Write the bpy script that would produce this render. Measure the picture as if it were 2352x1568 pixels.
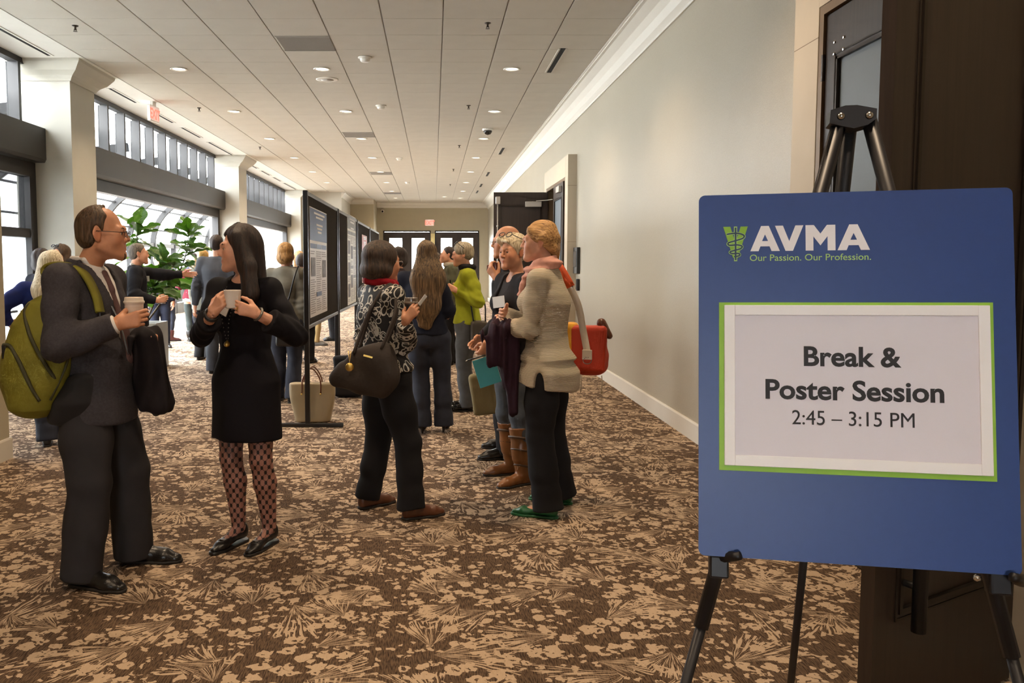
import bpy, bmesh, math, random
import numpy as np
from mathutils import Vector, Matrix, Euler

for _o in list(bpy.data.objects):
    bpy.data.objects.remove(_o)
SC = bpy.context.scene
COL = SC.collection
random.seed(7)

# ------------------------------------------------------------------ camera
cam_d = bpy.data.cameras.new('camera')
cam_d.sensor_fit = 'HORIZONTAL'
cam_d.sensor_width = 36.0
cam_d.lens = 1937.0 / 2352.0 * 36.0
cam_d.shift_x = (1176.0 - 996.0) / 2352.0
cam_d.shift_y = -(784.0 - 748.0) / 2352.0
cam_d.clip_start = 0.05
cam_d.clip_end = 400
cam = bpy.data.objects.new('camera', cam_d)
COL.objects.link(cam)
cam.location = (0, 0, 1.5)
cam.rotation_euler = (math.radians(90) - math.atan(141 / 1937.0), 0, 0)
SC.camera = cam

# ------------------------------------------------------------------ sky and exposure
W = bpy.data.worlds.new('overcast_sky')
SC.world = W
W.use_nodes = True
_bg = W.node_tree.nodes['Background']
_bg.inputs[0].default_value = (0.93, 0.97, 1.0, 1)
SKY = 30.0
_bg.inputs[1].default_value = SKY
SC.view_settings.view_transform = 'Standard'
SC.view_settings.look = 'None'
SC.view_settings.exposure = 0.66
SC.view_settings.gamma = 1.0
SC.view_settings.use_curve_mapping = False

SC.cycles.max_bounces = 6
SC.cycles.diffuse_bounces = 3
SC.cycles.glossy_bounces = 2
SC.cycles.transmission_bounces = 2
SC.cycles.adaptive_threshold = 0.07
SC.cycles.adaptive_min_samples = 16

LAMP_W = 125.0           # watts of each recessed downlight
LAMP_COL = (1.0, 0.75, 0.50)

# daylight portals over the window openings (they emit nothing, they guide the sky sampling)
def portal(name, loc, rot, sx, sy):
    d = bpy.data.lights.new(name, 'AREA')
    d.shape = 'RECTANGLE'; d.size = sx; d.size_y = sy
    d.cycles.is_portal = True
    o = bpy.data.objects.new(name, d); COL.objects.link(o)
    o.location = loc; o.rotation_euler = rot
    o['kind'] = 'helper'
    return o
for _y0, _y1 in ((6.7, 10.6), (11.4, 19.7), (20.5, 28.8)):
    portal('daylight_portal', (-5.30, (_y0 + _y1) / 2, 2.0), (0, math.radians(-90), 0), 4.0, _y1 - _y0)
portal('daylight_portal', (-.45, -4.3, 1.6), (math.radians(90), 0, math.radians(180)), 1.0, 1.0)
# ------------------------------------------------------------------ helpers
def lin(c):
    return c / 12.92 if c <= 0.04045 else ((c + 0.055) / 1.055) ** 2.4
def S(r, g, b):
    return (lin(r / 255.0), lin(g / 255.0), lin(b / 255.0), 1.0)

MATS = {}
def new_mat(name):
    m = bpy.data.materials.new(name); m.use_nodes = True
    nt = m.node_tree
    return m, nt, nt.nodes['Principled BSDF']
def nd(nt, t, **kw):
    n = nt.nodes.new(t)
    for k, v in kw.items():
        if k.startswith('i_'):
            n.inputs[int(k[2:]) if k[2:].isdigit() else k[2:]].default_value = v
        else:
            setattr(n, k, v)
    return n
def lk(nt, a, b): nt.links.new(a, b)
def mth(nt, op, a, b=None, c=None, clamp=False):
    n = nt.nodes.new('ShaderNodeMath'); n.operation = op; n.use_clamp = clamp
    for i, v in enumerate((a, b, c)):
        if v is None: continue
        if isinstance(v, (int, float)): n.inputs[i].default_value = v
        else: nt.links.new(v, n.inputs[i])
    return n.outputs[0]
def mixc(nt, fac, a, b):
    n = nt.nodes.new('ShaderNodeMix'); n.data_type = 'RGBA'
    for i, v in ((0, fac), (6, a), (7, b)):
        if isinstance(v, (int, float, tuple)): n.inputs[i].default_value = v
        else: nt.links.new(v, n.inputs[i])
    return n.outputs[2]
def coords(nt, scale=(1, 1, 1), rot=(0, 0, 0), out='Object'):
    tc = nd(nt, 'ShaderNodeTexCoord'); mp = nd(nt, 'ShaderNodeMapping')
    mp.inputs['Scale'].default_value = scale; mp.inputs['Rotation'].default_value = rot
    lk(nt, tc.outputs[out], mp.inputs[0])
    return mp.outputs[0]
def mat(name, col, rough=0.6, metal=0.0, var=0.08, vscale=6.0, bump=0.0, bscale=60.0, spec=0.5,
        stretch=(1, 1, 1), coat=0.0, sheen=0.0, emit=None, emit_s=0.0):
    """a plain surface: one colour with a little procedural variation and fine relief"""
    if name in MATS: return MATS[name]
    m, nt, b = new_mat(name)
    b.inputs['Roughness'].default_value = rough
    b.inputs['Metallic'].default_value = metal
    b.inputs['Specular IOR Level'].default_value = spec
    if coat: b.inputs['Coat Weight'].default_value = coat
    if sheen:
        b.inputs['Sheen Weight'].default_value = sheen
    b.inputs['Base Color'].default_value = col
    if var or bump:
        co = coords(nt, stretch)
        if var:
            n = nd(nt, 'ShaderNodeTexNoise'); n.inputs['Scale'].default_value = vscale; n.inputs['Detail'].default_value = 2
            lk(nt, co, n.inputs['Vector'])
            lo = tuple(max(0, x * (1 - var * 2)) for x in col[:3]) + (1,)
            hi = tuple(min(1, x * (1 + var * 2)) for x in col[:3]) + (1,)
            lk(nt, mixc(nt, n.outputs[0], lo, hi), b.inputs['Base Color'])
        if bump:
            n2 = nd(nt, 'ShaderNodeTexNoise'); n2.inputs['Scale'].default_value = bscale; n2.inputs['Detail'].default_value = 3
            lk(nt, co, n2.inputs['Vector'])
            bp = nd(nt, 'ShaderNodeBump'); bp.inputs['Strength'].default_value = bump; bp.inputs['Distance'].default_value = 0.01
            lk(nt, n2.outputs[0], bp.inputs['Height']); lk(nt, bp.outputs[0], b.inputs['Normal'])
    if emit is not None:
        b.inputs['Emission Color'].default_value = emit
        b.inputs['Emission Strength'].default_value = emit_s
    MATS[name] = m
    return m

def tag(o, label=None, cat=None, group=None, kind=None):
    if label: o['label'] = label
    if cat: o['category'] = cat
    if group: o['group'] = group
    if kind: o['kind'] = kind
    return o
def link(o, parent=None):
    COL.objects.link(o)
    if parent is not None:
        o.parent = parent
        o.matrix_parent_inverse = parent.matrix_basis.inverted() if parent.parent is None else \
            (parent.parent.matrix_basis @ parent.matrix_parent_inverse @ parent.matrix_basis).inverted()
    return o
def empty(name, loc=(0, 0, 0), rz=0.0):
    o = bpy.data.objects.new(name, None); o.empty_display_size = 0.1
    o.location = loc; o.rotation_euler = (0, 0, rz)
    COL.objects.link(o)
    return o
def mesh_obj(name, verts, faces, m=None, parent=None, smooth=False, local=False):
    me = bpy.data.meshes.new(name)
    me.from_pydata([tuple(v) for v in verts], [], [tuple(f) for f in faces])
    me.update()
    if m: me.materials.append(m)
    if smooth: me.shade_smooth()
    o = bpy.data.objects.new(name, me)
    COL.objects.link(o)
    if parent is not None:
        o.parent = parent
        if not local:
            o.matrix_parent_inverse = parent_world(parent).inverted()
    return o
def parent_world(p):
    if p.parent is None: return p.matrix_basis.copy()
    return parent_world(p.parent) @ p.matrix_parent_inverse @ p.matrix_basis

class MB:
    """collects simple solids into one mesh (one part)"""
    def __init__(s): s.v = []; s.f = []
    def add(s, vs, fs):
        n = len(s.v); s.v += [tuple(v) for v in vs]; s.f += [tuple(i + n for i in f) for f in fs]
        return s
    def box(s, x0, x1, y0, y1, z0, z1, bev=0.0, M=None):
        if bev <= 0:
            vs = [(x, y, z) for x in (x0, x1) for y in (y0, y1) for z in (z0, z1)]
            fs = [(0, 1, 3, 2), (4, 6, 7, 5), (0, 4, 5, 1), (2, 3, 7, 6), (0, 2, 6, 4), (1, 5, 7, 3)]
        else:
            bm = bmesh.new()
            bmesh.ops.create_cube(bm, size=1.0)
            for v in bm.verts:
                v.co.x = (x0 + x1) / 2 + v.co.x * (x1 - x0); v.co.y = (y0 + y1) / 2 + v.co.y * (y1 - y0); v.co.z = (z0 + z1) / 2 + v.co.z * (z1 - z0)
            bmesh.ops.bevel(bm, geom=bm.edges[:], offset=bev, segments=2, affect='EDGES', profile=0.5)
            bm.verts.index_update()
            vs = [v.co[:] for v in bm.verts]; fs = [[v.index for v in f.verts] for f in bm.faces]
            bm.free()
        if M is not None: vs = [tuple(M @ Vector(v)) for v in vs]
        return s.add(vs, fs)
    def tube(s, pts, r, n=10, caps=True, closed=False):
        pts = [Vector(p) for p in pts]
        rs = r if isinstance(r, (list, tuple)) else [r] * len(pts)
        rings = []; prev = None
        for i, p in enumerate(pts):
            if closed: t = pts[(i + 1) % len(pts)] - pts[i - 1]
            else: t = pts[min(i + 1, len(pts) - 1)] - pts[max(i - 1, 0)]
            t.normalize()
            if prev is None:
                u = t.cross(Vector((0, 0, 1)))
                if u.length < 1e-3: u = t.cross(Vector((1, 0, 0)))
            else: u = prev - t * prev.dot(t)
            u.normalize(); prev = u; w = t.cross(u)
            rings.append([p + (u * math.cos(2 * math.pi * k / n) + w * math.sin(2 * math.pi * k / n)) * rs[i] for k in range(n)])
        vs = [v for ring in rings for v in ring]; fs = []
        m = len(pts)
        for i in range(m if closed else m - 1):
            a = i * n; b = ((i + 1) % m) * n
            for k in range(n):
                fs.append((a + k, a + (k + 1) % n, b + (k + 1) % n, b + k))
        if caps and not closed:
            fs.append(tuple(range(n - 1, -1, -1))); fs.append(tuple(range((m - 1) * n, m * n)))
        return s.add(vs, fs)
    def lathe(s, prof, n=24, c=(0, 0, 0), M=None):
        vs = []; fs = []
        for r, z in prof:
            for k in range(n):
                a = 2 * math.pi * k / n
                vs.append((c[0] + r * math.cos(a), c[1] + r * math.sin(a), c[2] + z))
        for i in range(len(prof) - 1):
            for k in range(n):
                fs.append((i * n + k, i * n + (k + 1) % n, (i + 1) * n + (k + 1) % n, (i + 1) * n + k))
        if prof[0][0] > 1e-5: fs.append(tuple(range(n - 1, -1, -1)))
        if prof[-1][0] > 1e-5: fs.append(tuple(range((len(prof) - 1) * n, len(prof) * n)))
        if M is not None: vs = [tuple(M @ Vector(v)) for v in vs]
        return s.add(vs, fs)
    def prism(s, poly, axis, a0, a1):
        """extrude a 2-D polygon along 'x', 'y' or 'z'"""
        def p3(u, w, a):
            return {'x': (a, u, w), 'y': (u, a, w), 'z': (u, w, a)}[axis]
        n = len(poly)
        vs = [p3(u, w, a0) for u, w in poly] + [p3(u, w, a1) for u, w in poly]
        fs = [(i, (i + 1) % n, n + (i + 1) % n, n + i) for i in range(n)]
        fs += [tuple(range(n - 1, -1, -1)), tuple(range(n, 2 * n))]
        return s.add(vs, fs)
    def xf(s, M):
        s.v = [tuple(M @ Vector(v)) for v in s.v]; return s
    def build(s, name, m=None, parent=None, smooth=False, local=False, auto=None):
        o = mesh_obj(name, s.v, s.f, m, parent, smooth or auto is not None, local)
        bm = bmesh.new(); bm.from_mesh(o.data); bmesh.ops.recalc_face_normals(bm, faces=bm.faces[:]); bm.to_mesh(o.data); bm.free()
        if auto is not None:
            o.data.set_sharp_from_angle(angle=math.radians(auto))
        return o
def struct(o, label): return tag(o, label=label, kind='structure')
def text_obj(name, body, size, font_m, parent, M, bold=0.0, align='CENTER', extrude=0.0006, xs=1.0, shear=0.0):
    """flat lettering turned into a mesh; M maps (x right, y up, z out) to the world"""
    cu = bpy.data.curves.new(name, 'FONT')
    cu.body = body; cu.size = size; cu.align_x = align; cu.align_y = 'BOTTOM_BASELINE'
    cu.extrude = extrude; cu.offset = bold; cu.resolution_u = 4; cu.shear = shear
    tmp = bpy.data.objects.new(name, cu); COL.objects.link(tmp)
    bpy.context.view_layer.update()
    dg = bpy.context.evaluated_depsgraph_get()
    me = bpy.data.meshes.new_from_object(tmp.evaluated_get(dg))
    bpy.data.objects.remove(tmp)
    me.transform(Matrix.Diagonal((xs, 1, 1, 1)))
    me.transform(M)
    me.materials.clear(); me.materials.append(font_m)
    o = bpy.data.objects.new(name, me)
    COL.objects.link(o)
    if parent is not None:
        o.parent = parent; o.matrix_parent_inverse = parent_world(parent).inverted()
    return o
def copy_tree(o, parent=None, delta=None):
    c = o.copy(); COL.objects.link(c)
    if parent is not None: c.parent = parent
    for ch in list(o.children): copy_tree(ch, c)
    return c
ORD = ['first', 'second', 'third', 'fourth', 'fifth', 'sixth', 'seventh', 'eighth', 'ninth', 'tenth', 'eleventh', 'twelfth', 'thirteenth', 'fourteenth']
# ------------------------------------------------------------------ surface materials
M_WHITE = mat('white_paint', S(186, 182, 170), 0.7, var=0.02)
M_CREAM = mat('cream_wall_paint', S(172, 162, 138), 0.75, var=0.02)
M_CROWN = mat('crown_paint', S(208, 203, 192), 0.45, var=0.01)
M_BASE = mat('baseboard_paint', S(206, 198, 184), 0.5, var=0.02)
M_CEIL = mat('ceiling_tile_board', S(196, 191, 181), 0.95, var=0.03, vscale=3, spec=0.1)
M_GRID = mat('ceiling_grid_metal', S(150, 145, 136), 0.6, var=0.02)
M_GYP = mat('gypsum_ceiling', S(224, 221, 214), 0.9, var=0.02, spec=0.2)
M_GREYM = mat('grey_window_metal', S(60, 58, 58), 0.55, metal=0.1, var=0.04)
M_BEAM = mat('dark_grey_fascia', S(66, 64, 61), 0.5, metal=0.1, var=0.06, vscale=2)
M_RIB = mat('grey_rib_metal', S(20, 17, 16), 0.7, var=0.03)
M_RAILW = mat('pale_rail_metal', S(52, 49, 47), 0.5, var=0.03)
M_BLACK = mat('black_metal', S(26, 25, 26), 0.38, var=0.05)
M_SLOT = mat('slot_black', S(10, 10, 10), 0.9, var=0.0)
M_RET = mat('grey_return_grille', S(122, 116, 108), 0.8, var=0.03, bump=0.4, bscale=300)
M_WOOD = None
M_PORTAL = mat('beige_portal_panel', S(186, 172, 150), 0.6, var=0.03)
M_BROWNF = mat('brown_door_frame', S(116, 95, 70), 0.4, metal=0.2, var=0.05)
M_CHROME = mat('polished_steel', S(200, 198, 195), 0.22, metal=1.0, var=0.0)
M_SATIN = mat('satin_steel', S(188, 182, 174), 0.4, metal=0.7, var=0.03)
M_LAMP = mat('downlight_lens', S(255, 244, 225), 0.5, var=0, emit=(1.0, 0.86, 0.66, 1), emit_s=5.0)
M_PLASTICW = mat('white_plastic', S(222, 219, 212), 0.45, var=0.02)
M_EXITR = mat('exit_red', S(220, 60, 50), 0.5, var=0, emit=(1.0, 0.12, 0.08, 1), emit_s=1.6)
M_EXITF = mat('exit_face', S(236, 205, 195), 0.5, var=0, emit=(1.0, 0.75, 0.68, 1), emit_s=0.25)

def make_wood():
    m, nt, b = new_mat('dark_stained_wood')
    co = coords(nt, (14, 14, 0.8))
    n = nd(nt, 'ShaderNodeTexNoise'); n.inputs['Scale'].default_value = 3; n.inputs['Detail'].default_value = 8; n.inputs['Distortion'].default_value = 1.0
    lk(nt, co, n.inputs['Vector'])
    lk(nt, mixc(nt, n.outputs[0], S(30, 22, 18), S(62, 49, 40)), b.inputs['Base Color'])
    b.inputs['Roughness'].default_value = 0.42
    return m
M_WOOD = make_wood()

def make_wallcover():
    m, nt, b = new_mat('pale_vinyl_wallcovering')
    co = coords(nt, (1, 1, 1))
    n = nd(nt, 'ShaderNodeTexNoise'); n.inputs['Scale'].default_value = 130; n.inputs['Detail'].default_value = 4
    lk(nt, co, n.inputs['Vector'])
    n3 = nd(nt, 'ShaderNodeTexNoise'); n3.inputs['Scale'].default_value = 1.2
    lk(nt, co, n3.inputs['Vector'])
    f = mth(nt, 'ADD', mth(nt, 'MULTIPLY', n.outputs[0], 0.7), mth(nt, 'MULTIPLY', n3.outputs[0], 0.3))
    lk(nt, mixc(nt, f, S(148, 139, 120), S(182, 174, 156)), b.inputs['Base Color'])
    b.inputs['Roughness'].default_value = 0.34
    b.inputs['Specular IOR Level'].default_value = 0.8
    bp = nd(nt, 'ShaderNodeBump'); bp.inputs['Strength'].default_value = 0.30; bp.inputs['Distance'].default_value = 0.004
    lk(nt, n.outputs[0], bp.inputs['Height']); lk(nt, bp.outputs[0], b.inputs['Normal'])
    return m
M_WALLR = make_wallcover()

def make_glass(name, tint=(1, 1, 1, 1), gloss=0.08):
    m = bpy.data.materials.new(name); m.use_nodes = True
    nt = m.node_tree; nt.nodes.clear()
    out = nd(nt, 'ShaderNodeOutputMaterial'); tr = nd(nt, 'ShaderNodeBsdfTransparent'); gl = nd(nt, 'ShaderNodeBsdfGlossy')
    tr.inputs[0].default_value = tint; gl.inputs['Roughness'].default_value = 0.03
    fr = nd(nt, 'ShaderNodeFresnel'); fr.inputs[0].default_value = 1.35
    mx = nd(nt, 'ShaderNodeMixShader')
    lk(nt, mth(nt, 'MULTIPLY', fr.outputs[0], gloss * 8), mx.inputs[0]); lk(nt, tr.outputs[0], mx.inputs[1]); lk(nt, gl.outputs[0], mx.inputs[2])
    lk(nt, mx.outputs[0], out.inputs[0])
    return m
M_GLASS = make_glass('clear_window_glass', (0.97, 0.98, 0.98, 1))
def make_frost():
    m = bpy.data.materials.new('frosted_canopy_glass'); m.use_nodes = True
    nt = m.node_tree; nt.nodes.clear()
    out = nd(nt, 'ShaderNodeOutputMaterial'); tr = nd(nt, 'ShaderNodeBsdfTransparent'); tl = nd(nt, 'ShaderNodeBsdfTranslucent')
    tr.inputs[0].default_value = (0.60, 0.61, 0.62, 1); tl.inputs[0].default_value = (0.60, 0.62, 0.63, 1)
    mx = nd(nt, 'ShaderNodeMixShader'); mx.inputs[0].default_value = 0.35
    lk(nt, tr.outputs[0], mx.inputs[1]); lk(nt, tl.outputs[0], mx.inputs[2]); lk(nt, mx.outputs[0], out.inputs[0])
    return m
M_FROST = make_frost()
M_TINT = make_glass('grey_tinted_glass', (0.55, 0.56, 0.57, 1))

def make_carpet():
    m, nt, b = new_mat('brown_floral_carpet')
    tc = nd(nt, 'ShaderNodeTexCoord')
    P = tc.outputs['Object']
    def warp(scale, amt):
        n = nd(nt, 'ShaderNodeTexNoise'); n.inputs['Scale'].default_value = scale; n.inputs['Detail'].default_value = 2
        lk(nt, P, n.inputs['Vector'])
        s = nd(nt, 'ShaderNodeVectorMath', operation='SUBTRACT'); lk(nt, n.outputs['Color'], s.inputs[0]); s.inputs[1].default_value = (.5, .5, .5)
        c = nd(nt, 'ShaderNodeVectorMath', operation='SCALE'); lk(nt, s.outputs[0], c.inputs[0]); c.inputs['Scale'].default_value = amt
        a = nd(nt, 'ShaderNodeVectorMath', operation='ADD'); lk(nt, P, a.inputs[0]); lk(nt, c.outputs[0], a.inputs[1])
        return a.outputs[0]
    def vor(vec, scale, rnd=1.0):
        v = nd(nt, 'ShaderNodeTexVoronoi', voronoi_dimensions='2D'); v.inputs['Scale'].default_value = scale; v.inputs['Randomness'].default_value = rnd
        lk(nt, vec, v.inputs['Vector']); return v
    # blossoms: wobbly blobs with a dark eye, in loose clusters
    w1 = warp(30, 0.065)
    v1 = vor(w1, 12.5)
    sepc = nd(nt, 'ShaderNodeSeparateColor'); lk(nt, v1.outputs['Color'], sepc.inputs[0])
    size = mth(nt, 'MULTIPLY_ADD', sepc.outputs[0], 0.30, 0.16)
    blob = mth(nt, 'LESS_THAN', v1.outputs['Distance'], size)
    eye = mth(nt, 'LESS_THAN', v1.outputs['Distance'], mth(nt, 'MULTIPLY', sepc.outputs[1], 0.16))
    clus = nd(nt, 'ShaderNodeTexNoise'); clus.inputs['Scale'].default_value = 2.6; clus.inputs['Detail'].default_value = 2; lk(nt, P, clus.inputs['Vector'])
    cm = mth(nt, 'GREATER_THAN', clus.outputs[0], 0.450)
    flowers = mth(nt, 'MULTIPLY', mth(nt, 'MULTIPLY', blob, mth(nt, 'SUBTRACT', 1.0, eye)), cm)
    v3 = vor(w1, 24)
    sep3 = nd(nt, 'ShaderNodeSeparateColor'); lk(nt, v3.outputs['Color'], sep3.inputs[0])
    dots = mth(nt, 'MULTIPLY', mth(nt, 'LESS_THAN', v3.outputs['Distance'], 0.30), mth(nt, 'GREATER_THAN', sep3.outputs[0], 0.62))
    light = mth(nt, 'MAXIMUM', flowers, dots)
    # feather bursts: strokes fanning out from scattered points
    w2 = warp(5, 0.035)
    for k, (sc, off) in enumerate(((2.1, 0.0), (2.5, 3.7))):
        ad = nd(nt, 'ShaderNodeVectorMath', operation='ADD'); lk(nt, w2, ad.inputs[0]); ad.inputs[1].default_value = (off, off * 1.7, 0)
        v2 = vor(ad.outputs[0], sc, 0.85)
        df = nd(nt, 'ShaderNodeVectorMath', operation='SUBTRACT'); lk(nt, ad.outputs[0], df.inputs[0]); lk(nt, v2.outputs['Position'], df.inputs[1])
        sx = nd(nt, 'ShaderNodeSeparateXYZ'); lk(nt, df.outputs[0], sx.inputs[0])
        ang = mth(nt, 'ARCTAN2', sx.outputs[1], sx.outputs[0])
        ln = nd(nt, 'ShaderNodeVectorMath', operation='LENGTH'); lk(nt, df.outputs[0], ln.inputs[0])
        r = ln.outputs['Value']
        sc2 = nd(nt, 'ShaderNodeSeparateColor'); lk(nt, v2.outputs['Color'], sc2.inputs[0])
        phi = mth(nt, 'MULTIPLY', sc2.outputs[0], 6.2832)
        sector = mth(nt, 'GREATER_THAN', mth(nt, 'COSINE', mth(nt, 'SUBTRACT', ang, phi)), 0.80)
        nz = nd(nt, 'ShaderNodeTexNoise'); nz.noise_dimensions = '2D'; nz.inputs['Scale'].default_value = 1.0; nz.inputs['Detail'].default_value = 1
        cb = nd(nt, 'ShaderNodeCombineXYZ')
        lk(nt, mth(nt, 'MULTIPLY', ang, 22.0), cb.inputs[0]); lk(nt, mth(nt, 'MULTIPLY', r, 9.0), cb.inputs[1])
        lk(nt, cb.outputs[0], nz.inputs['Vector'])
        st = mth(nt, 'GREATER_THAN', nz.outputs[0], 0.535)
        nl = nd(nt, 'ShaderNodeTexNoise'); nl.noise_dimensions = '1D'; nl.inputs['Scale'].default_value = 5.0; nl.inputs['Detail'].default_value = 2
        lk(nt, mth(nt, 'ADD', ang, mth(nt, 'MULTIPLY', sc2.outputs[2], 40.0)), nl.inputs['W'])
        rlim = mth(nt, 'MULTIPLY', mth(nt, 'LESS_THAN', r, mth(nt, 'MULTIPLY_ADD', nl.outputs[0], 0.62, 0.02)), mth(nt, 'GREATER_THAN', mth(nt, 'ADD', nl.outputs[0], mth(nt, 'MULTIPLY', r, 0.4)), 0.40))
        burst = mth(nt, 'MULTIPLY', mth(nt, 'MULTIPLY', st, sector), rlim)
        area = mth(nt, 'MULTIPLY', sector, mth(nt, 'LESS_THAN', r, 0.14))
        light = mth(nt, 'MAXIMUM', mth(nt, 'MULTIPLY', light, mth(nt, 'SUBTRACT', 1.0, area)), burst)
    # pile hatch
    co = coords(nt, (210, 26, 1), (0, 0, 0.5))
    h = nd(nt, 'ShaderNodeTexNoise'); h.inputs['Scale'].default_value = 1.0; h.inputs['Detail'].default_value = 2; lk(nt, co, h.inputs['Vector'])
    hh = mth(nt, 'MULTIPLY_ADD', mth(nt, 'SUBTRACT', h.outputs[0], 0.5), 3.0, 0.5, clamp=True)
    dark = mixc(nt, hh, S(52, 40, 32), S(108, 88, 70))
    lt = mixc(nt, h.outputs[0], S(168, 145, 120), S(188, 166, 142))
    lk(nt, mixc(nt, light, dark, lt), b.inputs['Base Color'])
    b.inputs['Roughness'].default_value = 0.95
    b.inputs['Specular IOR Level'].default_value = 0.15
    bp = nd(nt, 'ShaderNodeBump'); bp.inputs['Strength'].default_value = 0.4; bp.inputs['Distance'].default_value = 0.006
    lk(nt, h.outputs[0], bp.inputs['Height']); lk(nt, bp.outputs[0], b.inputs['Normal'])
    return m
M_CARPET = make_carpet()
M_SOLE = mat('dark_rubber_sole', S(30, 24, 20), .7, var=.05)
M_LBLACK = mat('black_leather', S(22, 20, 20), .3, var=.1, bump=.1, bscale=150)
M_LBROWN = mat('brown_leather', S(96, 56, 34), .32, var=.15, bump=.1, bscale=120)
# ------------------------------------------------------------------ the room shell
ZC = 4.0; XR = 2.22; XC = -4.5; XG = -5.1; XO = -8.0; YE = 34.5; YB = -4.0
COLS = [(10.62, 11.37), (19.68, 20.48), (28.75, 29.5)]
BAYS = [(6.46, 10.62), (11.37, 19.68), (20.48, 28.75)]

struct(MB().box(XO - .2, XR + 1.6, YB, YE + 1.5, -0.12, 0.0).build('floor', M_CARPET), 'brown carpet with tan blossoms and feather strokes across the whole floor')

# ceiling slab, grid and lay-in tiles
ceil = MB().box(XG - .12, XR + 1.6, YB, YE + .2, ZC + 0.012, ZC + 0.2).build('ceiling', M_GRID)
struct(ceil, 'white lay-in tile ceiling of the corridor')
PX = 0.619; LX0 = 0.095; PY = 0.6156; LY0 = 8.798
SLOTR = [(9.98, 11.2), (18.35, 19.4), (23.15, 24.15), (26.5, 27.5), (28.85, 29.85)]
RETS = [(9.46, 10.08), (16.2, 16.8), (23.1, 23.75), (29.6, 30.2)]
me_tile = MB().box(-PX / 2 + .006, PX / 2 - .006, -PY / 2 + .0025, PY / 2 - .0025, -0.004, 0.014, bev=0.003).build('tile', M_CEIL)
me_tile.parent = ceil; me_tile.matrix_parent_inverse.identity()
tile_mesh = me_tile.data
first = True
k0 = -14
rest = MB()
for j in range(-14, 42):
    yc = LY0 + (j + 0.5) * PY
    for i in range(-7, 3):
        xc = LX0 + (i + 0.5) * PX
        if 7.2 < yc < 17.5:
            if first: o = me_tile; first = False
            else:
                o = bpy.data.objects.new('tile', tile_mesh); COL.objects.link(o); o.parent = ceil
            o.location = (xc, yc, ZC)
        else:
            rest.box(xc - PX / 2 + .006, xc + PX / 2 - .006, yc - PY / 2 + .0025, yc + PY / 2 - .0025, ZC - .004, ZC + .014)
o = rest.build('tile_field', M_CEIL, ceil); o['kind'] = 'stuff'
MB().box(XG, LX0 - 7 * PX - .004, YB, YE, ZC - .006, ZC + .014).build('gypsum_border', M_GYP, ceil)
MB().box(LX0 + 3 * PX + .004, XR, YB, YE, ZC - .003, ZC + .014).build('edge_strip', M_CEIL, ceil)

# crown moulding, right wall and end wall
def crown_profile(d, h):
    return [(0, 0), (0, -h), (-.018, -h), (-.022, -h + .02), (-.045, -h + .045), (-.06, -h + .06), (-.09, -h + .13), (-.14, -h + .185), (-d + .05, -.035), (-d + .02, -.03), (-d + .02, -.016), (-d, -.012), (-d, 0)]
pr = [(XR + u, ZC + w) for u, w in crown_profile(0.27, 0.27)]
struct(MB().prism(pr, 'y', YB, YE).build('trim_1', M_CROWN), 'white crown moulding running along the top of the right wall')
pe = [(YE + u, ZC + w) for u, w in crown_profile(0.22, 0.22)]
struct(MB().prism(pe, 'x', -3.2, XR).build('trim_2', M_CROWN), 'white crown moulding on the far end wall')

# right wall with door openings
D1 = (2.98, 4.66)      # near double door opening along y
D2 = (13.48, 15.72)    # middle double door
D3 = (26.4, 28.3)      # farthest doorway
ZD = 2.88
wr = MB()
ys = [YB] + [v for d in (D1, D2, D3) for v in d] + [YE]
for a, b_ in zip(ys[::2], ys[1::2]): wr.box(XR, XR + .14, a, b_, 0, ZC)
for d in (D1, D2, D3): wr.box(XR, XR + .14, d[0], d[1], ZD, ZC)
wall_right = struct(wr.build('wall_right', M_WALLR), 'long right wall in pale textured sheen wallcovering')
# dim rooms behind the doors
for n_, d in enumerate((D1, D2, D3)):
    m_ = MB().box(XR + 1.45, XR + 1.5, d[0] - .4, d[1] + .4, 0, ZC).box(XR + .14, XR + 1.5, d[0] - .45, d[0] - .4, 0, ZC).box(XR + .14, XR + 1.5, d[1] + .4, d[1] + .45, 0, ZC)
    struct(m_.build('wall_side_room_%d' % (n_ + 1), M_CREAM), 'plain beige wall of the %s side room behind the right wall doors' % ORD[n_])
bb = MB()
XB = XR - .016
ys2 = [YB, D1[0] - .31, D1[1] + .31, D2[0] - .29, D2[1] + .29, D3[0] - .3, D3[1] + .3, YE]
for a, b_ in zip(ys2[::2], ys2[1::2]):
    bb.prism([(XR, 0), (XR, .165), (XB + .006, .165), (XB, .15), (XB, 0)], 'y', a, b_)
struct(bb.build('baseboard_right', M_BASE), 'low cream baseboard along the foot of the right wall')

# portals, frames and doors in the right wall
def door_portal(n, d, w, label):
    x0 = XR - .14
    m = MB().box(x0, XR + .02, d[1], d[1] + w, 0, ZD + .32, bev=.004).box(x0, XR + .02, d[0] - w, d[0], 0, ZD + .32, bev=.004).box(x0, XR + .02, d[0], d[1], ZD, ZD + .32)
    o = struct(m.build('trim_%d' % n, M_PORTAL), label)
    j = MB()
    for z in (0.9, 1.85, 2.72):
        j.box(x0 - .0006, x0 + .01, d[1] + .001, d[1] + w - .001, z, z + .004)
        j.box(x0 + .001, XR, d[0] - w - .0006, d[0] - w + .01, z, z + .004)
    j.build('panel_joint', M_BROWNF, o)
    f = MB().box(x0 + .004, XR + .13, d[1] - .05, d[1] - .001, 0, ZD).box(x0 + .004, XR + .13, d[0] + .001, d[0] + .05, 0, ZD).box(x0 + .004, XR + .13, d[0] + .05, d[1] - .05, ZD - .05, ZD - .001)
    f.build('door_frame', M_BROWNF, o)
    return o
door_portal(3, D1, .31, 'beige panelled surround of the near doors beside the sign')
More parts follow.
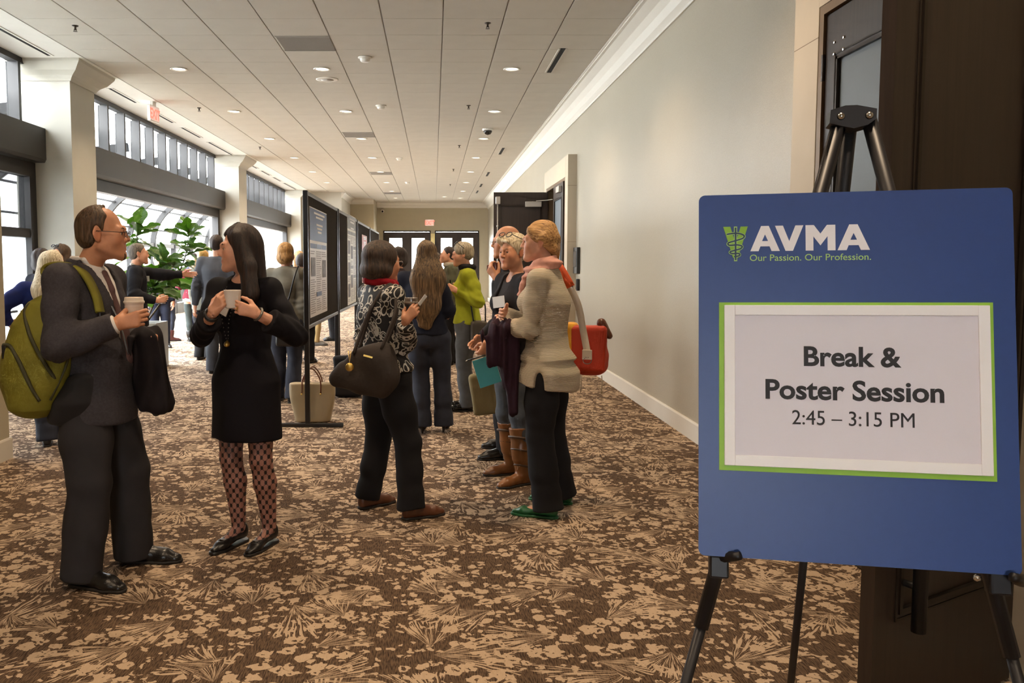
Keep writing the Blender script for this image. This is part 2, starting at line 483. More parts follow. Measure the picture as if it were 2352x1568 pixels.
door_portal(4, D2, .28, 'beige panelled surround of the middle double doors')
door_portal(5, D3, .30, 'beige surround of the farthest doorway on the right')

M_LITE = mat('blue_grey_door_panel', S(96, 104, 110), 0.42, var=0.03, bump=0.05, bscale=200)
M_BRONZE = mat('dark_bronze_bead', S(52, 44, 38), 0.3, metal=0.6, var=0.03)
def door_leaf(w, parent, hw=True, outside=True, mat_panel=None, pull=None):
    """door leaf in local space: hinge edge at x=0, runs to x=w, faces -y and +y, y in 0..0.045"""
    st = .13; top = .24; bot = .40; h = ZD - .06
    P = parent
    body = MB().box(0, st, 0, .045, .01, h).box(w - st, w, 0, .045, .01, h).box(st, w - st, 0, .045, h - top, h).box(st, w - st, 0, .045, .01, bot)
    body.build('leaf_frame', M_WOOD, P, local=True)
    MB().box(st, w - st, .012, .033, bot, h - top).build('panel', mat_panel or M_WOOD, P, local=True)
    bead = MB()
    for y in (-.006, .037):
        for q in ((st, st + .016, bot, h - top), (w - st - .016, w - st, bot, h - top), (st, w - st, h - top - .016, h - top), (st, w - st, bot, bot + .016)):
            bead.box(q[0], q[1], y, y + .014, q[2], q[3])
        for q in ((st - .02, st - .012, bot - .02, h - top + .02), (w - st + .012, w - st + .02, bot - .02, h - top + .02), (st - .02, w - st + .02, h - top + .012, h - top + .02), (st - .02, w - st + .02, bot - .02, bot - .012)):
            bead.box(q[0], q[1], y + .002, y + .012, q[2], q[3])
    bead.build('bead', M_BRONZE, P, local=True)
    for z in (.25, 1.0, 1.75, 2.55):
        MB().tube([(-.008, -.008, z - .07), (-.008, -.008, z + .07)], .011, 8).build('hinge', M_BRONZE, P, local=True)
    return P

# near far-side leaf (closed), near near-side leaf (swung out toward the viewer)
w1 = (D1[1] - D1[0] - .1) / 2
L = empty('door_1', (XR - .12, D1[1] - .05, 0), math.radians(-90)); door_leaf(w1, L, mat_panel=M_LITE)
struct(L, 'closed dark door leaf with blue grey panel behind the easel')
b_ = MB()
for xx, zz in ((.10, 2.66), (.10, 2.60), (.20, 2.66), (.20, 2.60)):
    b_.lathe([(.0001, 0.008), (.008, .006), (.010, 0)], 10, M=Matrix.Translation((xx, 0, zz)) @ Matrix.Rotation(math.radians(90), 4, 'X'))
b_.build('through_bolts', M_CHROME, L, local=True)
L = empty('door_2', (XR - .09, D1[0] + .05, 0), math.radians(180 + 30.5)); door_leaf(.93, L)
struct(L, 'dark stained door leaf swung open at the right edge behind the sign')
pm = MB().tube([(.78, .10, .36), (.78, .10, 1.40)], .022, 14)
for z in (.5, 1.3): pm.tube([(.78, .04, z), (.78, .10, z)], .012, 8)
pm.build('pull_handle', M_BLACK, L, smooth=True, local=True)
pm = MB().tube([(.78, -.06, .36), (.78, -.06, 1.40)], .022, 14)
for z in (.5, 1.3): pm.tube([(.78, 0, z), (.78, -.06, z)], .012, 8)
pm.build('pull_handle', M_BLACK, L, smooth=True, local=True)

w2 = (D2[1] - D2[0] - .1) / 2
L = empty('door_3', (XR - .12, D2[1] - .05, 0), math.radians(180)); door_leaf(w2 * .93, L)
struct(L, 'dark door leaf standing open into the corridor with a silver closer')
MB().box(.12, .42, .046, .10, 2.55, 2.65, bev=.006).build('closer_body', M_SATIN, L, local=True)
MB().tube([(.22, .085, 2.66), (.05, .16, 2.665), (-.05, .30, 2.67)], .008, 8).build('closer_arm', M_SATIN, L, local=True)
pm = MB().tube([(w2 * .93 - .07, .07, .12), (w2 * .93 - .07, .07, 2.62)], .011, 8)
for z in (.35, 1.3, 1.75, 2.2): pm.lathe([(.012, -.02), (.02, -.01), (.02, .01), (.012, .02)], 10, c=(w2 * .93 - .07, .07, z))
pm.build('vertical_rod', M_SATIN, L, smooth=True, local=True)
MB().box(w2 * .93 - .12, w2 * .93 - .03, .046, .10, 2.60, 2.74, bev=.012).build('rod_latch', M_SATIN, L, local=True)
L = empty('door_4', (XR - .12, D2[0] + .05, 0), math.radians(90)); door_leaf(w2, L, mat_panel=M_LITE)
struct(L, 'closed door leaf with blue grey panel beside the middle surround')
MB().box(.12, .42, .046, .10, 2.66, 2.76, bev=.006).build('closer_body', M_SATIN, L, local=True)
w3 = (D3[1] - D3[0] - .1) / 2
for k_, (yy, rr, ll) in enumerate(((D3[1] - .05, -90, 'farther'), (D3[0] + .05, 90, 'nearer'))):
    L = empty('door_%d' % (5 + k_), (XR - .1, yy, 0), math.radians(rr)); door_leaf(w3, L, mat_panel=M_LITE)
    struct(L, '%s leaf of the closed doors at the far end of the right wall' % ll)

# end wall, far piers and end doors
DE = [(-2.05, -0.12), (0.05, 1.85)]
we = MB()
xs_ = [-2.35, DE[0][0], DE[0][1], DE[1][0], DE[1][1], XR + .1]
for a, b_ in zip(xs_[::2], xs_[1::2]): we.box(a, b_, YE, YE + .14, 0, ZC)
for d in DE: we.box(d[0], d[1], YE, YE + .14, 2.87, ZC)
struct(we.build('wall_end', M_CREAM), 'beige far end wall above the exit doors')
struct(MB().box(-3.2, -2.3, 32.6, YE + .14, 0, ZC).build('wall_pier', M_CREAM), 'beige stepped pier left of the far end doors')
struct(MB().box(XG - .1, -3.2, 29.5, YE + .14, 0, ZC).build('wall_left_end', M_WHITE), 'white wall block beyond the last window bay')
pe = [(32.6 + u, ZC + w) for u, w in crown_profile(0.2, 0.2)]
struct(MB().prism(pe, 'x', -3.2, -2.3).build('trim_6', M_CROWN), 'white crown moulding on the far stepped pier')
pe = [(-3.2 - u, ZC + w) for u, w in crown_profile(0.2, 0.2)]
struct(MB().prism(pe, 'y', 29.5, 32.6).build('trim_7', M_CROWN), 'white crown moulding on the side of the far wall block')
n_ = 7
for di, d in enumerate(DE):
    wd = (d[1] - d[0] - .1) / 2
    f = struct(MB().box(d[0], d[0] + .05, YE - .03, YE + .1, 0, 2.87).box(d[1] - .05, d[1], YE - .03, YE + .1, 0, 2.87).box(d[0], d[1], YE - .03, YE + .1, 2.82, 2.87).build('trim_%d' % (8 + di), M_BLACK), 'dark frame of the %s pair of exit doors on the end wall' % ('left', 'right')[di])
    for s_ in (0, 1):
        x0 = d[0] + .05 + s_ * wd
        L = empty('door_%d' % n_, (x0, YE, 0)); n_ += 1
        st = .2
        MB().box(x0, x0 + st, YE, YE + .045, .01, 2.81).box(x0 + wd - st, x0 + wd, YE, YE + .045, .01, 2.81).box(x0 + st, x0 + wd - st, YE, YE + .045, 2.56, 2.81).box(x0 + st, x0 + wd - st, YE, YE + .045, .01, .35).build('leaf_frame', M_WOOD, L)
        MB().box(x0 + st, x0 + wd - st, YE + .018, YE + .026, .35, 2.56).build('pane', M_GLASS, L)
        MB().box(x0 + .06, x0 + wd - .06, YE - .07, YE - .02, 1.0, 1.06).build('push_bar', M_SATIN, L)
        struct(L, 'dark glazed exit door, %s of the four on the far end wall' % ORD[di * 2 + s_])
struct(MB().box(DE[0][1], DE[1][0], YE - .02, YE, 0, 2.75).build('trim_10', mat('lit_gap_yellow', S(236, 220, 160), .6)), 'pale yellow strip painted as the lit gap between the two pairs of exit doors')  # pale yellow stands in for light showing through the gap between doors

# left side: solid near wall, columns, window bays
wl = MB().box(-3.45, -3.29, YB, 6.46, 0, ZC).box(XG - .1, -3.45, 6.30, 6.46, 0, ZC)
struct(wl.build('wall_left', M_CREAM), 'cream wall end at the left edge in the foreground')
struct(MB().prism([(-3.29, 0), (-3.29, .165), (-3.28, .165), (-3.274, .15), (-3.274, 0)], 'y', YB, 6.476).build('baseboard_left', M_BASE), 'cream baseboard of the near left wall')
struct(MB().box(-3.6, -.95, YB - .14, YB, 0, ZC).box(.05, XR + .3, YB - .14, YB, 0, ZC).box(-.95, .05, YB - .14, YB, 2.0, ZC).box(-.95, .05, YB - .14, YB, 0, 1.1).build('wall_back', M_CREAM), 'cream wall behind the viewer')
wb = empty('window_4', (-.45, YB - .07, 1.1)); struct(wb, 'small unseen window added behind the viewer to brighten the sign')  # added out of view, lets in sky light to brighten the sign
MB().box(-.95, -.90, YB - .1, YB - .04, 1.1, 2.0).box(0, .05, YB - .1, YB - .04, 1.1, 2.0).box(-.9, 0, YB - .1, YB - .04, 1.95, 2.0).box(-.9, 0, YB - .1, YB - .04, 1.1, 1.15).build('frame', M_GREYM, wb)
MB().box(-.9, 0, YB - .074, YB - .066, 1.15, 1.95).build('pane', M_GLASS, wb)
for i, (a, b_) in enumerate(COLS):
    m = MB().box(XG - .1, XC, a, b_, 0, ZC - .24)
    # flared capital
    q = .24; t = .2
    lo = [(XG - .1, a), (XC, a), (XC, b_), (XG - .1, b_)]
    steps = [(0, 0), (.02, 0), (.035, .03), (.06, .06), (.13, .11), (.2, .2), (.21, .24)]
    vs = []; fs = []
    for e, z in steps:
        vs += [(XG - .1, a - e, ZC - .24 + z), (XC + e, a - e, ZC - .24 + z), (XC + e, b_ + e, ZC - .24 + z), (XG - .1, b_ + e, ZC - .24 + z)]
    for k in range(len(steps) - 1):
        for c in range(4):
            fs.append((k * 4 + c, k * 4 + (c + 1) % 4, (k + 1) * 4 + (c + 1) % 4, (k + 1) * 4 + c))
    m.add(vs, fs)
    o = struct(m.build('wall_column_%d' % (i + 1), M_WHITE), 'square white column with flared capital, %s from the viewer along the windows' % ORD[i])
    MB().box(XG, XC + .014, a - .014, b_ + .014, 0, .165).build('base_board', M_BASE, o)

def window_bay(n, y0, y1, label, glazed):
    o = empty('window_%d' % n, (XG, (y0 + y1) / 2, 0))
    struct(o, label)
    # boxed fascia beam with sloping lower lip
    prof = [(XG, 3.18), (-4.82, 3.18), (-4.82, 2.80), (-4.84, 2.76), (XG, 2.76)]
    MB().prism(prof, 'y', y0, y1).build('fascia_beam', M_BEAM, o)
    MB().box(XG, XG + .14, y0, y1, 2.58, 2.755).build('header', M_GREYM, o)
    MB().box(XG, XG + .12, y0, y1, ZC - .075, ZC - .007).build('top_rail', M_GREYM, o)
    MB().box(XG, XG + .14, y0, y0 + .16, 0, 2.58).box(XG, XG + .14, y1 - .16, y1, 0, 2.58).build('jamb', M_GREYM, o)
    y = y0 + .35 if n > 1 else y0 + .4
    nf = 0
    while y < y1 - .02:
        MB().box(XG - .03, XG + .12, y - .03, y + .03, 3.18, ZC - .075).build('fin', M_GREYM, o)
        MB().box(XG - .02, XG - .012, y + .03, min(y + .664, y1), 3.18, ZC - .075).build('clerestory_pane', M_GLASS, o)
        y += .694
    return o
w_a = window_bay(1, *BAYS[0], 'glazed window bay at the left edge with a grey fascia beam', True)
w_b = window_bay(2, *BAYS[1], 'wide open bay with clerestory fins behind the man with the backpack', False)
w_c = window_bay(3, *BAYS[2], 'far window bay with clerestory fins behind the dark haired woman', False)
MB().box(XG + .02, XG + .12, BAYS[0][0], BAYS[0][1] - .16, 1.83, 1.94).build('mid_rail', M_GREYM, w_a)
MB().box(XG + .02, XG + .12, BAYS[0][0], BAYS[0][1] - .16, 0, .12).build('bottom_rail', M_GREYM, w_a)
MB().box(XG + .02, XG + .12, 8.5, 8.62, .12, 2.58).build('mullion', M_GREYM, w_a)
MB().box(XG + .06, XG + .068, BAYS[0][0], BAYS[0][1] - .16, 1.94, 2.58).build('pane', M_TINT, w_a)
MB().box(XG + .06, XG + .068, BAYS[0][0], BAYS[0][1] - .16, .12, 1.83).build('pane', M_FROST, w_a)
MB().tube([(XG + .2, 9.9, .95), (XG + .2, 9.0, .95)], .016, 8).build('push_bar', M_BLACK, w_a)

# glazed solarium beyond the bays: quarter vault of ribs and frosted panels
sol = empty('wall_solarium', (XO, 18, 0)); struct(sol, 'curved glass solarium with grey ribs outside the window bays')
def rib_curve(k=12):
    pts = [(XO, 0.0), (XO, 2.05)]
    R = 1.35
    for i in range(1, k + 1):
        a = math.pi / 2 * i / k * .86
        pts.append((XO + R - R * math.cos(a), 2.05 + R * math.sin(a)))
    e = pts[-1]
    pts.append((XG - .14, e[1] + (XG - .14 - e[0]) * .12))
    return pts
RC = rib_curve()
def rib_mesh(y, w=.05, d=.14):
    vs = []; fs = []
    n = len(RC)
    for i, (x, z) in enumerate(RC):
        t = Vector((RC[min(i + 1, n - 1)][0] - RC[max(i - 1, 0)][0], RC[min(i + 1, n - 1)][1] - RC[max(i - 1, 0)][1])); t.normalize()
        nx, nz = t.y, -t.x
        for dx, dy in ((0, -w), (d, -w), (d, w), (0, w)):
            vs.append((x + nx * dx, y + dy, z + nz * dx))
    for i in range(n - 1):
        for c in range(4): fs.append((i * 4 + c, i * 4 + (c + 1) % 4, i * 4 + 4 + (c + 1) % 4, i * 4 + 4 + c))
    return vs, fs
y = 7.2; rib_ys = []
while y < 30: rib_ys.append(y); y += 1.86
for y in rib_ys:
    v, f = rib_mesh(y); MB().add(v, f).build('rib', M_RIB, sol)
for a, b_ in zip(rib_ys[:-1], rib_ys[1:]):
    vs = []; fs = []
    for x, z in RC[1:]: vs += [(x - .01, a, z), (x - .01, b_, z)]
    for i in range(len(RC) - 2): fs.append((2 * i, 2 * i + 1, 2 * i + 3, 2 * i + 2))
    MB().add(vs, fs).build('roof_panel', M_FROST, sol, smooth=True)
    MB().add([(XO - .01, a, .3), (XO - .01, b_, .3), (XO - .01, b_, 2.05), (XO - .01, a, 2.05)], [(0, 1, 2, 3)]).build('pane', M_TINT, sol)
MB().box(XO - .03, XO + .12, 6.4, 30.2, 1.98, 2.1).box(XO - .03, XO + .1, 6.4, 30.2, .95, 1.0).build('rail', M_RAILW, sol)
MB().box(XO - .03, XO + .14, 6.4, 30.2, 0, .32).build('low_wall', M_RAILW, sol)
for ii in (4, 8): 
    x, z = RC[ii]; MB().box(x - .01, x + .06, 6.4, 30.2, z - .05, z - .01).build('purlin', M_RIB, sol)
struct(MB().box(XO - .1, XG - .1, 30.15, 30.3, 0, 3.7).box(XO - .1, XG - .1, 6.3, 6.42, 0, 3.7).build('wall_solarium_end', M_WHITE), 'white end walls of the glass solarium')
struct(MB().box(-60, XO - .2, -10, 70, -.3, -.15).box(-20, 20, YE + 1.5, 90, -.3, -.15).build('ground_outside', mat('pale_paving', S(190, 188, 182), .9)), 'pale paving outside the glass')

# ------------------------------------------------------------------ ceiling fittings
def downlight(x, y, label, first=[None]):
    o = empty('ceiling_downlight', (x, y, ZC - .004))
    MB().lathe([(.078, 0.0), (.105, -.003), (.108, -.008), (.098, -.014), (.08, -.010), (.078, 0)], 28, c=(x, y, ZC - .004)).build('trim_ring', M_PLASTICW, o, smooth=True)
    MB().lathe([(.0001, -.006), (.05, -.007), (.079, -.004)], 24, c=(x, y, ZC - .004)).build('lens', M_LAMP, o, smooth=True)
    d = bpy.data.lights.new('lamp', 'SPOT'); d.energy = LAMP_W; d.color = LAMP_COL; d.spot_size = math.radians(125); d.spot_blend = .8; d.shadow_soft_size = .07
    lo = bpy.data.objects.new('lamp', d); COL.objects.link(lo); lo.parent = o; lo.location = (0, 0, -.03)
    tag(o, label, 'ceiling light', 'recessed round ceiling lights')
rows = {-3.26: 'the row nearest the windows', -1.43: 'the middle row', 1.0: 'the row nearest the right wall'}
for x, rn in rows.items():
    c = 0
    for k in range(-4, 8):
        y = 11.0 + 3.0 * k
        if x == -3.26 and (y < 6.8 or y > 27): continue
        if y < 8: lab = 'unseen round recessed light behind the viewer, %s back in %s' % (ORD[-k], rn)  # unseen lights extending the rows, added to help brighten the sign
        else:
            lab = 'round recessed ceiling light, %s from the viewer in %s' % (ORD[c], rn); c += 1
        downlight(x, y, lab)
downlight(.39, 31.4, 'small lone recessed light before the far end doors')
for k, (a, b_) in enumerate([(9.0, 10.3), (12.2, 13.25), (14.15, 15.1), (15.65, 16.85), (17.5, 19.6), (21.3, 22.2), (22.8, 23.9), (24.5, 25.6), (26.2, 28.4)]):
    xs = -4.6
    o = empty('slot_diffuser', (xs, (a + b_) / 2, ZC))
    MB().box(xs - .022, xs + .022, a, b_, ZC - .010, ZC - .007).build('slot', M_SLOT, o)
    MB().box(xs - .05, xs - .022, a - .02, b_ + .02, ZC - .012, ZC - .006).box(xs + .022, xs + .05, a - .02, b_ + .02, ZC - .012, ZC - .006).build('flange', M_GYP, o)
    tag(o, 'black slot air diffuser over the windows, %s from the viewer' % ORD[k], 'air vent', 'slot diffusers along the window side')
for k, (a, b_) in enumerate(SLOTR):
    xs = 1.5
    o = empty('slot_diffuser', (xs, (a + b_) / 2, ZC))
    MB().box(xs - .03, xs + .03, a, b_, ZC - .010, ZC - .004).build('slot', M_SLOT, o)
    MB().box(xs - .05, xs - .03, a, b_, ZC - .012, ZC - .004).box(xs + .03, xs + .05, a, b_, ZC - .012, ZC - .004).build('flange', M_CEIL, o)
    tag(o, 'short black slot vent by the right wall crown, %s from the viewer' % ORD[k], 'air vent', 'slot vents along the right wall')
for k, (a, b_) in enumerate(RETS):
    o = empty('return_grille', (-1.43, (a + b_) / 2, ZC))
    MB().box(-1.735, -1.15, a, b_, ZC - .008, ZC - .003).build('grille_plate', M_RET, o)
    for yy in (a, b_): MB().box(-1.745, -1.14, yy - .009, yy + .009, ZC - .011, ZC - .003).build('grille_frame', M_GRID, o)
    tag(o, 'square grey return air grille in the ceiling, %s from the viewer' % ORD[k], 'air vent', 'grey return air grilles')
for k, (x, y) in enumerate([(-3.76, 9.05), (-3.75, 13.7), (-3.7, 18.2), (.56, 8.95), (.55, 13.5), (.54, 17.95), (.52, 22.4), (.52, 26.6)]):
    o = empty('sprinkler_head', (x, y, ZC))
    MB().lathe([(.035, -.004), (.03, -.012), (.012, -.016), (.010, -.04), (.016, -.042), (.016, -.048), (.0001, -.05)], 14, c=(x, y, ZC)).build('escutcheon', mat('bronze_sprinkler', S(70, 62, 54), .4, metal=.5), o, smooth=True)
    MB().lathe([(.022, -.062), (.024, -.064), (.0001, -.066)], 12, c=(x, y, ZC)).tube([(x - .014, y, ZC - .045), (x - .01, y, ZC - .064)], .003, 6).tube([(x + .014, y, ZC - .045), (x + .01, y, ZC - .064)], .003, 6).build('deflector', MATS['bronze_sprinkler'], o)
    tag(o, 'small dark ceiling sprinkler, %s from the viewer %s' % (ORD[k if k < 3 else k - 3], 'on the window side' if k < 3 else 'right of centre'), 'sprinkler', 'ceiling sprinklers')
for k, (x, y) in enumerate([(-.83, 10.4), (-.83, 13.5), (-.81, 20.1), (-.8, 25.9)]):
    o = empty('smoke_detector', (x, y, ZC))
    MB().lathe([(.085, -.004), (.085, -.014), (.075, -.02)], 24, c=(x, y, ZC)).build('base_plate', M_PLASTICW, o, smooth=True)
    MB().lathe([(.06, -.018), (.058, -.045), (.045, -.06), (.0001, -.064)], 24, c=(x, y, ZC)).build('sensor_cap', M_PLASTICW, o, smooth=True)
    tag(o, 'white round smoke detector on the ceiling, %s from the viewer' % ORD[k], 'smoke detector', 'ceiling smoke detectors')
o = empty('ceiling_speaker', (-1.44, 11.62, ZC))
MB().lathe([(.15, -.004), (.15, -.010), (.135, -.014)], 30, c=(-1.44, 11.62, ZC)).build('rim', M_PLASTICW, o, smooth=True)
MB().lathe([(.134, -.012), (.0001, -.018)], 30, c=(-1.44, 11.62, ZC)).build('grille', mat('speaker_grille', S(178, 172, 164), .8, bump=.5, bscale=500), o, smooth=True)
tag(o, 'round white ceiling speaker beside the nearest middle light', 'speaker')
o = empty('dome_camera', (1.0, 15.8, ZC))
MB().lathe([(.10, -.004), (.10, -.03), (.085, -.04)], 26, c=(1.0, 15.8, ZC)).build('housing', M_PLASTICW, o, smooth=True)
MB().lathe([(.082, -.036), (.076, -.07), (.05, -.105), (.0001, -.118)], 26, c=(1.0, 15.8, ZC)).build('dome', mat('smoked_dome', S(30, 28, 27), .15), o, smooth=True)
tag(o, 'dark dome security camera on the ceiling near the right wall', 'camera')

def exit_sign(name, c, rz, wd, hg, label, stem):
    o = empty(name, c, rz)
    MB().box(-wd / 2, wd / 2, -.025, .025, -hg, 0, bev=.006).build('housing', M_PLASTICW, o, local=True)
    MB().box(-wd / 2 + .012, wd / 2 - .012, -.0262, -.0255, -hg + .012, -.012).build('face', M_EXITF, o, local=True)
    if stem: MB().box(-.06, .06, -.02, .02, 0, stem).build('mount', M_PLASTICW, o, local=True)
    Mx = parent_world(o) @ Matrix.Translation((0, -.0265, -hg * .82)) @ Matrix.Rotation(math.radians(90), 4, 'X')
    text_obj('lettering', 'EXIT', hg * .88, M_EXITR, o, Mx, bold=hg * .03, xs=.82)
    tag(o, label, 'exit sign')
exit_sign('exit_sign', (-4.32, 13.2, 3.93), math.radians(84), .32, .24, 'red EXIT sign hanging from the ceiling by the left windows', .07)
exit_sign('exit_sign', (-.16, YE - .03, 3.32), 0, .36, .26, 'red EXIT sign on the far end wall above the doors', 0)
o = empty('bullet_camera', (-2.08, YE - .02, 3.66))
MB().box(-2.13, -2.03, YE - .1, YE - .001, 3.6, 3.72, bev=.012).build('mount', M_PLASTICW, o)
MB().lathe([(.055, 0), (.06, .05), (.06, .16), (.05, .19)], 18, M=Matrix.Translation((-2.06, YE - .09, 3.66)) @ Matrix.Rotation(math.radians(100), 4, 'X')).build('barrel', M_PLASTICW, o, smooth=True)
MB().lathe([(.04, 0), (.0001, .012)], 14, M=Matrix.Translation((-2.06, YE - .28, 3.625)) @ Matrix.Rotation(math.radians(100), 4, 'X')).build('lens', M_SLOT, o, smooth=True)
tag(o, 'white security camera high in the corner of the end wall', 'camera')
# wall devices on the right wall
o = empty('wall_control_panel', (XR, 13.0, 1.5))
MB().box(XR - .05, XR, 12.82, 13.16, 1.36, 1.76, bev=.006).build('housing', M_BLACK, o)
MB().box(XR - .056, XR - .05, 12.87, 13.11, 1.46, 1.70).build('screen', mat('grey_screen', S(86, 88, 92), .15), o)
tag(o, 'small black wall control panel with grey screen on the right wall', 'control panel')
o = empty('wall_phone', (XR, 12.9, 1.15))
MB().box(XR - .045, XR, 12.82, 12.92, 1.1, 1.28, bev=.012).build('body', M_BLACK, o)
MB().box(XR - .052, XR - .044, 12.84, 12.90, 1.12, 1.26).build('cover', mat('grey_screen', S(86, 88, 92), .15), o)
tag(o, 'little black wall box below the control panel', 'wall box')
# ------------------------------------------------------------------ the sign on its easel
M_BLUE = mat('royal_blue_board', S(36, 66, 132), .42, var=.03, vscale=60, bump=.03, bscale=400)
M_LIME = mat('lime_green_print', S(142, 190, 52), .5, var=.02)
M_SIGNW = mat('white_foam_board', S(246, 243, 244), .5, var=.01)
M_SIGNP = mat('printed_paper', S(226, 220, 229), .55, var=.02)
M_INK = mat('black_ink', S(30, 26, 28), .6, var=0)
M_NAVY = mat('logo_dark_line', S(30, 58, 82), .5, var=0)
def round_rect(w, h, r, n=6):
    pts = []
    for cx, cz, a0 in ((w / 2 - r, h / 2 - r, 0), (-w / 2 + r, h / 2 - r, 90), (-w / 2 + r, -h / 2 + r, 180), (w / 2 - r, -h / 2 + r, 270)):
        for k in range(n + 1):
            a = math.radians(a0 + 90 * k / n); pts.append((cx + r * math.cos(a), cz + r * math.sin(a)))
    return pts
sign = bpy.data.objects.new('sign_board', None); COL.objects.link(sign)
sign.rotation_mode = 'YXZ'; sign.location = (.7978, 1.5976, 1.2887); sign.rotation_euler = (math.radians(-8.28), math.radians(-.55), math.radians(-13.02))
tag(sign, 'blue AVMA sign board reading Break and Poster Session on the black easel', 'sign')
SW, SH = .559, .711
MB().prism(round_rect(SW, SH, .012), 'y', 0, .006).build('panel', M_BLUE, sign, local=True)
KU, KV = .9164, .9331
def srect(name, u0, u1, v0, v1, y0, y1, m, parent):
    return MB().box(u0 * KU, u1 * KU, y0, y1, v0 * KV, v1 * KV).build(name, m, parent, local=True)
srect('green_backing', -.2633, .2636, -.2024, .1497, -.003, 0, M_LIME, sign)
fr = MB()
U0, U1, V0, V1 = -.253 * KU, .256 * KU, -.1915 * KV, .1434 * KV; u0, u1, v0, v1 = -.2313 * KU, .2348 * KU, -.1692 * KV, .1227 * KV
fr.box(U0, u0, -.009, -.003, V0, V1, bev=.001).box(u1, U1, -.009, -.003, V0, V1, bev=.001).box(u0, u1, -.009, -.003, v1, V1, bev=.001).box(u0, u1, -.009, -.003, V0, v0, bev=.001)
fr.build('white_frame', M_SIGNW, sign, local=True)
srect('paper', -.2313, .2348, -.1692, .1227, -.006, -.0032, M_SIGNP, sign)
SM = Matrix.Translation(sign.location) @ sign.rotation_euler.to_matrix().to_4x4()
def stext(name, body, width, capw, u, v, y, m, align='CENTER', bold=0.0):
    """lettering fitted to a width (m) with its baseline at (u, v) on the board"""
    o = text_obj(name, body, 1.0, m, None, Matrix.Identity(4), bold=bold, align='LEFT', extrude=.002)
    xs = [w.co.x for w in o.data.vertices]; ys = [w.co.y for w in o.data.vertices if True]
    wid = max(xs) - min(xs); x0 = min(xs); hgt = max(ys)
    sx = width / wid; sy = capw / hgt
    me = o.data
    me.transform(Matrix.Translation((-x0, 0, 0))); me.transform(Matrix.Diagonal((sx, sy, .3, 1)))
    off = u - width / 2 if align == 'CENTER' else u
    me.transform(Matrix.Translation((off, y, v)) @ Matrix.Rotation(math.radians(90), 4, 'X'))
    o.parent = sign
    o.name = name
    return o
stext('lettering', 'Break &', .1864 * KU, .0395 * KV, -.001 * KU, .0190 * KV, -.0062, M_INK, bold=.026)
stext('lettering', 'Poster Session', .3407 * KU, .0400 * KV, 0, -.0500 * KV, -.0062, M_INK, bold=.026)
stext('lettering', '2:45 \u2013 3:15 PM', .233 * KU, .0290 * KV, -.0015 * KU, -.1022 * KV, -.0062, M_INK)
stext('tagline', 'Our Passion. Our Profession.', .2392 * KU, .0135 * KV, -.1999 * KU, .2380 * KV, -.0003, mat('lime_tint_print', S(176, 212, 120), .5, var=0), align='LEFT')
# AVMA letters as solid outlines
AV = MB()
hh = .0535 * KV; vb = .2586 * KV
def glyph(poly, x0, w):
    return [(x0 + px * w, vb + pz * hh) for px, pz in poly]
gA = [(0, 0), (.37, 1), (.63, 1), (1, 0), (.72, 0), (.655, .19), (.345, .19), (.28, 0)]
gV = [(0, 1), (.28, 1), (.5, .38), (.72, 1), (1, 1), (.63, 0), (.37, 0)]
gM = [(0, 0), (0, 1), (.28, 1), (.5, .66), (.72, 1), (1, 1), (1, 0), (.74, 0), (.74, .56), (.5, .20), (.26, .56), (.26, 0)]
x = -.1989 * KU; wt = .2365 * KU
for g, a, b_ in ((gA, 0, .252), (gV, .212, .452), (gM, .470, .718), (gA, .735, 1.0)):
    AV.prism(glyph(g, x + a * wt, (b_ - a) * wt), 'y', -.0012, -.0002)
lg = AV.build('logo_letters', mat('logo_white', S(244, 238, 240), .5, var=0), sign, local=True)
bm = bmesh.new(); bm.from_mesh(lg.data); bmesh.ops.triangulate(bm, faces=bm.faces[:], ngon_method='EAR_CLIP'); bm.to_mesh(lg.data); bm.free()
# counters of the two A
for a, b_ in ((0, .252), (.735, 1.0)):
    MB().prism(glyph([(.5, .66), (.60, .40), (.40, .40)], x + a * wt, (b_ - a) * wt), 'y', -.0016, -.0011).build('letter_counter', M_BLUE, sign, local=True)
vx, vt, vbm = -.2292 * KU, .3118 * KV, .2375 * KV
VW = .0252 * KU; vh = vt - vbm
VV = MB().prism([(vx - VW, vt), (vx - VW * .42, vt), (vx, vbm + vh * .52), (vx + VW * .42, vt), (vx + VW, vt), (vx + VW * .2, vbm + vh * .10), (vx - VW * .2, vbm + vh * .10)], 'y', -.0010, -.0002)
o = VV.build('logo_emblem_v', M_LIME, sign, local=True)
bm = bmesh.new(); bm.from_mesh(o.data); bmesh.ops.triangulate(bm, faces=bm.faces[:], ngon_method='EAR_CLIP'); bm.to_mesh(o.data); bm.free()
snake = [(vx - VW * .72, -.0, vbm + vh * .775), (vx - VW * .3, 0, vbm + vh * .80), (vx + VW * .25, 0, vbm + vh * .80), (vx + VW * .68, 0, vbm + vh * .74), (vx + VW * .60, 0, vbm + vh * .66), (vx + VW * .1, 0, vbm + vh * .60), (vx - VW * .58, 0, vbm + vh * .53), (vx - VW * .5, 0, vbm + vh * .46), (vx + VW * .1, 0, vbm + vh * .47), (vx + VW * .52, 0, vbm + vh * .43), (vx + VW * .4, 0, vbm + vh * .36), (vx - VW * .1, 0, vbm + vh * .31), (vx - VW * .45, 0, vbm + vh * .27), (vx - VW * .3, 0, vbm + vh * .22), (vx + VW * .25, 0, vbm + vh * .22), (vx + VW * .3, 0, vbm + vh * .16), (vx - VW * .12, 0, vbm + vh * .13)]
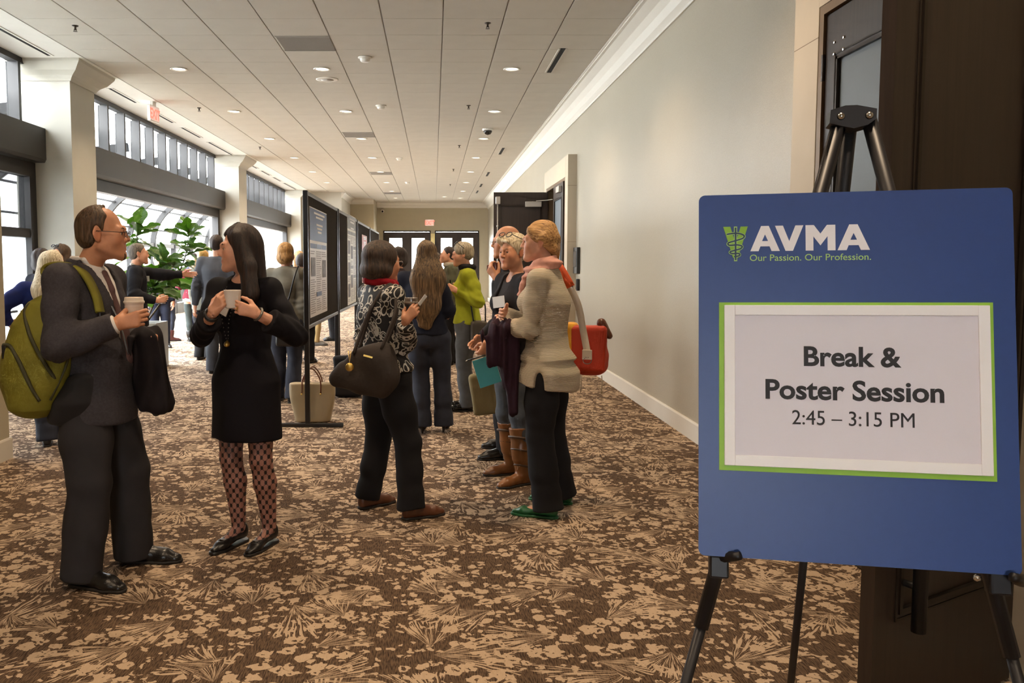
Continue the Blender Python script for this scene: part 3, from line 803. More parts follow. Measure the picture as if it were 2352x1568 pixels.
def flat_tube(pts, r, y0, name, m):
    B = MB(); P_ = [Vector(p) for p in pts]; pts2 = []
    for i in range(len(P_) - 1):
        p0 = P_[max(i - 1, 0)]; p1 = P_[i]; p2 = P_[i + 1]; p3 = P_[min(i + 2, len(P_) - 1)]
        for k in range(5):
            t = k / 5; pts2.append(.5 * ((2 * p1) + (p2 - p0) * t + (2 * p0 - 5 * p1 + 4 * p2 - p3) * t * t + (3 * p1 - p0 - 3 * p2 + p3) * t ** 3))
    pts2.append(P_[-1])
    vs = []; fs = []
    for i, p in enumerate(pts2):
        t = (pts2[min(i + 1, len(pts2) - 1)] - pts2[max(i - 1, 0)]).normalized(); n = Vector((-t.z, 0, t.x))
        for s_ in (-1, 1):
            for dy in (0, -.0004): vs.append(p + n * r * s_ + Vector((0, y0 + dy, 0)))
    for i in range(len(pts2) - 1):
        a = i * 4; fs += [(a + 1, a + 3, a + 7, a + 5), (a, a + 1, a + 5, a + 4), (a + 2, a + 6, a + 7, a + 3)]
    return B.add(vs, fs).build(name, m, sign, local=True)
M_LIME2 = MATS['lime_tint_print']
flat_tube(snake, .0026, -.0011, 'serpent_outline', M_LIME2)
flat_tube([(vx, 0, vt), (vx, 0, vbm + vh * .3), (vx, 0, vbm)], .0030, -.0014, 'staff_outline', M_LIME2)
flat_tube([(vx, 0, vt - .002), (vx, 0, vbm + vh * .3), (vx, 0, vbm + .002)], .0016, -.0018, 'staff', M_NAVY)
flat_tube(snake, .0014, -.0022, 'serpent', M_NAVY)

# black folding easel behind the board
def S3(u, y, w): return SM @ Vector((u, y, w))
easel = empty('display_easel', (S3(0, 0, 0)[0], S3(0, 0, 0)[1], 0))
tag(easel, 'black folding tripod easel holding the blue sign', 'easel')
LT, LB = Vector((-0.0085, 0.0300, 0.5074)), Vector((-0.2995, 0.0300, -0.6037))
RT, RB = Vector((0.0438, 0.0300, 0.5049)), Vector((0.2800, 0.0300, -0.5468))
M_EASEL = mat('easel_black_alloy', S(34, 33, 36), .42, metal=.3, var=.04)
def to_floor(T, B):
    A_ = SM @ T; C_ = SM @ B; t = A_.z / (A_.z - C_.z); return A_, A_ + (C_ - A_) * t
for T, B in ((LT, LB), (RT, RB)):
    a, b_ = to_floor(T, B)
    m_ = a + (b_ - a) * .56
    MB().tube([a, m_], .0145, 12).build('leg', M_EASEL, easel, True)
    MB().tube([m_ - (b_ - a) * .05, b_], .0105, 12).build('lower_leg', M_EASEL, easel, True)
    MB().lathe([(.018, 0), (.018, .02), (.012, .03)], 12, c=tuple(b_)).build('rubber_foot', M_SOLE, easel, True)
rt = SM @ Vector((0.0137, 0.0500, 0.5082)); rf = Vector((1.056, 2.45, 0))
m_ = rt + (rf - rt) * .5
MB().tube([rt, m_], .0145, 12).build('rear_leg', M_EASEL, easel, True)
MB().tube([m_ - (rf - rt) * .05, rf], .010, 12).build('rear_lower_leg', M_EASEL, easel, True)
# head bracket with two bolts
def poly_local(pts, y0, y1, name, m):
    B = MB().prism(pts, 'y', y0, y1); B.xf(SM)
    return B.build(name, m, easel)
poly_local([(-0.0302, 0.5216), (-0.0034, 0.5297), (0.0178, 0.5295), (0.0533, 0.5207), (0.0523, 0.5009), (0.0375, 0.4896), (0.0118, 0.4831), (-0.0155, 0.4904), (-0.0328, 0.4956)], .010, .045, 'head_bracket', M_EASEL)
for q in (Vector((-0.0115, 0.0100, 0.5082)), Vector((0.0395, 0.0100, 0.5074))):
    MB().lathe([(.0001, .006), (.006, .004), (.008, 0)], 12, M=SM @ Matrix.Translation(q) @ Matrix.Rotation(math.radians(90), 4, 'X')).build('bolt', M_CHROME, easel, True)
for q, q2, sg in ((Vector((-0.2123, -0.0140, -0.3506)), Vector((-0.2397, 0.0300, -0.3785)), 1), (Vector((0.2626, -0.0140, -0.3572)), Vector((0.2512, 0.0300, -0.3737)), -1)):
    B = MB().tube([(q.x - sg * .028, .03, q.z - .012), (q.x - sg * .012, .01, q.z - .006), (q.x, -.016, q.z), (q.x + sg * .008, -.02, q.z + .003)], [.012, .011, .009, .008], 10); B.xf(SM)
    B.build('support_peg', M_EASEL, easel, True)
    MB().box(q2.x - .018, q2.x + .018, .012, .048, q2.z - .022, q2.z + .022, bev=.004).xf(SM).build('peg_clamp', M_EASEL, easel)
q = Vector((0.2082, 0.0000, -0.3649))
MB().lathe([(.0001, .006), (.006, .004), (.007, 0)], 10, M=SM @ Matrix.Translation((q.x, .005, q.z)) @ Matrix.Rotation(math.radians(90), 4, 'X')).build('bolt', M_CHROME, easel, True)

# ------------------------------------------------------------------ poster boards
M_FELT = mat('dark_felt', S(52, 47, 42), .95, var=.06, bump=.3, bscale=300, spec=.1)
M_ALU = mat('grey_aluminium_edge', S(108, 106, 102), .45, metal=.5, var=.03)
XPB = -1.165
def poster_board(y0, y1, label):
    o = empty('poster_board', (XPB, (y0 + y1) / 2, 0)); tag(o, label, 'display board', 'freestanding poster boards')
    MB().box(XPB - .012, XPB + .012, y0 + .05, y1 - .05, .94, 2.13).build('felt_panel', M_FELT, o)
    MB().box(XPB - .02, XPB + .02, y0 + .045, y1 - .045, 2.13, 2.165, bev=.004).build('top_rail', M_ALU, o)
    MB().box(XPB - .02, XPB + .02, y0 + .045, y1 - .045, .905, .94, bev=.004).build('bottom_rail', M_ALU, o)
    for y in (y0 + .022, y1 - .022):
        MB().box(XPB - .022, XPB + .022, y - .022, y + .022, .035, 2.17, bev=.005).build('post', M_BLACK, o)
        MB().box(XPB - .27, XPB + .33, y - .022, y + .022, 0, .035, bev=.006).build('foot', M_BLACK, o)
    return o
poster_board(7.70, 10.13, 'nearest black poster board with a blue headed research poster')
poster_board(10.24, 12.67, 'second poster board along the row with a narrow white poster')
poster_board(12.78, 15.21, 'third poster board along the row with a reddish poster')
poster_board(15.32, 17.75, 'farthest poster board in the row')
def poster(y0, y1, z0, z1, label, head, hd, body, seed, cols=3, boxm=None):
    xf = XPB + .0125
    o = empty('research_poster', (xf, (y0 + y1) / 2, z0)); tag(o, label, 'poster')
    r = random.Random(seed)
    n = 10; vs = []; fs = []
    for i in range(n + 1):
        y = y0 + (y1 - y0) * i / n; cur = .0008 + .0016 * abs(math.sin(i * .7)) * (i / n)
        vs += [(xf + .001, y, z0), (xf + .001 + cur * .4, y, (z0 + z1) / 2), (xf + .001 + cur, y, z1)]
    for i in range(n):
        for k in (0, 1): fs.append((3 * i + k, 3 * i + 3 + k, 3 * i + 4 + k, 3 * i + 1 + k))
    MB().add(vs, fs).build('sheet', body, o)
    X0 = xf + .0038
    def rect(name, a, b_, c, d, m): return MB().box(X0, X0 + .0006, a, b_, c, d).build(name, m, o)
    W_, H_ = y1 - y0, z1 - z0
    rect('header', y0 + .01, y1 - .01, z1 - hd * H_, z1 - .01, head)
    tl = MB(); zz = z1 - .035 * H_
    for wd in (.62, .42, 0, .36, .30, .22):
        if wd: tl.box(X0 + .0008, X0 + .0012, (y0 + y1) / 2 + .05 - wd * W_ / 2, (y0 + y1) / 2 + .05 + wd * W_ / 2, zz - .018 * H_, zz)
        zz -= .034 * H_
        if zz < z1 - hd * H_ + .02: break
    t = tl.build('title_lines', M_PAPERP, o); t['kind'] = 'stuff'
    ln = MB()
    cw = (W_ - .06) / cols
    for c in range(cols):
        a = y0 + .03 + c * cw; z = z1 - hd * H_ - .03
        rect('section_heading', a, a + cw - .03, z - .045, z, boxm or head); z -= .07
        while z > z0 + .04:
            if r.random() < .05 and z > z0 + .3:
                rect('figure', a + .04, a + cw - .07, z - .2, z - .02, M_FIG); z -= .23; continue
            if r.random() < .035 and z > z0 + .2:
                rect('section_heading', a, a + cw - .03, z - .045, z, boxm or head); z -= .07; continue
            ln.box(X0, X0 + .0006, a, a + (cw - .03) * (.65 + .35 * r.random()), z - .008, z); z -= .021
    t = ln.build('text_lines', M_TXT, o); t['kind'] = 'stuff'
M_PAPERP = mat('poster_paper', S(206, 198, 194), .5, var=.02)
M_TXT = mat('small_print_grey', S(136, 126, 124), .6, var=0)
M_FIG = mat('figure_grey', S(110, 104, 104), .6, var=.3, vscale=30)
poster(7.86, 9.12, 1.0, 2.04, 'blue headed white research poster on the nearest board', mat('poster_blue', S(58, 72, 116), .5), .30, M_PAPERP, 3, boxm=mat('poster_navy', S(50, 54, 92), .5))
poster(11.30, 12.52, .95, 2.18, 'white research poster with grey header on the second board', mat('poster_grey', S(118, 116, 112), .5), .16, mat('poster_cream', S(206, 200, 186), .5), 5)
poster(13.6, 14.6, 1.2, 1.98, 'reddish poster on the third board', mat('poster_red', S(186, 96, 84), .5), .3, mat('poster_pink', S(196, 130, 116), .5), 8)
# ------------------------------------------------------------------ soft solids: distance fields meshed with surface nets
F32 = np.float32
def A(*v): return np.array(v if len(v) > 1 else v[0], dtype=np.float64)
def unit(v):
    v = np.asarray(v, float); n = np.linalg.norm(v); return v / n if n > 1e-9 else v
def Cap(a, b, ra, rb=None, flat=None):
    """tapered capsule; flat=(axis, s) squeezes the section along axis by s"""
    a = A(a); b = A(b); rb = ra if rb is None else rb
    ab = b - a; L2 = float(ab @ ab) + 1e-12
    if flat is not None: fa = unit(flat[0]); fs = 1.0 / flat[1] - 1.0
    def d(P):
        q = P - a
        t = np.clip((q @ ab) / L2, 0, 1)
        q = q - t[:, None] * ab
        r = ra + (rb - ra) * t
        if flat is not None:
            c = q @ fa
            q = q + np.outer(c * fs, fa)
            return (np.sqrt((q * q).sum(1)) - r) * min(1.0, flat[1] * 1.15)
        return np.sqrt((q * q).sum(1)) - r
    R = max(ra, rb)
    return d, np.minimum(a, b) - R, np.maximum(a, b) + R
def Ell(c, r, R=None):
    c = A(c); r = A(r) if not np.isscalar(r) else A(r, r, r); m = float(r.min())
    def d(P):
        q = P - c
        if R is not None: q = q @ R
        q = q / r
        l = np.sqrt((q * q).sum(1))
        return (l - 1.0) * m * (1 + 0.25 * np.clip(l - 1, 0, 2))
    M = float(r.max())
    return d, c - M, c + M
def BoxP(c, half, R=None, rnd=0.01):
    c = A(c); half = A(half)
    def d(P):
        q = P - c
        if R is not None: q = q @ R
        q = np.abs(q) - (half - rnd)
        return np.sqrt((np.maximum(q, 0) ** 2).sum(1)) + np.minimum(q.max(1), 0) - rnd
    M = float(np.linalg.norm(half))
    return d, c - M, c + M
def Loft(sec, O=(0, 0, 0), R=None, e=2.0, rnd=0.02):
    """stack of ellipses (t, cx, cy, rx, ry) along local z"""
    s = np.array(sorted(sec), float); O = A(O)
    def d(P):
        q = P - O
        if R is not None: q = q @ R
        t = q[:, 2]
        cx = np.interp(t, s[:, 0], s[:, 1]); cy = np.interp(t, s[:, 0], s[:, 2])
        rx = np.interp(t, s[:, 0], s[:, 3]); ry = np.interp(t, s[:, 0], s[:, 4])
        x = np.abs(q[:, 0] - cx) / rx; y = np.abs(q[:, 1] - cy) / ry
        l = np.sqrt(x * x + y * y) if e == 2.0 else (x ** e + y ** e) ** (1.0 / e)
        dr = (l - 1) * np.minimum(rx, ry)
        dz = np.maximum(s[0, 0] - t, t - s[-1, 0])
        a_ = dr + rnd; b_ = dz + rnd
        return np.where((a_ > 0) & (b_ > 0), np.sqrt(np.maximum(a_, 0) ** 2 + np.maximum(b_, 0) ** 2), np.maximum(a_, b_)) - rnd
    m = float(max((abs(s[:, 1]) + s[:, 3]).max(), (abs(s[:, 2]) + s[:, 4]).max()))
    if R is None:
        return d, O + A(-m, -m, s[0, 0]), O + A(m, m, s[-1, 0])
    pts = [O + R @ A(x, y, z) for x in (-m, m) for y in (-m, m) for z in (s[0, 0], s[-1, 0])]
    return d, np.min(pts, 0), np.max(pts, 0)
def Plane(p, n):
    """half space on the side opposite to n"""
    p = A(p); n = unit(n)
    return (lambda P: (P - p) @ n), None, None
def smin(a, b, k):
    if k <= 0: return np.minimum(a, b)
    h = np.clip(0.5 + 0.5 * (b - a) / k, 0, 1)
    return b + (a - b) * h - k * h * (1 - h)
class Sdf:
    def __init__(s, k=0.02): s.ops = []; s.k = k; s.disp = []
    def add(s, *prims, k=None):
        for p in prims: s.ops.append(('a', p, s.k if k is None else k))
        return s
    def sub(s, *prims, k=0.006):
        for p in prims: s.ops.append(('s', p, k))
        return s
    def clip(s, *prims, k=0.006):
        for p in prims: s.ops.append(('c', p, k))
        return s
    def warp(s, fn): s.disp.append(fn); return s
    def ev(s, P, bc=None, nb=None, rb=0):
        n = len(P); D = np.full(n, 1e3)
        for t, p, k in s.ops:
            if t == 'a':
                if bc is not None:
                    m = p[0](bc) < rb + k + 0.02
                    if not m.any(): continue
                    if m.all(): D = smin(D, p[0](P), k); continue
                    mm = np.repeat(m, nb)
                    D[mm] = smin(D[mm], p[0](P[mm]), k)
                else: D = smin(D, p[0](P), k)
            elif t == 's': D = -smin(-D, p[0](P), k)
            else: D = -smin(-D, -p[0](P), k)
        return D
    def mesh(s, h, lo=None, hi=None, smooth=1):
        los = [p[1] for t, p, k in s.ops if t == 'a']; his = [p[2] for t, p, k in s.ops if t == 'a']
        l = np.min(los, 0) - 3 * h - 0.012; u = np.max(his, 0) + 3 * h + 0.012
        if lo is not None: l = np.maximum(l, A(lo))
        if hi is not None: u = np.minimum(u, A(hi))
        B = 6
        nb = np.maximum(1, np.ceil((u - l) / (h * B))).astype(int)
        n = nb * B
        g = [l[i] + h * (np.arange(nb[i]) * B + (B - 1) / 2.0) for i in range(3)]
        bc = np.stack(np.meshgrid(*g, indexing='ij'), -1).reshape(-1, 3)
        rb = h * B * 0.87
        dc = s.ev(bc)
        act = np.abs(dc) < rb * 1.35 + 0.014
        F = np.where(dc < 0, -1.0, 1.0).astype(F32)
        Fb = np.repeat(F[:, None], B ** 3, 1)
        ids = np.nonzero(act)[0]
        off = np.stack(np.meshgrid(*[h * (np.arange(B) - (B - 1) / 2.0)] * 3, indexing='ij'), -1).reshape(-1, 3)
        CH = 6000
        for c in range(0, len(ids), CH):
            ii = ids[c:c + CH]
            P = (bc[ii][:, None, :] + off[None]).reshape(-1, 3)
            D = s.ev(P, bc[ii], B ** 3, rb)
            for fn in s.disp: D = D + fn(P)
            Fb[ii] = D.reshape(len(ii), -1)
        F = Fb.reshape(nb[0], nb[1], nb[2], B, B, B).transpose(0, 3, 1, 4, 2, 5).reshape(n)
        return surface_nets(F, l, h, smooth)
EDG = [(0, 1), (2, 3), (4, 5), (6, 7), (0, 2), (1, 3), (4, 6), (5, 7), (0, 4), (1, 5), (2, 6), (3, 7)]
COR = np.array([(x, y, z) for x in (0, 1) for y in (0, 1) for z in (0, 1)])
def surface_nets(F, o, h, smooth=1):
    I = F < 0
    nx, ny, nz = F.shape
    cnt = np.zeros((nx - 1, ny - 1, nz - 1), np.uint8)
    for x, y, z in COR: cnt += I[x:nx - 1 + x, y:ny - 1 + y, z:nz - 1 + z]
    ac = (cnt > 0) & (cnt < 8)
    idx = np.argwhere(ac)
    if len(idx) == 0: return np.zeros((0, 3)), np.zeros((0, 4), int)
    vid = np.full(ac.shape, -1, np.int32); vid[ac] = np.arange(len(idx))
    vals = np.stack([F[idx[:, 0] + x, idx[:, 1] + y, idx[:, 2] + z] for x, y, z in COR], 1)
    acc = np.zeros((len(idx), 3)); num = np.zeros(len(idx))
    for a, b in EDG:
        va = vals[:, a]; vb = vals[:, b]
        m = (va < 0) != (vb < 0)
        t = np.where(m, va / np.where(m, va - vb, 1), 0)
        acc += m[:, None] * (COR[a] + t[:, None] * (COR[b] - COR[a])); num += m
    V = (idx + acc / num[:, None]) * h + o
    faces = []
    for ax in range(3):
        sl0 = [slice(None)] * 3; sl1 = [slice(None)] * 3
        sl0[ax] = slice(0, -1); sl1[ax] = slice(1, None)
        cr = I[tuple(sl0)] != I[tuple(sl1)]
        e = np.argwhere(cr)
        b, c = (ax + 1) % 3, (ax + 2) % 3
        ok = (e[:, b] > 0) & (e[:, c] > 0) & (e[:, b] < F.shape[b] - 1) & (e[:, c] < F.shape[c] - 1)
        e = e[ok]
        if len(e) == 0: continue
        def cell(db, dc):
            q = e.copy(); q[:, b] += db; q[:, c] += dc
            return vid[q[:, 0], q[:, 1], q[:, 2]]
        qd = np.stack([cell(-1, -1), cell(0, -1), cell(0, 0), cell(-1, 0)], 1)
        ins = I[e[:, 0], e[:, 1], e[:, 2]]
        qd[~ins] = qd[~ins][:, ::-1]
        faces.append(qd)
    Q = np.concatenate(faces)
    for _ in range(smooth):
        s = np.zeros_like(V); w = np.zeros(len(V))
        for a in range(4):
            b = (a + 1) % 4
            for i in range(3): s[:, i] += np.bincount(Q[:, a], V[Q[:, b], i], len(V)) + np.bincount(Q[:, b], V[Q[:, a], i], len(V))
            w += np.bincount(Q[:, a], minlength=len(V)) + np.bincount(Q[:, b], minlength=len(V))
        V = np.where(w[:, None] > 0, V * 0.45 + 0.55 * s / np.maximum(w, 1)[:, None], V)
    return V, Q
def np_mesh(name, V, Q, m, parent=None, tint=None):
    me = bpy.data.meshes.new(name)
    me.vertices.add(len(V)); me.vertices.foreach_set('co', V.astype(F32).ravel())
    me.loops.add(Q.size); me.loops.foreach_set('vertex_index', Q.astype(np.int32).ravel())
    me.polygons.add(len(Q)); me.polygons.foreach_set('loop_start', np.arange(0, Q.size, 4, dtype=np.int32))
    me.update(calc_edges=True)
    me.shade_smooth()
    if m: me.materials.append(m)
    if tint is not None:
        at = me.color_attributes.new('tint', 'FLOAT_COLOR', 'POINT')
        at.data.foreach_set('color', np.c_[tint, np.ones(len(V))].astype(F32).ravel())
    o = bpy.data.objects.new(name, me); COL.objects.link(o)
    if parent is not None: o.parent = parent
    return o
def join_np(parts):
    V = []; Q = []; n = 0
    for v, q in parts:
        V.append(v); Q.append(q + n); n += len(v)
    return np.concatenate(V), np.concatenate(Q)
class Noise3:
    def __init__(s, seed, freq, n=7, aniso=(1, 1, 1)):
        r = np.random.RandomState(seed)
        k = r.normal(size=(n, 3)); k /= np.linalg.norm(k, axis=1)[:, None]
        s.k = (k * freq * (0.6 + 0.9 * r.rand(n))[:, None] * A(aniso)).T; s.p = r.rand(n) * 6.28; s.n = n
    def __call__(s, P): return np.sin(P @ s.k + s.p).sum(1) / s.n ** 0.5
def rot_ypr(yaw, pitch, roll):
    """columns: head x (left), y (back), z (up); yaw>0 turns the face to the person's left, pitch>0 looks down"""
    y, p, r = (math.radians(v) for v in (yaw, pitch, roll))
    m = Matrix.Rotation(y, 3, 'Z') @ Matrix.Rotation(p, 3, 'X') @ Matrix.Rotation(r, 3, 'Y')
    return np.array(m)
def ik(a, c, l1, l2, pole):
    a = A(a); c = A(c); d = c - a; L = np.linalg.norm(d)
    if L > l1 + l2 - .002: c = a + d / L * (l1 + l2 - .002); d = c - a; L = np.linalg.norm(d)
    u = d / L; ca = (l1 * l1 + L * L - l2 * l2) / (2 * l1 * L); ca = max(-1, min(1, ca))
    pv = A(pole) - u * (A(pole) @ u); pv = unit(pv)
    return a + u * l1 * ca + pv * l1 * math.sqrt(max(0, 1 - ca * ca)), c

# ------------------------------------------------------------------ materials for people
def cloth(name, col, rough=0.85, var=0.10, bscale=260, bump=0.0, vscale=14, sheen=0.0):
    return mat(name, col, rough, var=var, vscale=vscale, bump=bump, bscale=bscale, spec=0.25, sheen=sheen)
def make_skin(name, col):
    if name in MATS: return MATS[name]
    m, nt, b = new_mat(name)
    at = nd(nt, 'ShaderNodeAttribute', attribute_name='tint')
    co = coords(nt)
    n = nd(nt, 'ShaderNodeTexNoise'); n.inputs['Scale'].default_value = 45; n.inputs['Detail'].default_value = 3; lk(nt, co, n.inputs['Vector'])
    base = mixc(nt, n.outputs[0], tuple(c * 0.86 for c in col[:3]) + (1,), tuple(min(1, c * 1.12) for c in col[:3]) + (1,))
    mx = nd(nt, 'ShaderNodeMix'); mx.data_type = 'RGBA'; mx.blend_type = 'MULTIPLY'; mx.inputs[0].default_value = 1
    lk(nt, base, mx.inputs[6]); lk(nt, at.outputs['Color'], mx.inputs[7])
    lk(nt, mx.outputs[2], b.inputs['Base Color'])
    b.inputs['Roughness'].default_value = 0.48; b.inputs['Specular IOR Level'].default_value = 0.4
    b.inputs['Subsurface Weight'].default_value = 0.0
    MATS[name] = m
    return m
def make_hair(name, c0, c1, stretch=(70, 70, 6), rough=0.6, rot=(0, 0, 0)):
    if name in MATS: return MATS[name]
    m, nt, b = new_mat(name)
    co = coords(nt, stretch, rot)
    n = nd(nt, 'ShaderNodeTexNoise'); n.inputs['Scale'].default_value = 1.6; n.inputs['Detail'].default_value = 3; n.inputs['Distortion'].default_value = .6; lk(nt, co, n.inputs['Vector'])
    f = mth(nt, 'MULTIPLY_ADD', mth(nt, 'SUBTRACT', n.outputs[0], .5), 2.6, .5, clamp=True)
    lk(nt, mixc(nt, f, c0, c1), b.inputs['Base Color'])
    b.inputs['Roughness'].default_value = rough
    bp = nd(nt, 'ShaderNodeBump'); bp.inputs['Strength'].default_value = .6; bp.inputs['Distance'].default_value = .006
    lk(nt, n.outputs[0], bp.inputs['Height']); lk(nt, bp.outputs[0], b.inputs['Normal'])
    MATS[name] = m
    return m
SK_LIGHT = make_skin('fair_skin', S(214, 158, 128))
SK_MID = make_skin('warm_skin', S(196, 138, 104))
SK_DARK = make_skin('dark_skin', S(96, 62, 46))
M_EYEW = mat('eye_white', S(225, 220, 212), .25, var=0)
M_IRIS = mat('eye_iris', S(52, 38, 28), .2, var=0)
# ------------------------------------------------------------------ people
CURL = {'hold': [(28, 52, 34), (34, 54, 36), (38, 56, 38), (42, 56, 38)],
        'mug': [(48, 52, 34), (52, 54, 36), (54, 56, 38), (56, 56, 38)],
        'relax': [(14, 26, 16), (18, 30, 18), (22, 34, 20), (26, 36, 22)],
        'fist': [(62, 80, 50), (64, 82, 52), (66, 84, 52), (68, 84, 52)],
        'grip': [(50, 66, 36), (54, 68, 38), (56, 70, 40), (58, 70, 40)],
        'flat': [(4, 8, 6), (5, 9, 6), (6, 10, 6), (8, 12, 8)],
        'lay': [(10, 20, 14), (12, 22, 14), (14, 24, 16), (16, 26, 18)]}
LOD = [dict(body=.016, head=.0040, hand=.0034, cl=.0075, hair=.0045, shoe=.005),
       dict(body=.020, head=.0060, hand=.0052, cl=.0105, hair=.0065, shoe=.008),
       dict(body=.026, head=.0095, hand=.0085, cl=.016, hair=.010, shoe=.012)]
class Person:
    def __init__(s, label, loc, rz, H, sex='m', lod=0, skin=None, bw=1.0, bd=1.0, pel=(0, 0), lean=(0, 0), feet=None, heel=0.0,
                 head=(0, 0, 0), hs=None, armL=None, armR=None, belly=0.0, headoff=(0, 0, 0), group=None, seed=1, shoulder=1.0, kneepole=None, feetw=None):
        s.q = LOD[lod]; s.lod = lod; s.H = H; s.sex = sex; s.seed = seed; s.label = label; s.group = group
        s.loc = A(loc[0], loc[1], 0.0); s.rz = math.radians(rz); s.skin = skin or SK_LIGHT
        f = sex == 'f'
        s.Rw = np.array(Matrix.Rotation(s.rz, 3, 'Z'))
        s.hs = hs or (0.97 if f else 1.03)
        s.pel = A(pel[0], pel[1], 0.52 * H)
        che = A(pel[0] + lean[0], pel[1] + lean[1], .80 * H)
        s.che = che
        if f: sec = [(.455, .088, .062), (.49, .103, .070), (.525, .104, .072), (.57, .090, .063), (.625, .073, .056), (.67, .078, .060), (.72, .087, .070), (.755, .087, .066), (.80, .080, .048), (.825, .060, .038), (.85, .033, .033)]
        else: sec = [(.455, .086, .062), (.49, .097, .066), (.53, .098, .068), (.58, .090, .064), (.63, .086, .062), (.69, .093, .066), (.75, .100, .068), (.80, .095, .053), (.825, .072, .042), (.85, .038, .038)]
        s.sec = []
        for z, rx, ry in sec:
            t = min(1.15, max(0, (z - .52) / .28))
            bl = belly * math.exp(-((z - .60) / .06) ** 2)
            cx = pel[0] + lean[0] * t; cy = pel[1] + lean[1] * t - bl * .6
            s.sec.append((z * H, cx, cy, rx * H * bw, ry * H * bd + bl * .5))
        sw = (.094 if f else .104) * H * shoulder * (0.5 + 0.5 * bw)
        s.sj = {'L': A(che[0] + sw, che[1], .806 * H), 'R': A(che[0] - sw, che[1], .806 * H)}
        s.ua = .172 * H; s.fa = .150 * H; s.hl = (.098 if f else .105) * H
        s.ar = [(.0265 if f else .031) * H * (.5 + .5 * bw), (.022 if f else .025) * H * (.5 + .5 * bw), (.0155 if f else .0175) * H]
        s.el = {}; s.wr = {}; s.hd = {}
        for sd, arm in (('L', armL), ('R', armR)):
            sg = 1 if sd == 'L' else -1
            if arm is None: arm = {}
            if 'world' in arm: w = s.tolocal(arm['world'])
            else: w = A(arm.get('w', (che[0] + sg * (sw + .05), che[1] - .03, .80 * H - .98 * (s.ua + s.fa))))
            pole = arm.get('pole', (sg * .35, 1.0, -.15))
            s.el[sd], s.wr[sd] = ik(s.sj[sd], w, s.ua, s.fa, pole)
            D = unit(s.dirl(arm['Dw']) if 'Dw' in arm else arm.get('D', s.wr[sd] - s.el[sd]))
            T = s.dirl(arm['Tw']) if 'Tw' in arm else A(arm.get('T', (0, -1, 0) if 'w' not in arm and 'world' not in arm else (0, 0, 1)))
            T = unit(T - D * (T @ D))
            N = np.cross(D, T) if sd == 'L' else np.cross(T, D)
            s.hd[sd] = dict(D=D, T=T, N=N, curl=arm.get('curl', 'relax'), thumb=arm.get('thumb', 0.5), spread=arm.get('spread', 0.0))
        feet = feet or {'L': (.10, 0, 12), 'R': (-.10, 0, 12)}
        if feetw: feet = {d: tuple(s.tolocal((feetw[d][0], feetw[d][1], 0))[:2]) + (feetw[d][2],) for d in 'LR'}
        s.ft = {}; s.kn = {}; s.an = {}; s.hip = {}
        for sd in 'LR':
            sg = 1 if sd == 'L' else -1
            x, y, tz = feet[sd]
            td = math.radians(tz) * sg
            fw = A(math.sin(td), -math.cos(td), 0)
            s.ft[sd] = (A(x, y, 0), fw)
            an = A(x, y, .048 * H + heel) - fw * .012
            s.hip[sd] = A(pel[0] + sg * .052 * H, pel[1], .50 * H)
            ll = np.linalg.norm(an - s.hip[sd]) * .5025
            s.kn[sd], s.an[sd] = ik(s.hip[sd], an, ll, ll, (fw * 1.0 + A(0, -.2, 0)) if kneepole is None else A(kneepole))
        s.lr = [(.052 if f else .050) * H, (.033 if f else .034) * H, (.021 if f else .023) * H]
        s.heel = heel
        s.hR = rot_ypr(*head)
        nb = A(s.sec[-1][1], s.sec[-1][2], .835 * H)
        s.nb = nb
        up = A(0, 0, 1)
        s.hc = A(nb[0] + headoff[0], nb[1] - .018 + headoff[1], H - .122 * s.hs + headoff[2]) 
        s.root = None
    # -- frames
    def tolocal(s, w): return s.Rw.T @ (A(w) - s.loc)
    def dirl(s, d): return s.Rw.T @ A(d)
    def toworld(s, p): return s.Rw @ A(p) + s.loc
    def hp(s, *p): return s.hc + s.hR @ (A(*p) * s.hs)
    def HC(s, a, b, ra, rb=None, flat=None):
        if flat is not None: flat = (s.hR @ A(flat[0]), flat[1])
        return Cap(s.hp(*a), s.hp(*b), ra * s.hs, None if rb is None else rb * s.hs, flat)
    def HE(s, c, r, R=None):
        Rm = s.hR if R is None else s.hR @ R
        return Ell(s.hp(*c), (A(r) if not np.isscalar(r) else A(r, r, r)) * s.hs, Rm)
    def HPl(s, p, n): return Plane(s.hp(*p), s.hR @ A(n))
    # -- body parts
    def torso(s, g=0.0, z0=None, extra=None):
        sec = [(z, cx, cy, rx + g, ry + g) for z, cx, cy, rx, ry in s.sec]
        if z0 is not None: sec = [q for q in sec if q[0] >= z0]
        if extra: sec += extra
        out = [Loft(sec, rnd=.03)]
        if s.sex == 'f':
            zc = .725 * s.H
            cx = np.interp(zc, [q[0] for q in s.sec], [q[1] for q in s.sec]); cy = np.interp(zc, [q[0] for q in s.sec], [q[2] for q in s.sec])
            for sg in (-1, 1): out.append(Ell((cx + sg * .044 * s.H, cy - .048 * s.H, zc), .036 * s.H + g))
        for sd in 'LR':
            out.append(Cap(A(s.nb[0], s.nb[1] + .01, s.sj[sd][2] + .005), s.sj[sd], .030 * s.H + g, .027 * s.H + g))
        return out
    def frustum(s, a, b, ra, rb, rnd=.004, flat=1.0):
        a = A(a); b = A(b); L = np.linalg.norm(b - a); z = (b - a) / L
        x = np.cross(z, (0.02, 0.31, 0.95)); x = unit(x) if np.linalg.norm(x) > .05 else A(1, 0, 0); y = np.cross(z, x)
        R = np.stack([x, y, z], 1)
        return Loft([(0, 0, 0, ra, ra * flat), (L, 0, 0, rb, rb * flat)], O=a, R=R, rnd=rnd)
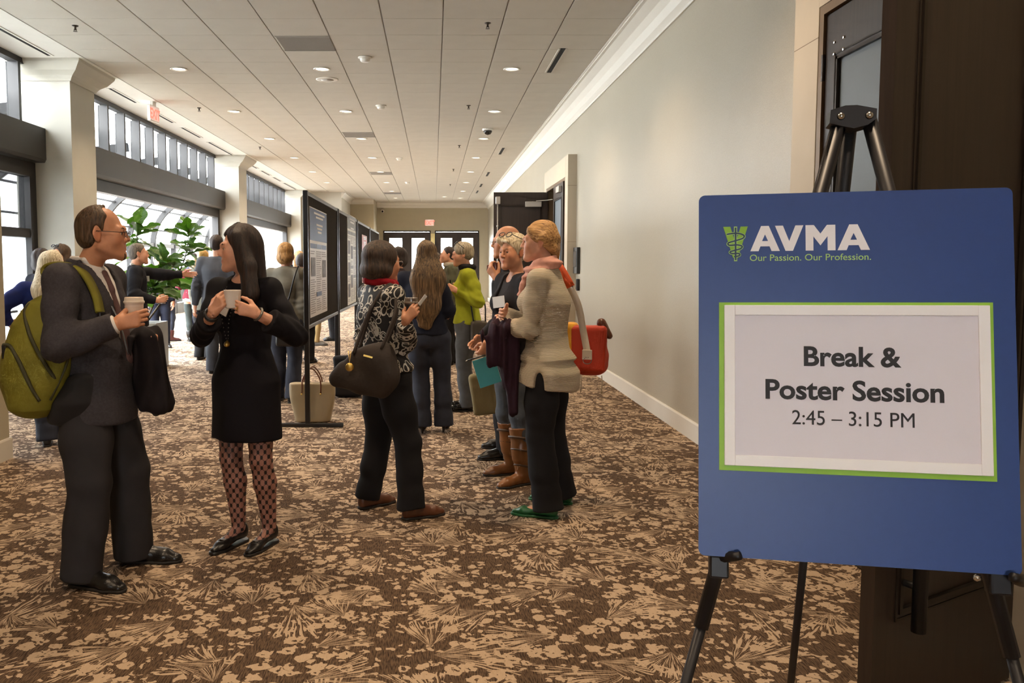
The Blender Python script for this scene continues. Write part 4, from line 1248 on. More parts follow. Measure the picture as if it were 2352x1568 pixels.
    def arm(s, sd, g=0.0, end=1.0, cuff=None, upper=1.0):
        a, e, w = s.sj[sd], s.el[sd], s.wr[sd]
        r0, r1, r2 = s.ar
        m = a + (e - a) * .45
        out = [Cap(a, m, r0 + g, r0 * .93 + g), Cap(m, e, r0 * .93 + g, r1 + g * 1.1)]
        if end > 0:
            we = e + (w - e) * end
            if cuff is None: out += [Cap(e, e + (we - e) * .35, r1 + g * 1.1, r1 * 1.02 + g), Cap(e + (we - e) * .35, we, r1 * 1.02 + g, r2 + g)]
            else: out += [Cap(e, e + (we - e) * .4, r1 + g * 1.1, r1 + g), s.frustum(e + (we - e) * .15, we, r1 + g * .9, cuff)]
        return out
    def leg(s, sd, g=0.0, r=None):
        h, k, a = s.hip[sd], s.kn[sd], s.an[sd]
        r0, r1, r2 = r or s.lr
        out = [Cap(h, h + (k - h) * .5, r0 + g, (r0 + r1) * .51 + g), Cap(h + (k - h) * .5, k, (r0 + r1) * .51 + g, r1 + g)]
        cal = k + (a - k) * .35; fwd = s.ft[sd][1]
        cal = cal - fwd * .012
        out += [Cap(k, cal, r1 + g, r1 * 1.04 + g), Cap(cal, a, r1 * 1.04 + g, r2 + g)]
        return out
    def foot(s, sd, g=0.0):
        p, fw = s.ft[sd]; a = s.an[sd]
        L = .145 * s.H; hz = s.heel
        heel = p - fw * .035 + A(0, 0, .032 + hz); ball = p + fw * (L * .52) + A(0, 0, .026); toe = p + fw * (L * .74) + A(0, 0, .02)
        return [Cap(a, heel, .028 + g, .028 + g), Cap(a + A(0, 0, -.01), ball, .030 + g, .03 + g), Cap(heel, ball, .027 + g, .032 + g), Cap(ball, toe, .032 + g, .022 + g, flat=((0, 0, 1), .8))]
    def hand(s, sd):
        h = s.hd[sd]; D, T, N = h['D'], h['T'], h['N']; w = s.wr[sd]; k = s.hl / .185
        out = []
        offs = (.027, .0095, -.0085, -.026); kl = (.092, .094, .089, .081)
        ln = ((.041, .025, .020), (.046, .029, .021), (.043, .027, .021), (.034, .020, .018))
        fr = (.0092, .0094, .0090, .0080)
        for i in range(4):
            b0 = w + (T * offs[i] * .55 + D * .012) * k; b1 = w + (T * offs[i] + D * kl[i] - N * .002) * k
            out.append((Cap(b0, b1, .0150 * k, .0112 * k), .012))
        sp = h['spread']
        curl = CURL[h['curl']] if isinstance(h['curl'], str) else h['curl']
        for i in range(4):
            p = w + (T * offs[i] + D * kl[i] - N * .002) * k; ang = 0
            side = T * (1.5 - i) * (.06 + sp)
            for j in range(3):
                ang += math.radians(curl[i][j])
                d = unit(D * math.cos(ang) + N * math.sin(ang) + side * (1 if j == 0 else .4) * max(0, math.cos(ang)))
                q = p + d * ln[i][j] * k
                out.append((Cap(p, q, fr[i] * k * (1 - .06 * j), fr[i] * k * (.94 - .07 * j)), .004)); p = q
        t = h['thumb']
        p0 = w + (D * .016 + T * .022 + N * .006) * k
        d1 = unit(D * .62 + T * (.75 - .35 * t) + N * (.15 + .45 * t)); p1 = p0 + d1 * .046 * k
        d2 = unit(D * .85 + T * (.45 - .45 * t) + N * (.15 + .65 * t)); p2 = p1 + d2 * .034 * k
        d3 = unit(D * .9 + T * (.25 - .4 * t) + N * (.1 + .75 * t)); p3 = p2 + d3 * .027 * k
        out += [(Cap(p0, p1, .0165 * k, .0125 * k), .014), (Cap(p1, p2, .0112 * k, .0102 * k), .006), (Cap(p2, p3, .0102 * k, .0080 * k), .004)]
        return out
    def head_prims(s):
        f = s.sex == 'f'; H = s.HC; E = s.HE
        jw = .047 if f else .053
        o = [(E((0, .020, .035), (.074, .094, .085)), .0), (E((0, -.026, -.035), (.0575, .066, .082)), .03),
             (H((-jw, .004, -.055), (-.012, -.078, -.097), .017, .015), .03), (H((jw, .004, -.055), (.012, -.078, -.097), .017, .015), .03),
             (E((0, -.080, -.100), (.020, .018, .016)), .02),
             (H((-.038, -.0745, .024), (0, -.0865, .022), .0105, .009), .02), (H((.038, -.0745, .024), (0, -.0865, .022), .0105, .009), .02),
             (E((-.037, -.058, -.026), (.027, .028, .030)), .03), (E((.037, -.058, -.026), (.027, .028, .030)), .03),
             (H((0, -.089, .012), (0, -.1085, -.023), .0068, .0100), .012), (E((-.0105, -.0985, -.029), (.0078, .010, .0075)), .006), (E((.0105, -.0985, -.029), (.0078, .010, .0075)), .006),
             (E((0, -.0815, -.060), (.028, .014, .024)), .016),
             (H((-.020, -.0845, -.0570), (-.004, -.0955, -.0545), .0032, .0048), .005), (H((.020, -.0845, -.0570), (.004, -.0955, -.0545), .0032, .0048), .005),
             (H((-.017, -.0845, -.0660), (0, -.0950, -.0675), .0034, .0056), .005), (H((.017, -.0845, -.0660), (0, -.0950, -.0675), .0034, .0056), .005)]
        for sg in (-1, 1):
            Re = np.array(Matrix.Rotation(math.radians(-sg * 18), 3, 'Z') @ Matrix.Rotation(math.radians(-10), 3, 'X'))
            o.append((E((sg * .076, .012, -.004), (.0075, .018, .031), Re), .006))
            o.append((E((sg * .072, .008, -.028), (.007, .010, .010)), .006))
        return o
    def eye_subs(s):
        o = []
        for sg in (-1, 1):
            o.append((s.HE((sg * .0315, -.0960, .0035), (.0165, .0120, .0085)), .010))
            o.append((s.HC((sg * .018, -.0875, -.0615), (0, -.1005, -.0612), .0012), .002))
            Re = np.array(Matrix.Rotation(math.radians(-sg * 18), 3, 'Z') @ Matrix.Rotation(math.radians(-10), 3, 'X'))
            o.append((s.HE((sg * .0835, .006, .002), (.006, .010, .019), Re), .006))
        return o
    def neck(s, g=0.0):
        r = (.0445 if s.sex == 'f' else .053) + g
        return [Cap(s.hp(0, .022, -.055), s.nb + A(0, .008, -.03), r, r * 1.12)]
    def tint(s, V):
        q = (V - s.hc) @ s.hR / s.hs
        t = np.ones((len(V), 3))
        def spot(c, r, col):
            w = np.exp(-(((q - A(c)) / A(r)) ** 2).sum(1))[:, None]
            t[:] = t * (1 - w) + t * A(col) * w
        lipc = (.80, .46, .46) if s.sex == 'f' else (.86, .64, .62)
        spot((0, -.099, -.0615), (.018, .014, .009), lipc)
        for sg in (-1, 1):
            spot((sg * .042, -.078, -.030), (.022, .03, .020), (1.0, .84, .80))
            spot((sg * .078, .008, -.008), (.012, .02, .03), (1.0, .82, .78))
        spot((0, -.115, -.026), (.012, .014, .012), (1.0, .85, .82))
        return np.clip(t, 0, 1)
    # -- mesh makers
    def make_body(s, head=True, feet=True, arms='LR', cat='person', neckcut=None):
        q = s.q; parts = []
        zn = s.hc[2] - .115 * s.hs
        if head:
            F = Sdf(.02)
            for p, k in s.head_prims(): F.add(p, k=k)
            F.add(*s.neck(), k=.025)
            for p, k in s.eye_subs(): F.sub(p, k=k)
            for sg in (-1, 1):
                F.add(s.HC((sg * .019, -.0845, .0085), (sg * .032, -.0872, .0115), .0042, .0048), s.HC((sg * .032, -.0872, .0115), (sg * .046, -.0785, .0080), .0048, .004), k=.005)
                F.add(s.HC((sg * .020, -.0835, -.0045), (sg * .044, -.0785, -.0045), .0042, .004), k=.005)
            parts.append(F.mesh(q['head'], lo=(-9, -9, s.nb[2] - .05), smooth=1))
        B = Sdf(.03); B.add(*s.torso(-.004)); B.add(*s.neck(-.002))
        for sd in 'LR': B.add(*s.arm(sd, -.002)); B.add(*s.leg(sd, -.002))
        if feet:
            for sd in 'LR': B.add(*s.foot(sd, -.010), k=.02)
        parts.append(B.mesh(q['body'], hi=(9, 9, s.nb[2] - .03), smooth=1))
        for sd in arms:
            if sd not in 'LR': continue
            F = Sdf(.01)
            e, w = s.el[sd], s.wr[sd]
            F.add(Cap(w + (e - w) * .30, w + s.hd[sd]['D'] * .012, s.ar[2] * 1.12, s.ar[2] * .95, flat=(s.hd[sd]['N'], .82)), k=.02)
            for p, k in s.hand(sd): F.add(p, k=k)
            parts.append(F.mesh(q['hand'], smooth=1))
        V, Q = join_np(parts)
        o = np_mesh('person', V, Q, s.skin, tint=s.tint(V))
        o.location = s.loc; o.rotation_euler = (0, 0, s.rz)
        tag(o, s.label, 'person', s.group)
        s.root = o
        if head and s.lod < 2: s.make_eyes()
        return o
    def make_eyes(s):
        for nm, off, r, m in (('eyes', .0760, .0125, M_EYEW), ('irises', .0812, .0085, M_IRIS)):
            V = []; Fc = []
            for sg in (-1, 1):
                c = s.hp(sg * .0315, -off, .0035); n0 = len(V); n1, n2 = 10, 7
                rr = r * s.hs
                for i in range(n2 + 1):
                    for j in range(n1):
                        th_, ph = math.pi * i / n2, 2 * math.pi * j / n1
                        V.append(c + A(math.sin(th_) * math.cos(ph), math.sin(th_) * math.sin(ph), math.cos(th_)) * rr)
                for i in range(n2):
                    for j in range(n1): Fc.append((n0 + i * n1 + j, n0 + i * n1 + (j + 1) % n1, n0 + (i + 1) * n1 + (j + 1) % n1, n0 + (i + 1) * n1 + j))
            mesh_obj(nm, V, Fc, m, s.root, True, local=True)
    def part(s, name, F, m, h=None, parent=None, smooth=1, lo=None, hi=None):
        V, Q = F.mesh(h or s.q['cl'], smooth=smooth, lo=lo, hi=hi)
        return np_mesh(name, V, Q, m, parent or s.root)
    def fold(s, amp, freq=34, seed=0, arms='LR', elbow=.006, aniso=(1, 1, .55)):
        n = Noise3(s.seed * 13 + seed, freq, 6, aniso)
        els = [(s.el[d], unit(s.wr[d] - s.sj[d])) for d in arms if d in 'LR']
        def fn(P):
            d = n(P) * amp
            for e, ax in els:
                q = P - e; r2 = (q * q).sum(1)
                w = np.exp(-r2 / .012)
                d = d + elbow * w * np.sin((q @ ax) * 110 + n(P) * 1.5)
            return d
        return fn
    def top(s, name, m, g=.016, hem=.47, cuff=None, sleeve=1.0, flare=0.0, extra=None, neck=None, v=None, fold=.003, k=.035, armg=None, elbow=.006, subs=(), clips=(), arms='LR', hemcut=None):
        """shirt, sweater, jacket or bodice following the body"""
        H = s.H
        F = Sdf(k)
        z0 = hem * H
        sec0 = s.sec[1]
        ex = [(z0 - .03, s.pel[0], s.pel[1], sec0[3] + g + flare, sec0[4] + g + flare)] if z0 < .50 * H else None
        if extra: ex = extra
        F.add(*s.torso(g, z0=(.50 * H if ex else None), extra=ex))
        ag = g if armg is None else armg
        for sd in arms:
            if sd in 'LR' and sleeve > 0: F.add(*s.arm(sd, ag, sleeve, cuff))
        F.clip(Plane((0, 0, z0), (0, 0, -1)) if hemcut is None else hemcut)
        nz, nr = neck or (.842, .062)
        npl = Plane((s.nb[0], s.nb[1], nz * H), (0, -.28, 1))[0]; nbx, nby = s.nb[0], s.nb[1]
        F.clip(((lambda P: np.minimum(npl(P), .19 - np.hypot(P[:, 0] - nbx, P[:, 1] - nby))), None, None), k=.012)
        if v:
            zt, zb, w, x0 = v
            yc = s.che[1] + .02
            F.sub(((lambda P: np.maximum(np.abs(P[:, 0] - s.nb[0] - x0 * np.clip((zt * H - P[:, 2]) / ((zt - zb) * H), 0, 1)) - w * np.clip((P[:, 2] - zb * H) / ((zt - zb) * H), 0, 1.2), P[:, 1] - yc)), None, None), k=.003)
        for p in subs: F.sub(p)
        for p in clips: F.clip(p)
        F.warp(s.fold(fold, arms=arms, elbow=elbow))
        return s.part(name, F, m)
    def trousers(s, name, m, g=.012, hemr=.085, kner=None, waist=.60, hemz=.03, fold=.003, hipg=None, thigh=None, sides='LR'):
        H = s.H; F = Sdf(.03)
        sec = [(z, cx, cy, rx + g, ry + g) for z, cx, cy, rx, ry in s.sec if z <= waist * H + .05]
        F.add(Loft(sec, rnd=.03))
        kr = kner or s.lr[1] + .025; tr = thigh or s.lr[0] + .008 + g
        for sd in sides:
            h, kn, a = s.hip[sd], s.kn[sd], s.an[sd]
            end = A(a[0], a[1], hemz + (s.heel * .5)) - s.ft[sd][1] * .004
            F.add(Cap(h, h + (kn - h) * .5, tr, (tr + kr) * .52), Cap(h + (kn - h) * .5, kn, (tr + kr) * .52, kr), k=.03)
            F.add(Cap(kn, kn + (end - kn) * .5, kr, (kr + hemr) * .5), s.frustum(kn + (end - kn) * .3, end, kr * .94, hemr, rnd=.006), k=.02)
        F.clip(Plane((0, 0, waist * H), (0, 0, 1)))
        n = Noise3(s.seed * 7 + 3, 26, 6, (1, 1, .5)); n2 = Noise3(s.seed * 7 + 4, 20, 5, (.7, .7, 3.0))
        kns = [s.kn[d] for d in sides]; ans = [s.an[d] for d in sides]
        def fn(P):
            d = n(P) * fold
            for q in kns: d = d + .004 * np.exp(-(((P - q) ** 2).sum(1)) / .02) * n2(P)
            for q in ans: d = d + .006 * np.exp(-(((P - q - A(0, 0, .08)) ** 2).sum(1)) / .012) * n2(P)
            return d
        F.warp(fn)
        return s.part(name, F, m)
    def shoe(s, sd, m, kind='oxford', sole=None):
        p, fw = s.ft[sd]; a = s.an[sd]; H = s.H
        L = (.158 if s.sex == 'm' else .148) * H; hz = s.heel
        sdv = A(-fw[1], fw[0], 0)
        F = Sdf(.02)
        zc = .03
        heel = p - fw * .045 + A(0, 0, zc + hz); ball = p + fw * (L * .50) + A(0, 0, zc); toe = p + fw * (L * .70) + A(0, 0, .022)
        mid = p + fw * (L * .22) + A(0, 0, zc + .012 + hz * .6)
        w = .039 if s.sex == 'm' else .034
        if kind in ('oxford', 'loafer', 'sneaker'):
            F.add(Cap(heel, mid, w * .92, w), Cap(mid, ball, w, w * 1.12), Cap(ball, toe, w * 1.12, w * .82, flat=((0, 0, 1), .72)))
            F.add(Cap(heel + A(0, 0, .03), a + fw * .03 + A(0, 0, -.01), w * .88, w * .8))
            if kind == 'loafer': F.sub(Ell(a + fw * .03 + A(0, 0, .062), (.05, .06, .055)), k=.01)
        elif kind in ('flat', 'pump'):
            F.add(Cap(heel, mid, w * .82, w * .85), Cap(mid, ball, w * .85, w * 1.05, flat=((0, 0, 1), .8)), Cap(ball, toe, w * 1.05, w * .66, flat=((0, 0, 1), .62)), k=.015)
            F.add(Cap(heel + A(0, 0, .025), heel + A(0, 0, .03), w * .8))
            c = p + fw * (L * .20) + A(0, 0, .085 + hz * .8)
            F.sub(Ell(c, (.075, .036, .052), np.stack([fw, sdv, A(0, 0, 1)], 1)), k=.008)
        elif kind in ('boot', 'anklebush'):
            F.add(Cap(heel, mid, w * .95, w), Cap(mid, ball, w, w * 1.1), Cap(ball, toe, w * 1.1, w * .8, flat=((0, 0, 1), .78)))
            top = s.kn[sd] + (a - s.kn[sd]) * (.18 if kind == 'boot' else .62)
            F.add(Cap(a, a + (top - a) * .5, s.lr[2] + .016, s.lr[1] + .008), s.frustum(a + (top - a) * .3, top, s.lr[1] * .9 + .008, s.lr[1] + .016), k=.03)
            F.add(Cap(heel + A(0, 0, .03), a, w * .9, w * .85))
        F.clip(Plane((0, 0, .012 if hz < .02 else .004), (0, 0, -1)), k=.004)
        if hz > .02:   # arch under the foot
            ar = p + fw * (L * .10)
            F.sub(((lambda P: (P[:, 2] - (hz * np.clip(1 - ((P - p) @ fw + .05) / (L * .48), 0, 1)) - .004)), None, None), k=.004)
        o = s.part('shoe', F, m, h=s.q['shoe'])
        if sole is not None:
            G = Sdf(.012)
            if hz <= .02:
                G.add(Cap(heel - A(0, 0, heel[2] - .008), ball * A(1, 1, 0) + A(0, 0, .008), w * 1.02, w * 1.18), Cap(ball * A(1, 1, 0) + A(0, 0, .008), toe * A(1, 1, 0) + A(0, 0, .008), w * 1.18, w * .92))
                G.clip(Plane((0, 0, .016), (0, 0, 1)), k=.002); G.clip(Plane((0, 0, .0), (0, 0, -1)), k=.002)
                G2 = G
            else:
                G.add(Cap(heel - A(0, 0, .02), A(heel[0], heel[1], .004) - fw * .004, w * .5, .011 if hz > .045 else w * .62))
                G.clip(Plane((0, 0, .0), (0, 0, -1)), k=.002)
            s.part('sole' if hz <= .02 else 'heel', G, sole, h=s.q['shoe'], parent=o)
        return o
    # -- hair
    def hair_short(s, m, t=.012, line=((-.062, .082), (-.004, -.02)), nape=-.070, bald=None, name='hair', bump=.0025, freq=110, extra=(), ear=True, k=.02):
        F = Sdf(k)
        F.add(s.HE((0, .020, .035), (.074 + t, .094 + t, .085 + t)))
        F.add(s.HE((0, .045, -.02), (.062 + t * .8, .062 + t * .8, .06)))
        for p in extra: F.add(p)
        (y0, z0), (y1, z1) = line
        d = unit((y1 - y0, z1 - z0)); n = A(0, d[1], -d[0])
        F.clip(s.HPl((0, y0, z0), n), k=.012)
        F.clip(s.HPl((0, 0, nape), (0, -.25, -1)), k=.012)
        if ear:
            for sg in (-1, 1): F.sub(s.HE((sg * .083, .010, -.012), (.022, .024, .036)), k=.01)
        if bald: F.sub(bald, k=.015)
        s.strands(F, bump, freq)
        return s.part(name, F, m, h=s.q['hair'])
    def strands(s, F, amp, freq, vert=.25):
        n = Noise3(s.seed * 5 + 1, freq, 7); n2 = Noise3(s.seed * 5 + 2, freq * .3, 5)
        hc, hR = s.hc, s.hR
        def fn(P):
            q = (P - hc) @ hR
            a = np.arctan2(q[:, 0], q[:, 1] - .01)
            r = np.sqrt(q[:, 0] ** 2 + q[:, 1] ** 2)
            X = np.stack([np.sin(a) * .11, np.cos(a) * .11, q[:, 2] * vert], 1)
            return amp * n(X) + amp * 1.2 * n2(X)
        F.warp(fn)
    def brows(s, m):
        F = Sdf(.004)
        for sg in (-1, 1): F.add(s.HC((sg * .014, -.0945, .0225), (sg * .032, -.0905, .0285), .0030, .0030), s.HC((sg * .032, -.0905, .0285), (sg * .05, -.0775, .0235), .0030, .0018))
        return s.part('eyebrows', F, m, h=s.q['head'])
    def glasses(s, m, z=.003, y=-.108, up=False):
        B = MB()
        for sg in (-1, 1):
            c = A(sg * .033, y, z - .003)
            pts = [s.hp(*(c + A(.022 * math.cos(t), abs(math.cos(t)) * .004, .015 * math.sin(t)))) for t in np.linspace(0, 2 * math.pi, 15)[:-1]]
            B.tube(pts, .0016 * s.hs, 6, closed=True)
            B.tube([s.hp(sg * .055, y + .004, z + .004), s.hp(sg * .074, -.06, z + .005), s.hp(sg * .080, .012, z + .006), s.hp(sg * .076, .03, z - .012)], .0017 * s.hs, 6)
        B.tube([s.hp(-.011, y, z), s.hp(0, y - .002, z + .003), s.hp(.011, y, z)], .0016 * s.hs, 6)
        return B.build('eyeglasses', m, s.root, True, local=True)
    def badge(s, c, ex, ey, w=.09, h=.065, m=None, thick=.002):
        """little flat name badge at local point c with axes ex (right) and ey (up)"""
        ex = unit(ex); ey = unit(ey - ex * (A(ey) @ ex)) if True else ey; nz = np.cross(ex, ey)
        V = [A(c) + ex * a * w / 2 + ey * b * h / 2 + nz * t * thick for t in (-1, 1) for a, b in ((-1, -1), (1, -1), (1, 1), (-1, 1))]
        return mesh_obj('name_badge', V, [(0, 3, 2, 1), (4, 5, 6, 7), (0, 1, 5, 4), (1, 2, 6, 5), (2, 3, 7, 6), (3, 0, 4, 7)], m or M_PAPER, s.root, local=True)
    def strip(s, name, pts, w, t, m, wdir, parent=None):
        """flat strap along pts (local); wdir = width direction(s)"""
        return strap_mesh(name, pts, w, t, m, wdir, parent or s.root, True)
def strap_mesh(name, pts, w, t, m, wdir, parent=None, local=False):
    pts = [A(p) for p in pts]; n = len(pts)
    wd = wdir if isinstance(wdir, list) else [wdir] * n
    V = []; Fc = []
    for i, p in enumerate(pts):
        tg = unit(pts[min(i + 1, n - 1)] - pts[max(i - 1, 0)])
        u = A(wd[i]); u = unit(u - tg * (u @ tg)); nn = np.cross(tg, u)
        for a, b in ((-1, -1), (1, -1), (1, 1), (-1, 1)): V.append(p + u * a * w / 2 + nn * b * t / 2)
    for i in range(n - 1):
        for c in range(4): Fc.append((i * 4 + c, i * 4 + (c + 1) % 4, i * 4 + 4 + (c + 1) % 4, i * 4 + 4 + c))
    Fc += [(3, 2, 1, 0), (n * 4 - 4, n * 4 - 3, n * 4 - 2, n * 4 - 1)]
    return mesh_obj(name, V, Fc, m, parent, True, local)
def bez(pts, n=14):
    """smooth path through points"""
    P = [A(p) for p in pts]; P = [P[0] * 2 - P[1]] + P + [P[-1] * 2 - P[-2]]
    out = []
    for i in range(1, len(P) - 2):
        for k in range(n):
            t = k / n
            out.append(.5 * ((2 * P[i]) + (P[i + 1] - P[i - 1]) * t + (2 * P[i - 1] - 5 * P[i] + 4 * P[i + 1] - P[i + 2]) * t * t + (3 * P[i] - P[i - 1] - 3 * P[i + 1] + P[i + 2]) * t ** 3))
    out.append(P[-2]); return out
M_PAPER = mat('white_paper', S(226, 224, 220), .6, var=.02)
M_GOLD = mat('gold_metal', S(214, 178, 96), .3, metal=.9, var=.02)
# ---- man with the backpack, far left foreground
H_BROWN = make_hair('short_brown_hair', S(46, 34, 24), S(98, 74, 50))
H_DARK = make_hair('dark_brown_hair', S(18, 12, 10), S(56, 38, 30))
H_BLOND = make_hair('honey_blond_hair', S(110, 70, 34), S(206, 156, 92))
H_GREY = make_hair('ash_grey_hair', S(96, 86, 70), S(196, 180, 152))
H_PALE = make_hair('pale_blond_hair', S(150, 128, 92), S(236, 222, 190))
C_CHAR = cloth('charcoal_tweed', S(62, 59, 63), var=.18, vscale=90, bump=.25)
C_CHAR2 = cloth('charcoal_suiting', S(46, 44, 46), var=.08)
C_WHITE = cloth('white_shirting', S(214, 210, 206), var=.02)
C_BLACK = cloth('black_cloth', S(22, 20, 22), var=.15)
C_VELVET = cloth('black_velvet', S(13, 10, 17), var=.12, rough=.8)
def man_backpack():
    p = Person('balding man in charcoal blazer with glasses and a green backpack, holding a paper cup', (-1.625, 4.0), 79, 1.77, 'm', 0, SK_MID, bw=1.06, bd=1.12, belly=.05,
               feetw={'R': (-1.63, 3.84, 8), 'L': (-1.50, 4.17, 10)}, head=(19, 2, 0), lean=(0, .02), headoff=(0, -.08, 0), seed=3, shoulder=1.03,
               armR=dict(world=(-1.415, 3.76, 1.235), pole=(-.5, .5, -.9), Dw=(.93, .28, .22), Tw=(-.15, 0, 1), curl='hold', thumb=.7),
               armL=dict(world=(-1.40, 4.08, 1.14), pole=(.5, 1, -.4), Dw=(.7, -.65, -.1), Tw=(0, 0, 1), curl='fist', thumb=.8))
    p.make_body()
    sh = p.top('shirt', C_WHITE, g=.008, hem=.58, sleeve=.99, cuff=p.ar[2] + .013, neck=(.868, .06), fold=.001, elbow=0)
    # collar points of the shirt
    F = Sdf(.006)
    for sg in (-1, 1):
        a = p.nb + A(sg * .056, -.03, .042); b = p.nb + A(sg * .018, -.085, -.012); c = p.nb + A(sg * .045, .04, .05)
        F.add(Cap(c, a, .012, .012, flat=((sg, .2, 0), .5)), Cap(a, b, .014, .010))
    F.add(Cap(p.nb + A(-.045, .04, .05), p.nb + A(.045, .04, .05), .012))
    p.part('shirt_collar', F, C_WHITE, h=.005)
    F = Sdf(.008).add(Cap(p.nb + A(0, -.096, -.02), p.nb + A(0, -.130, -.10), .016, .018), Cap(p.nb + A(0, -.130, -.10), p.nb + A(0.01, -.185, -.30), .020, .034, flat=((0, 1, 0), .45)), Cap(p.nb + A(.01, -.185, -.30), p.nb + A(.01, -.205, -.42), .036, .036, flat=((0, 1, 0), .45)))
    p.part('necktie', F, cloth('brown_mauve_tie', S(92, 68, 66), var=.15, vscale=40), h=.006)
    ex = [(.745, -.0, -.015, .208, .178), (.80, 0, -.015, .208, .175), (.885, 0, -.02, .202, .168)]
    jk = p.top('blazer', C_CHAR, g=.026, hem=.425, extra=ex, sleeve=.955, cuff=p.ar[2] + .026, neck=(.86, .06), v=(.845, .60, .075, .01), fold=.003, elbow=.008, armg=.018)
    F = Sdf(.01)
    for sg in (-1, 1):
        pts = [p.nb + A(sg * .06, .045, .03), p.nb + A(sg * .078, -.02, .02), p.nb + A(sg * .085, -.085, -.06), p.nb + A(sg * .062, -.135, -.17), p.nb + A(sg * .02, -.172, -.38)]
        for a, b, r0, r1 in zip(pts[:-1], pts[1:], (.018, .02, .030, .032), (.02, .030, .032, .012)): F.add(Cap(a, b, r0, r1, flat=((sg * .45, 1, .1), .42)))
    F.add(Cap(p.nb + A(-.06, .045, .03), p.nb + A(0, .062, .035), .018), Cap(p.nb + A(0, .062, .035), p.nb + A(.06, .045, .03), .018))
    p.part('lapels', F, C_CHAR, h=.006, parent=jk)
    p.trousers('trousers', C_CHAR2, g=.018, hemr=.098, kner=.098, thigh=.118, waist=.58, hemz=.035, fold=.004)
    for sd in 'LR': p.shoe(sd, M_LBLACK, 'oxford', M_SOLE)
    # receding hair: sides and back, thin wisp over the crown
    p.hair_short(H_BROWN, t=.010, line=((-.036, .128), (-.012, -.02)), nape=-.078, bald=p.HE((0, -.062, .112), (.068, .062, .062)), bump=.002)
    p.brows(H_BROWN)
    F = Sdf(.006).add(p.HE((0, -.083, -.098), (.025, .0195, .022)), p.HC((-.024, -.083, -.052), (0, -.0925, -.0455), .004, .0045), p.HC((.024, -.083, -.052), (0, -.0925, -.0455), .004, .0045)); p.strands(F, .002, 200)
    p.part('goatee', F, H_BROWN, h=.004)
    p.glasses(M_BLACK)
    # lanyard with a badge
    p.strip('lanyard', bez([p.nb + A(-.075, .03, .03), p.nb + A(-.07, -.10, -.06), p.nb + A(-.045, -.19, -.24), p.nb + A(-.01, -.215, -.40)], 6), .010, .003, mat('grey_ribbon', S(120, 124, 128), .6), (1, 0, 0))
    p.badge(p.nb + A(-.06, -.16, -.30), A(.6, -.8, 0), A(0, 0, 1), .08, .055, mat('clear_grey_plastic', S(128, 126, 124), .3))
    return p
P1 = man_backpack()

# ---- woman in the black dress
def make_tights():
    m, nt, b = new_mat('patterned_tights')
    tc = nd(nt, 'ShaderNodeTexCoord'); sp = nd(nt, 'ShaderNodeSeparateXYZ'); lk(nt, tc.outputs['Object'], sp.inputs[0])
    x = mth(nt, 'MULTIPLY', mth(nt, 'ADD', sp.outputs[0], mth(nt, 'MULTIPLY', sp.outputs[1], .55)), 1.0)
    z = sp.outputs[2]
    u = mth(nt, 'MULTIPLY', mth(nt, 'ADD', x, mth(nt, 'MULTIPLY', z, .72)), 25.0)
    v = mth(nt, 'MULTIPLY', mth(nt, 'SUBTRACT', x, mth(nt, 'MULTIPLY', z, .72)), 25.0)
    fu = mth(nt, 'ABSOLUTE', mth(nt, 'SUBTRACT', mth(nt, 'FRACT', u), .5)); fv = mth(nt, 'ABSOLUTE', mth(nt, 'SUBTRACT', mth(nt, 'FRACT', v), .5))
    dd = mth(nt, 'SQRT', mth(nt, 'ADD', mth(nt, 'MULTIPLY', fu, fu), mth(nt, 'MULTIPLY', fv, fv)))
    dot = mth(nt, 'LESS_THAN', dd, .28)
    line = mth(nt, 'LESS_THAN', mth(nt, 'MINIMUM', fu, fv), .05)
    f = mth(nt, 'MAXIMUM', dot, mth(nt, 'MULTIPLY', line, .75))
    lk(nt, mixc(nt, f, S(150, 106, 92), S(20, 14, 16)), b.inputs['Base Color'])
    b.inputs['Roughness'].default_value = .6
    return m
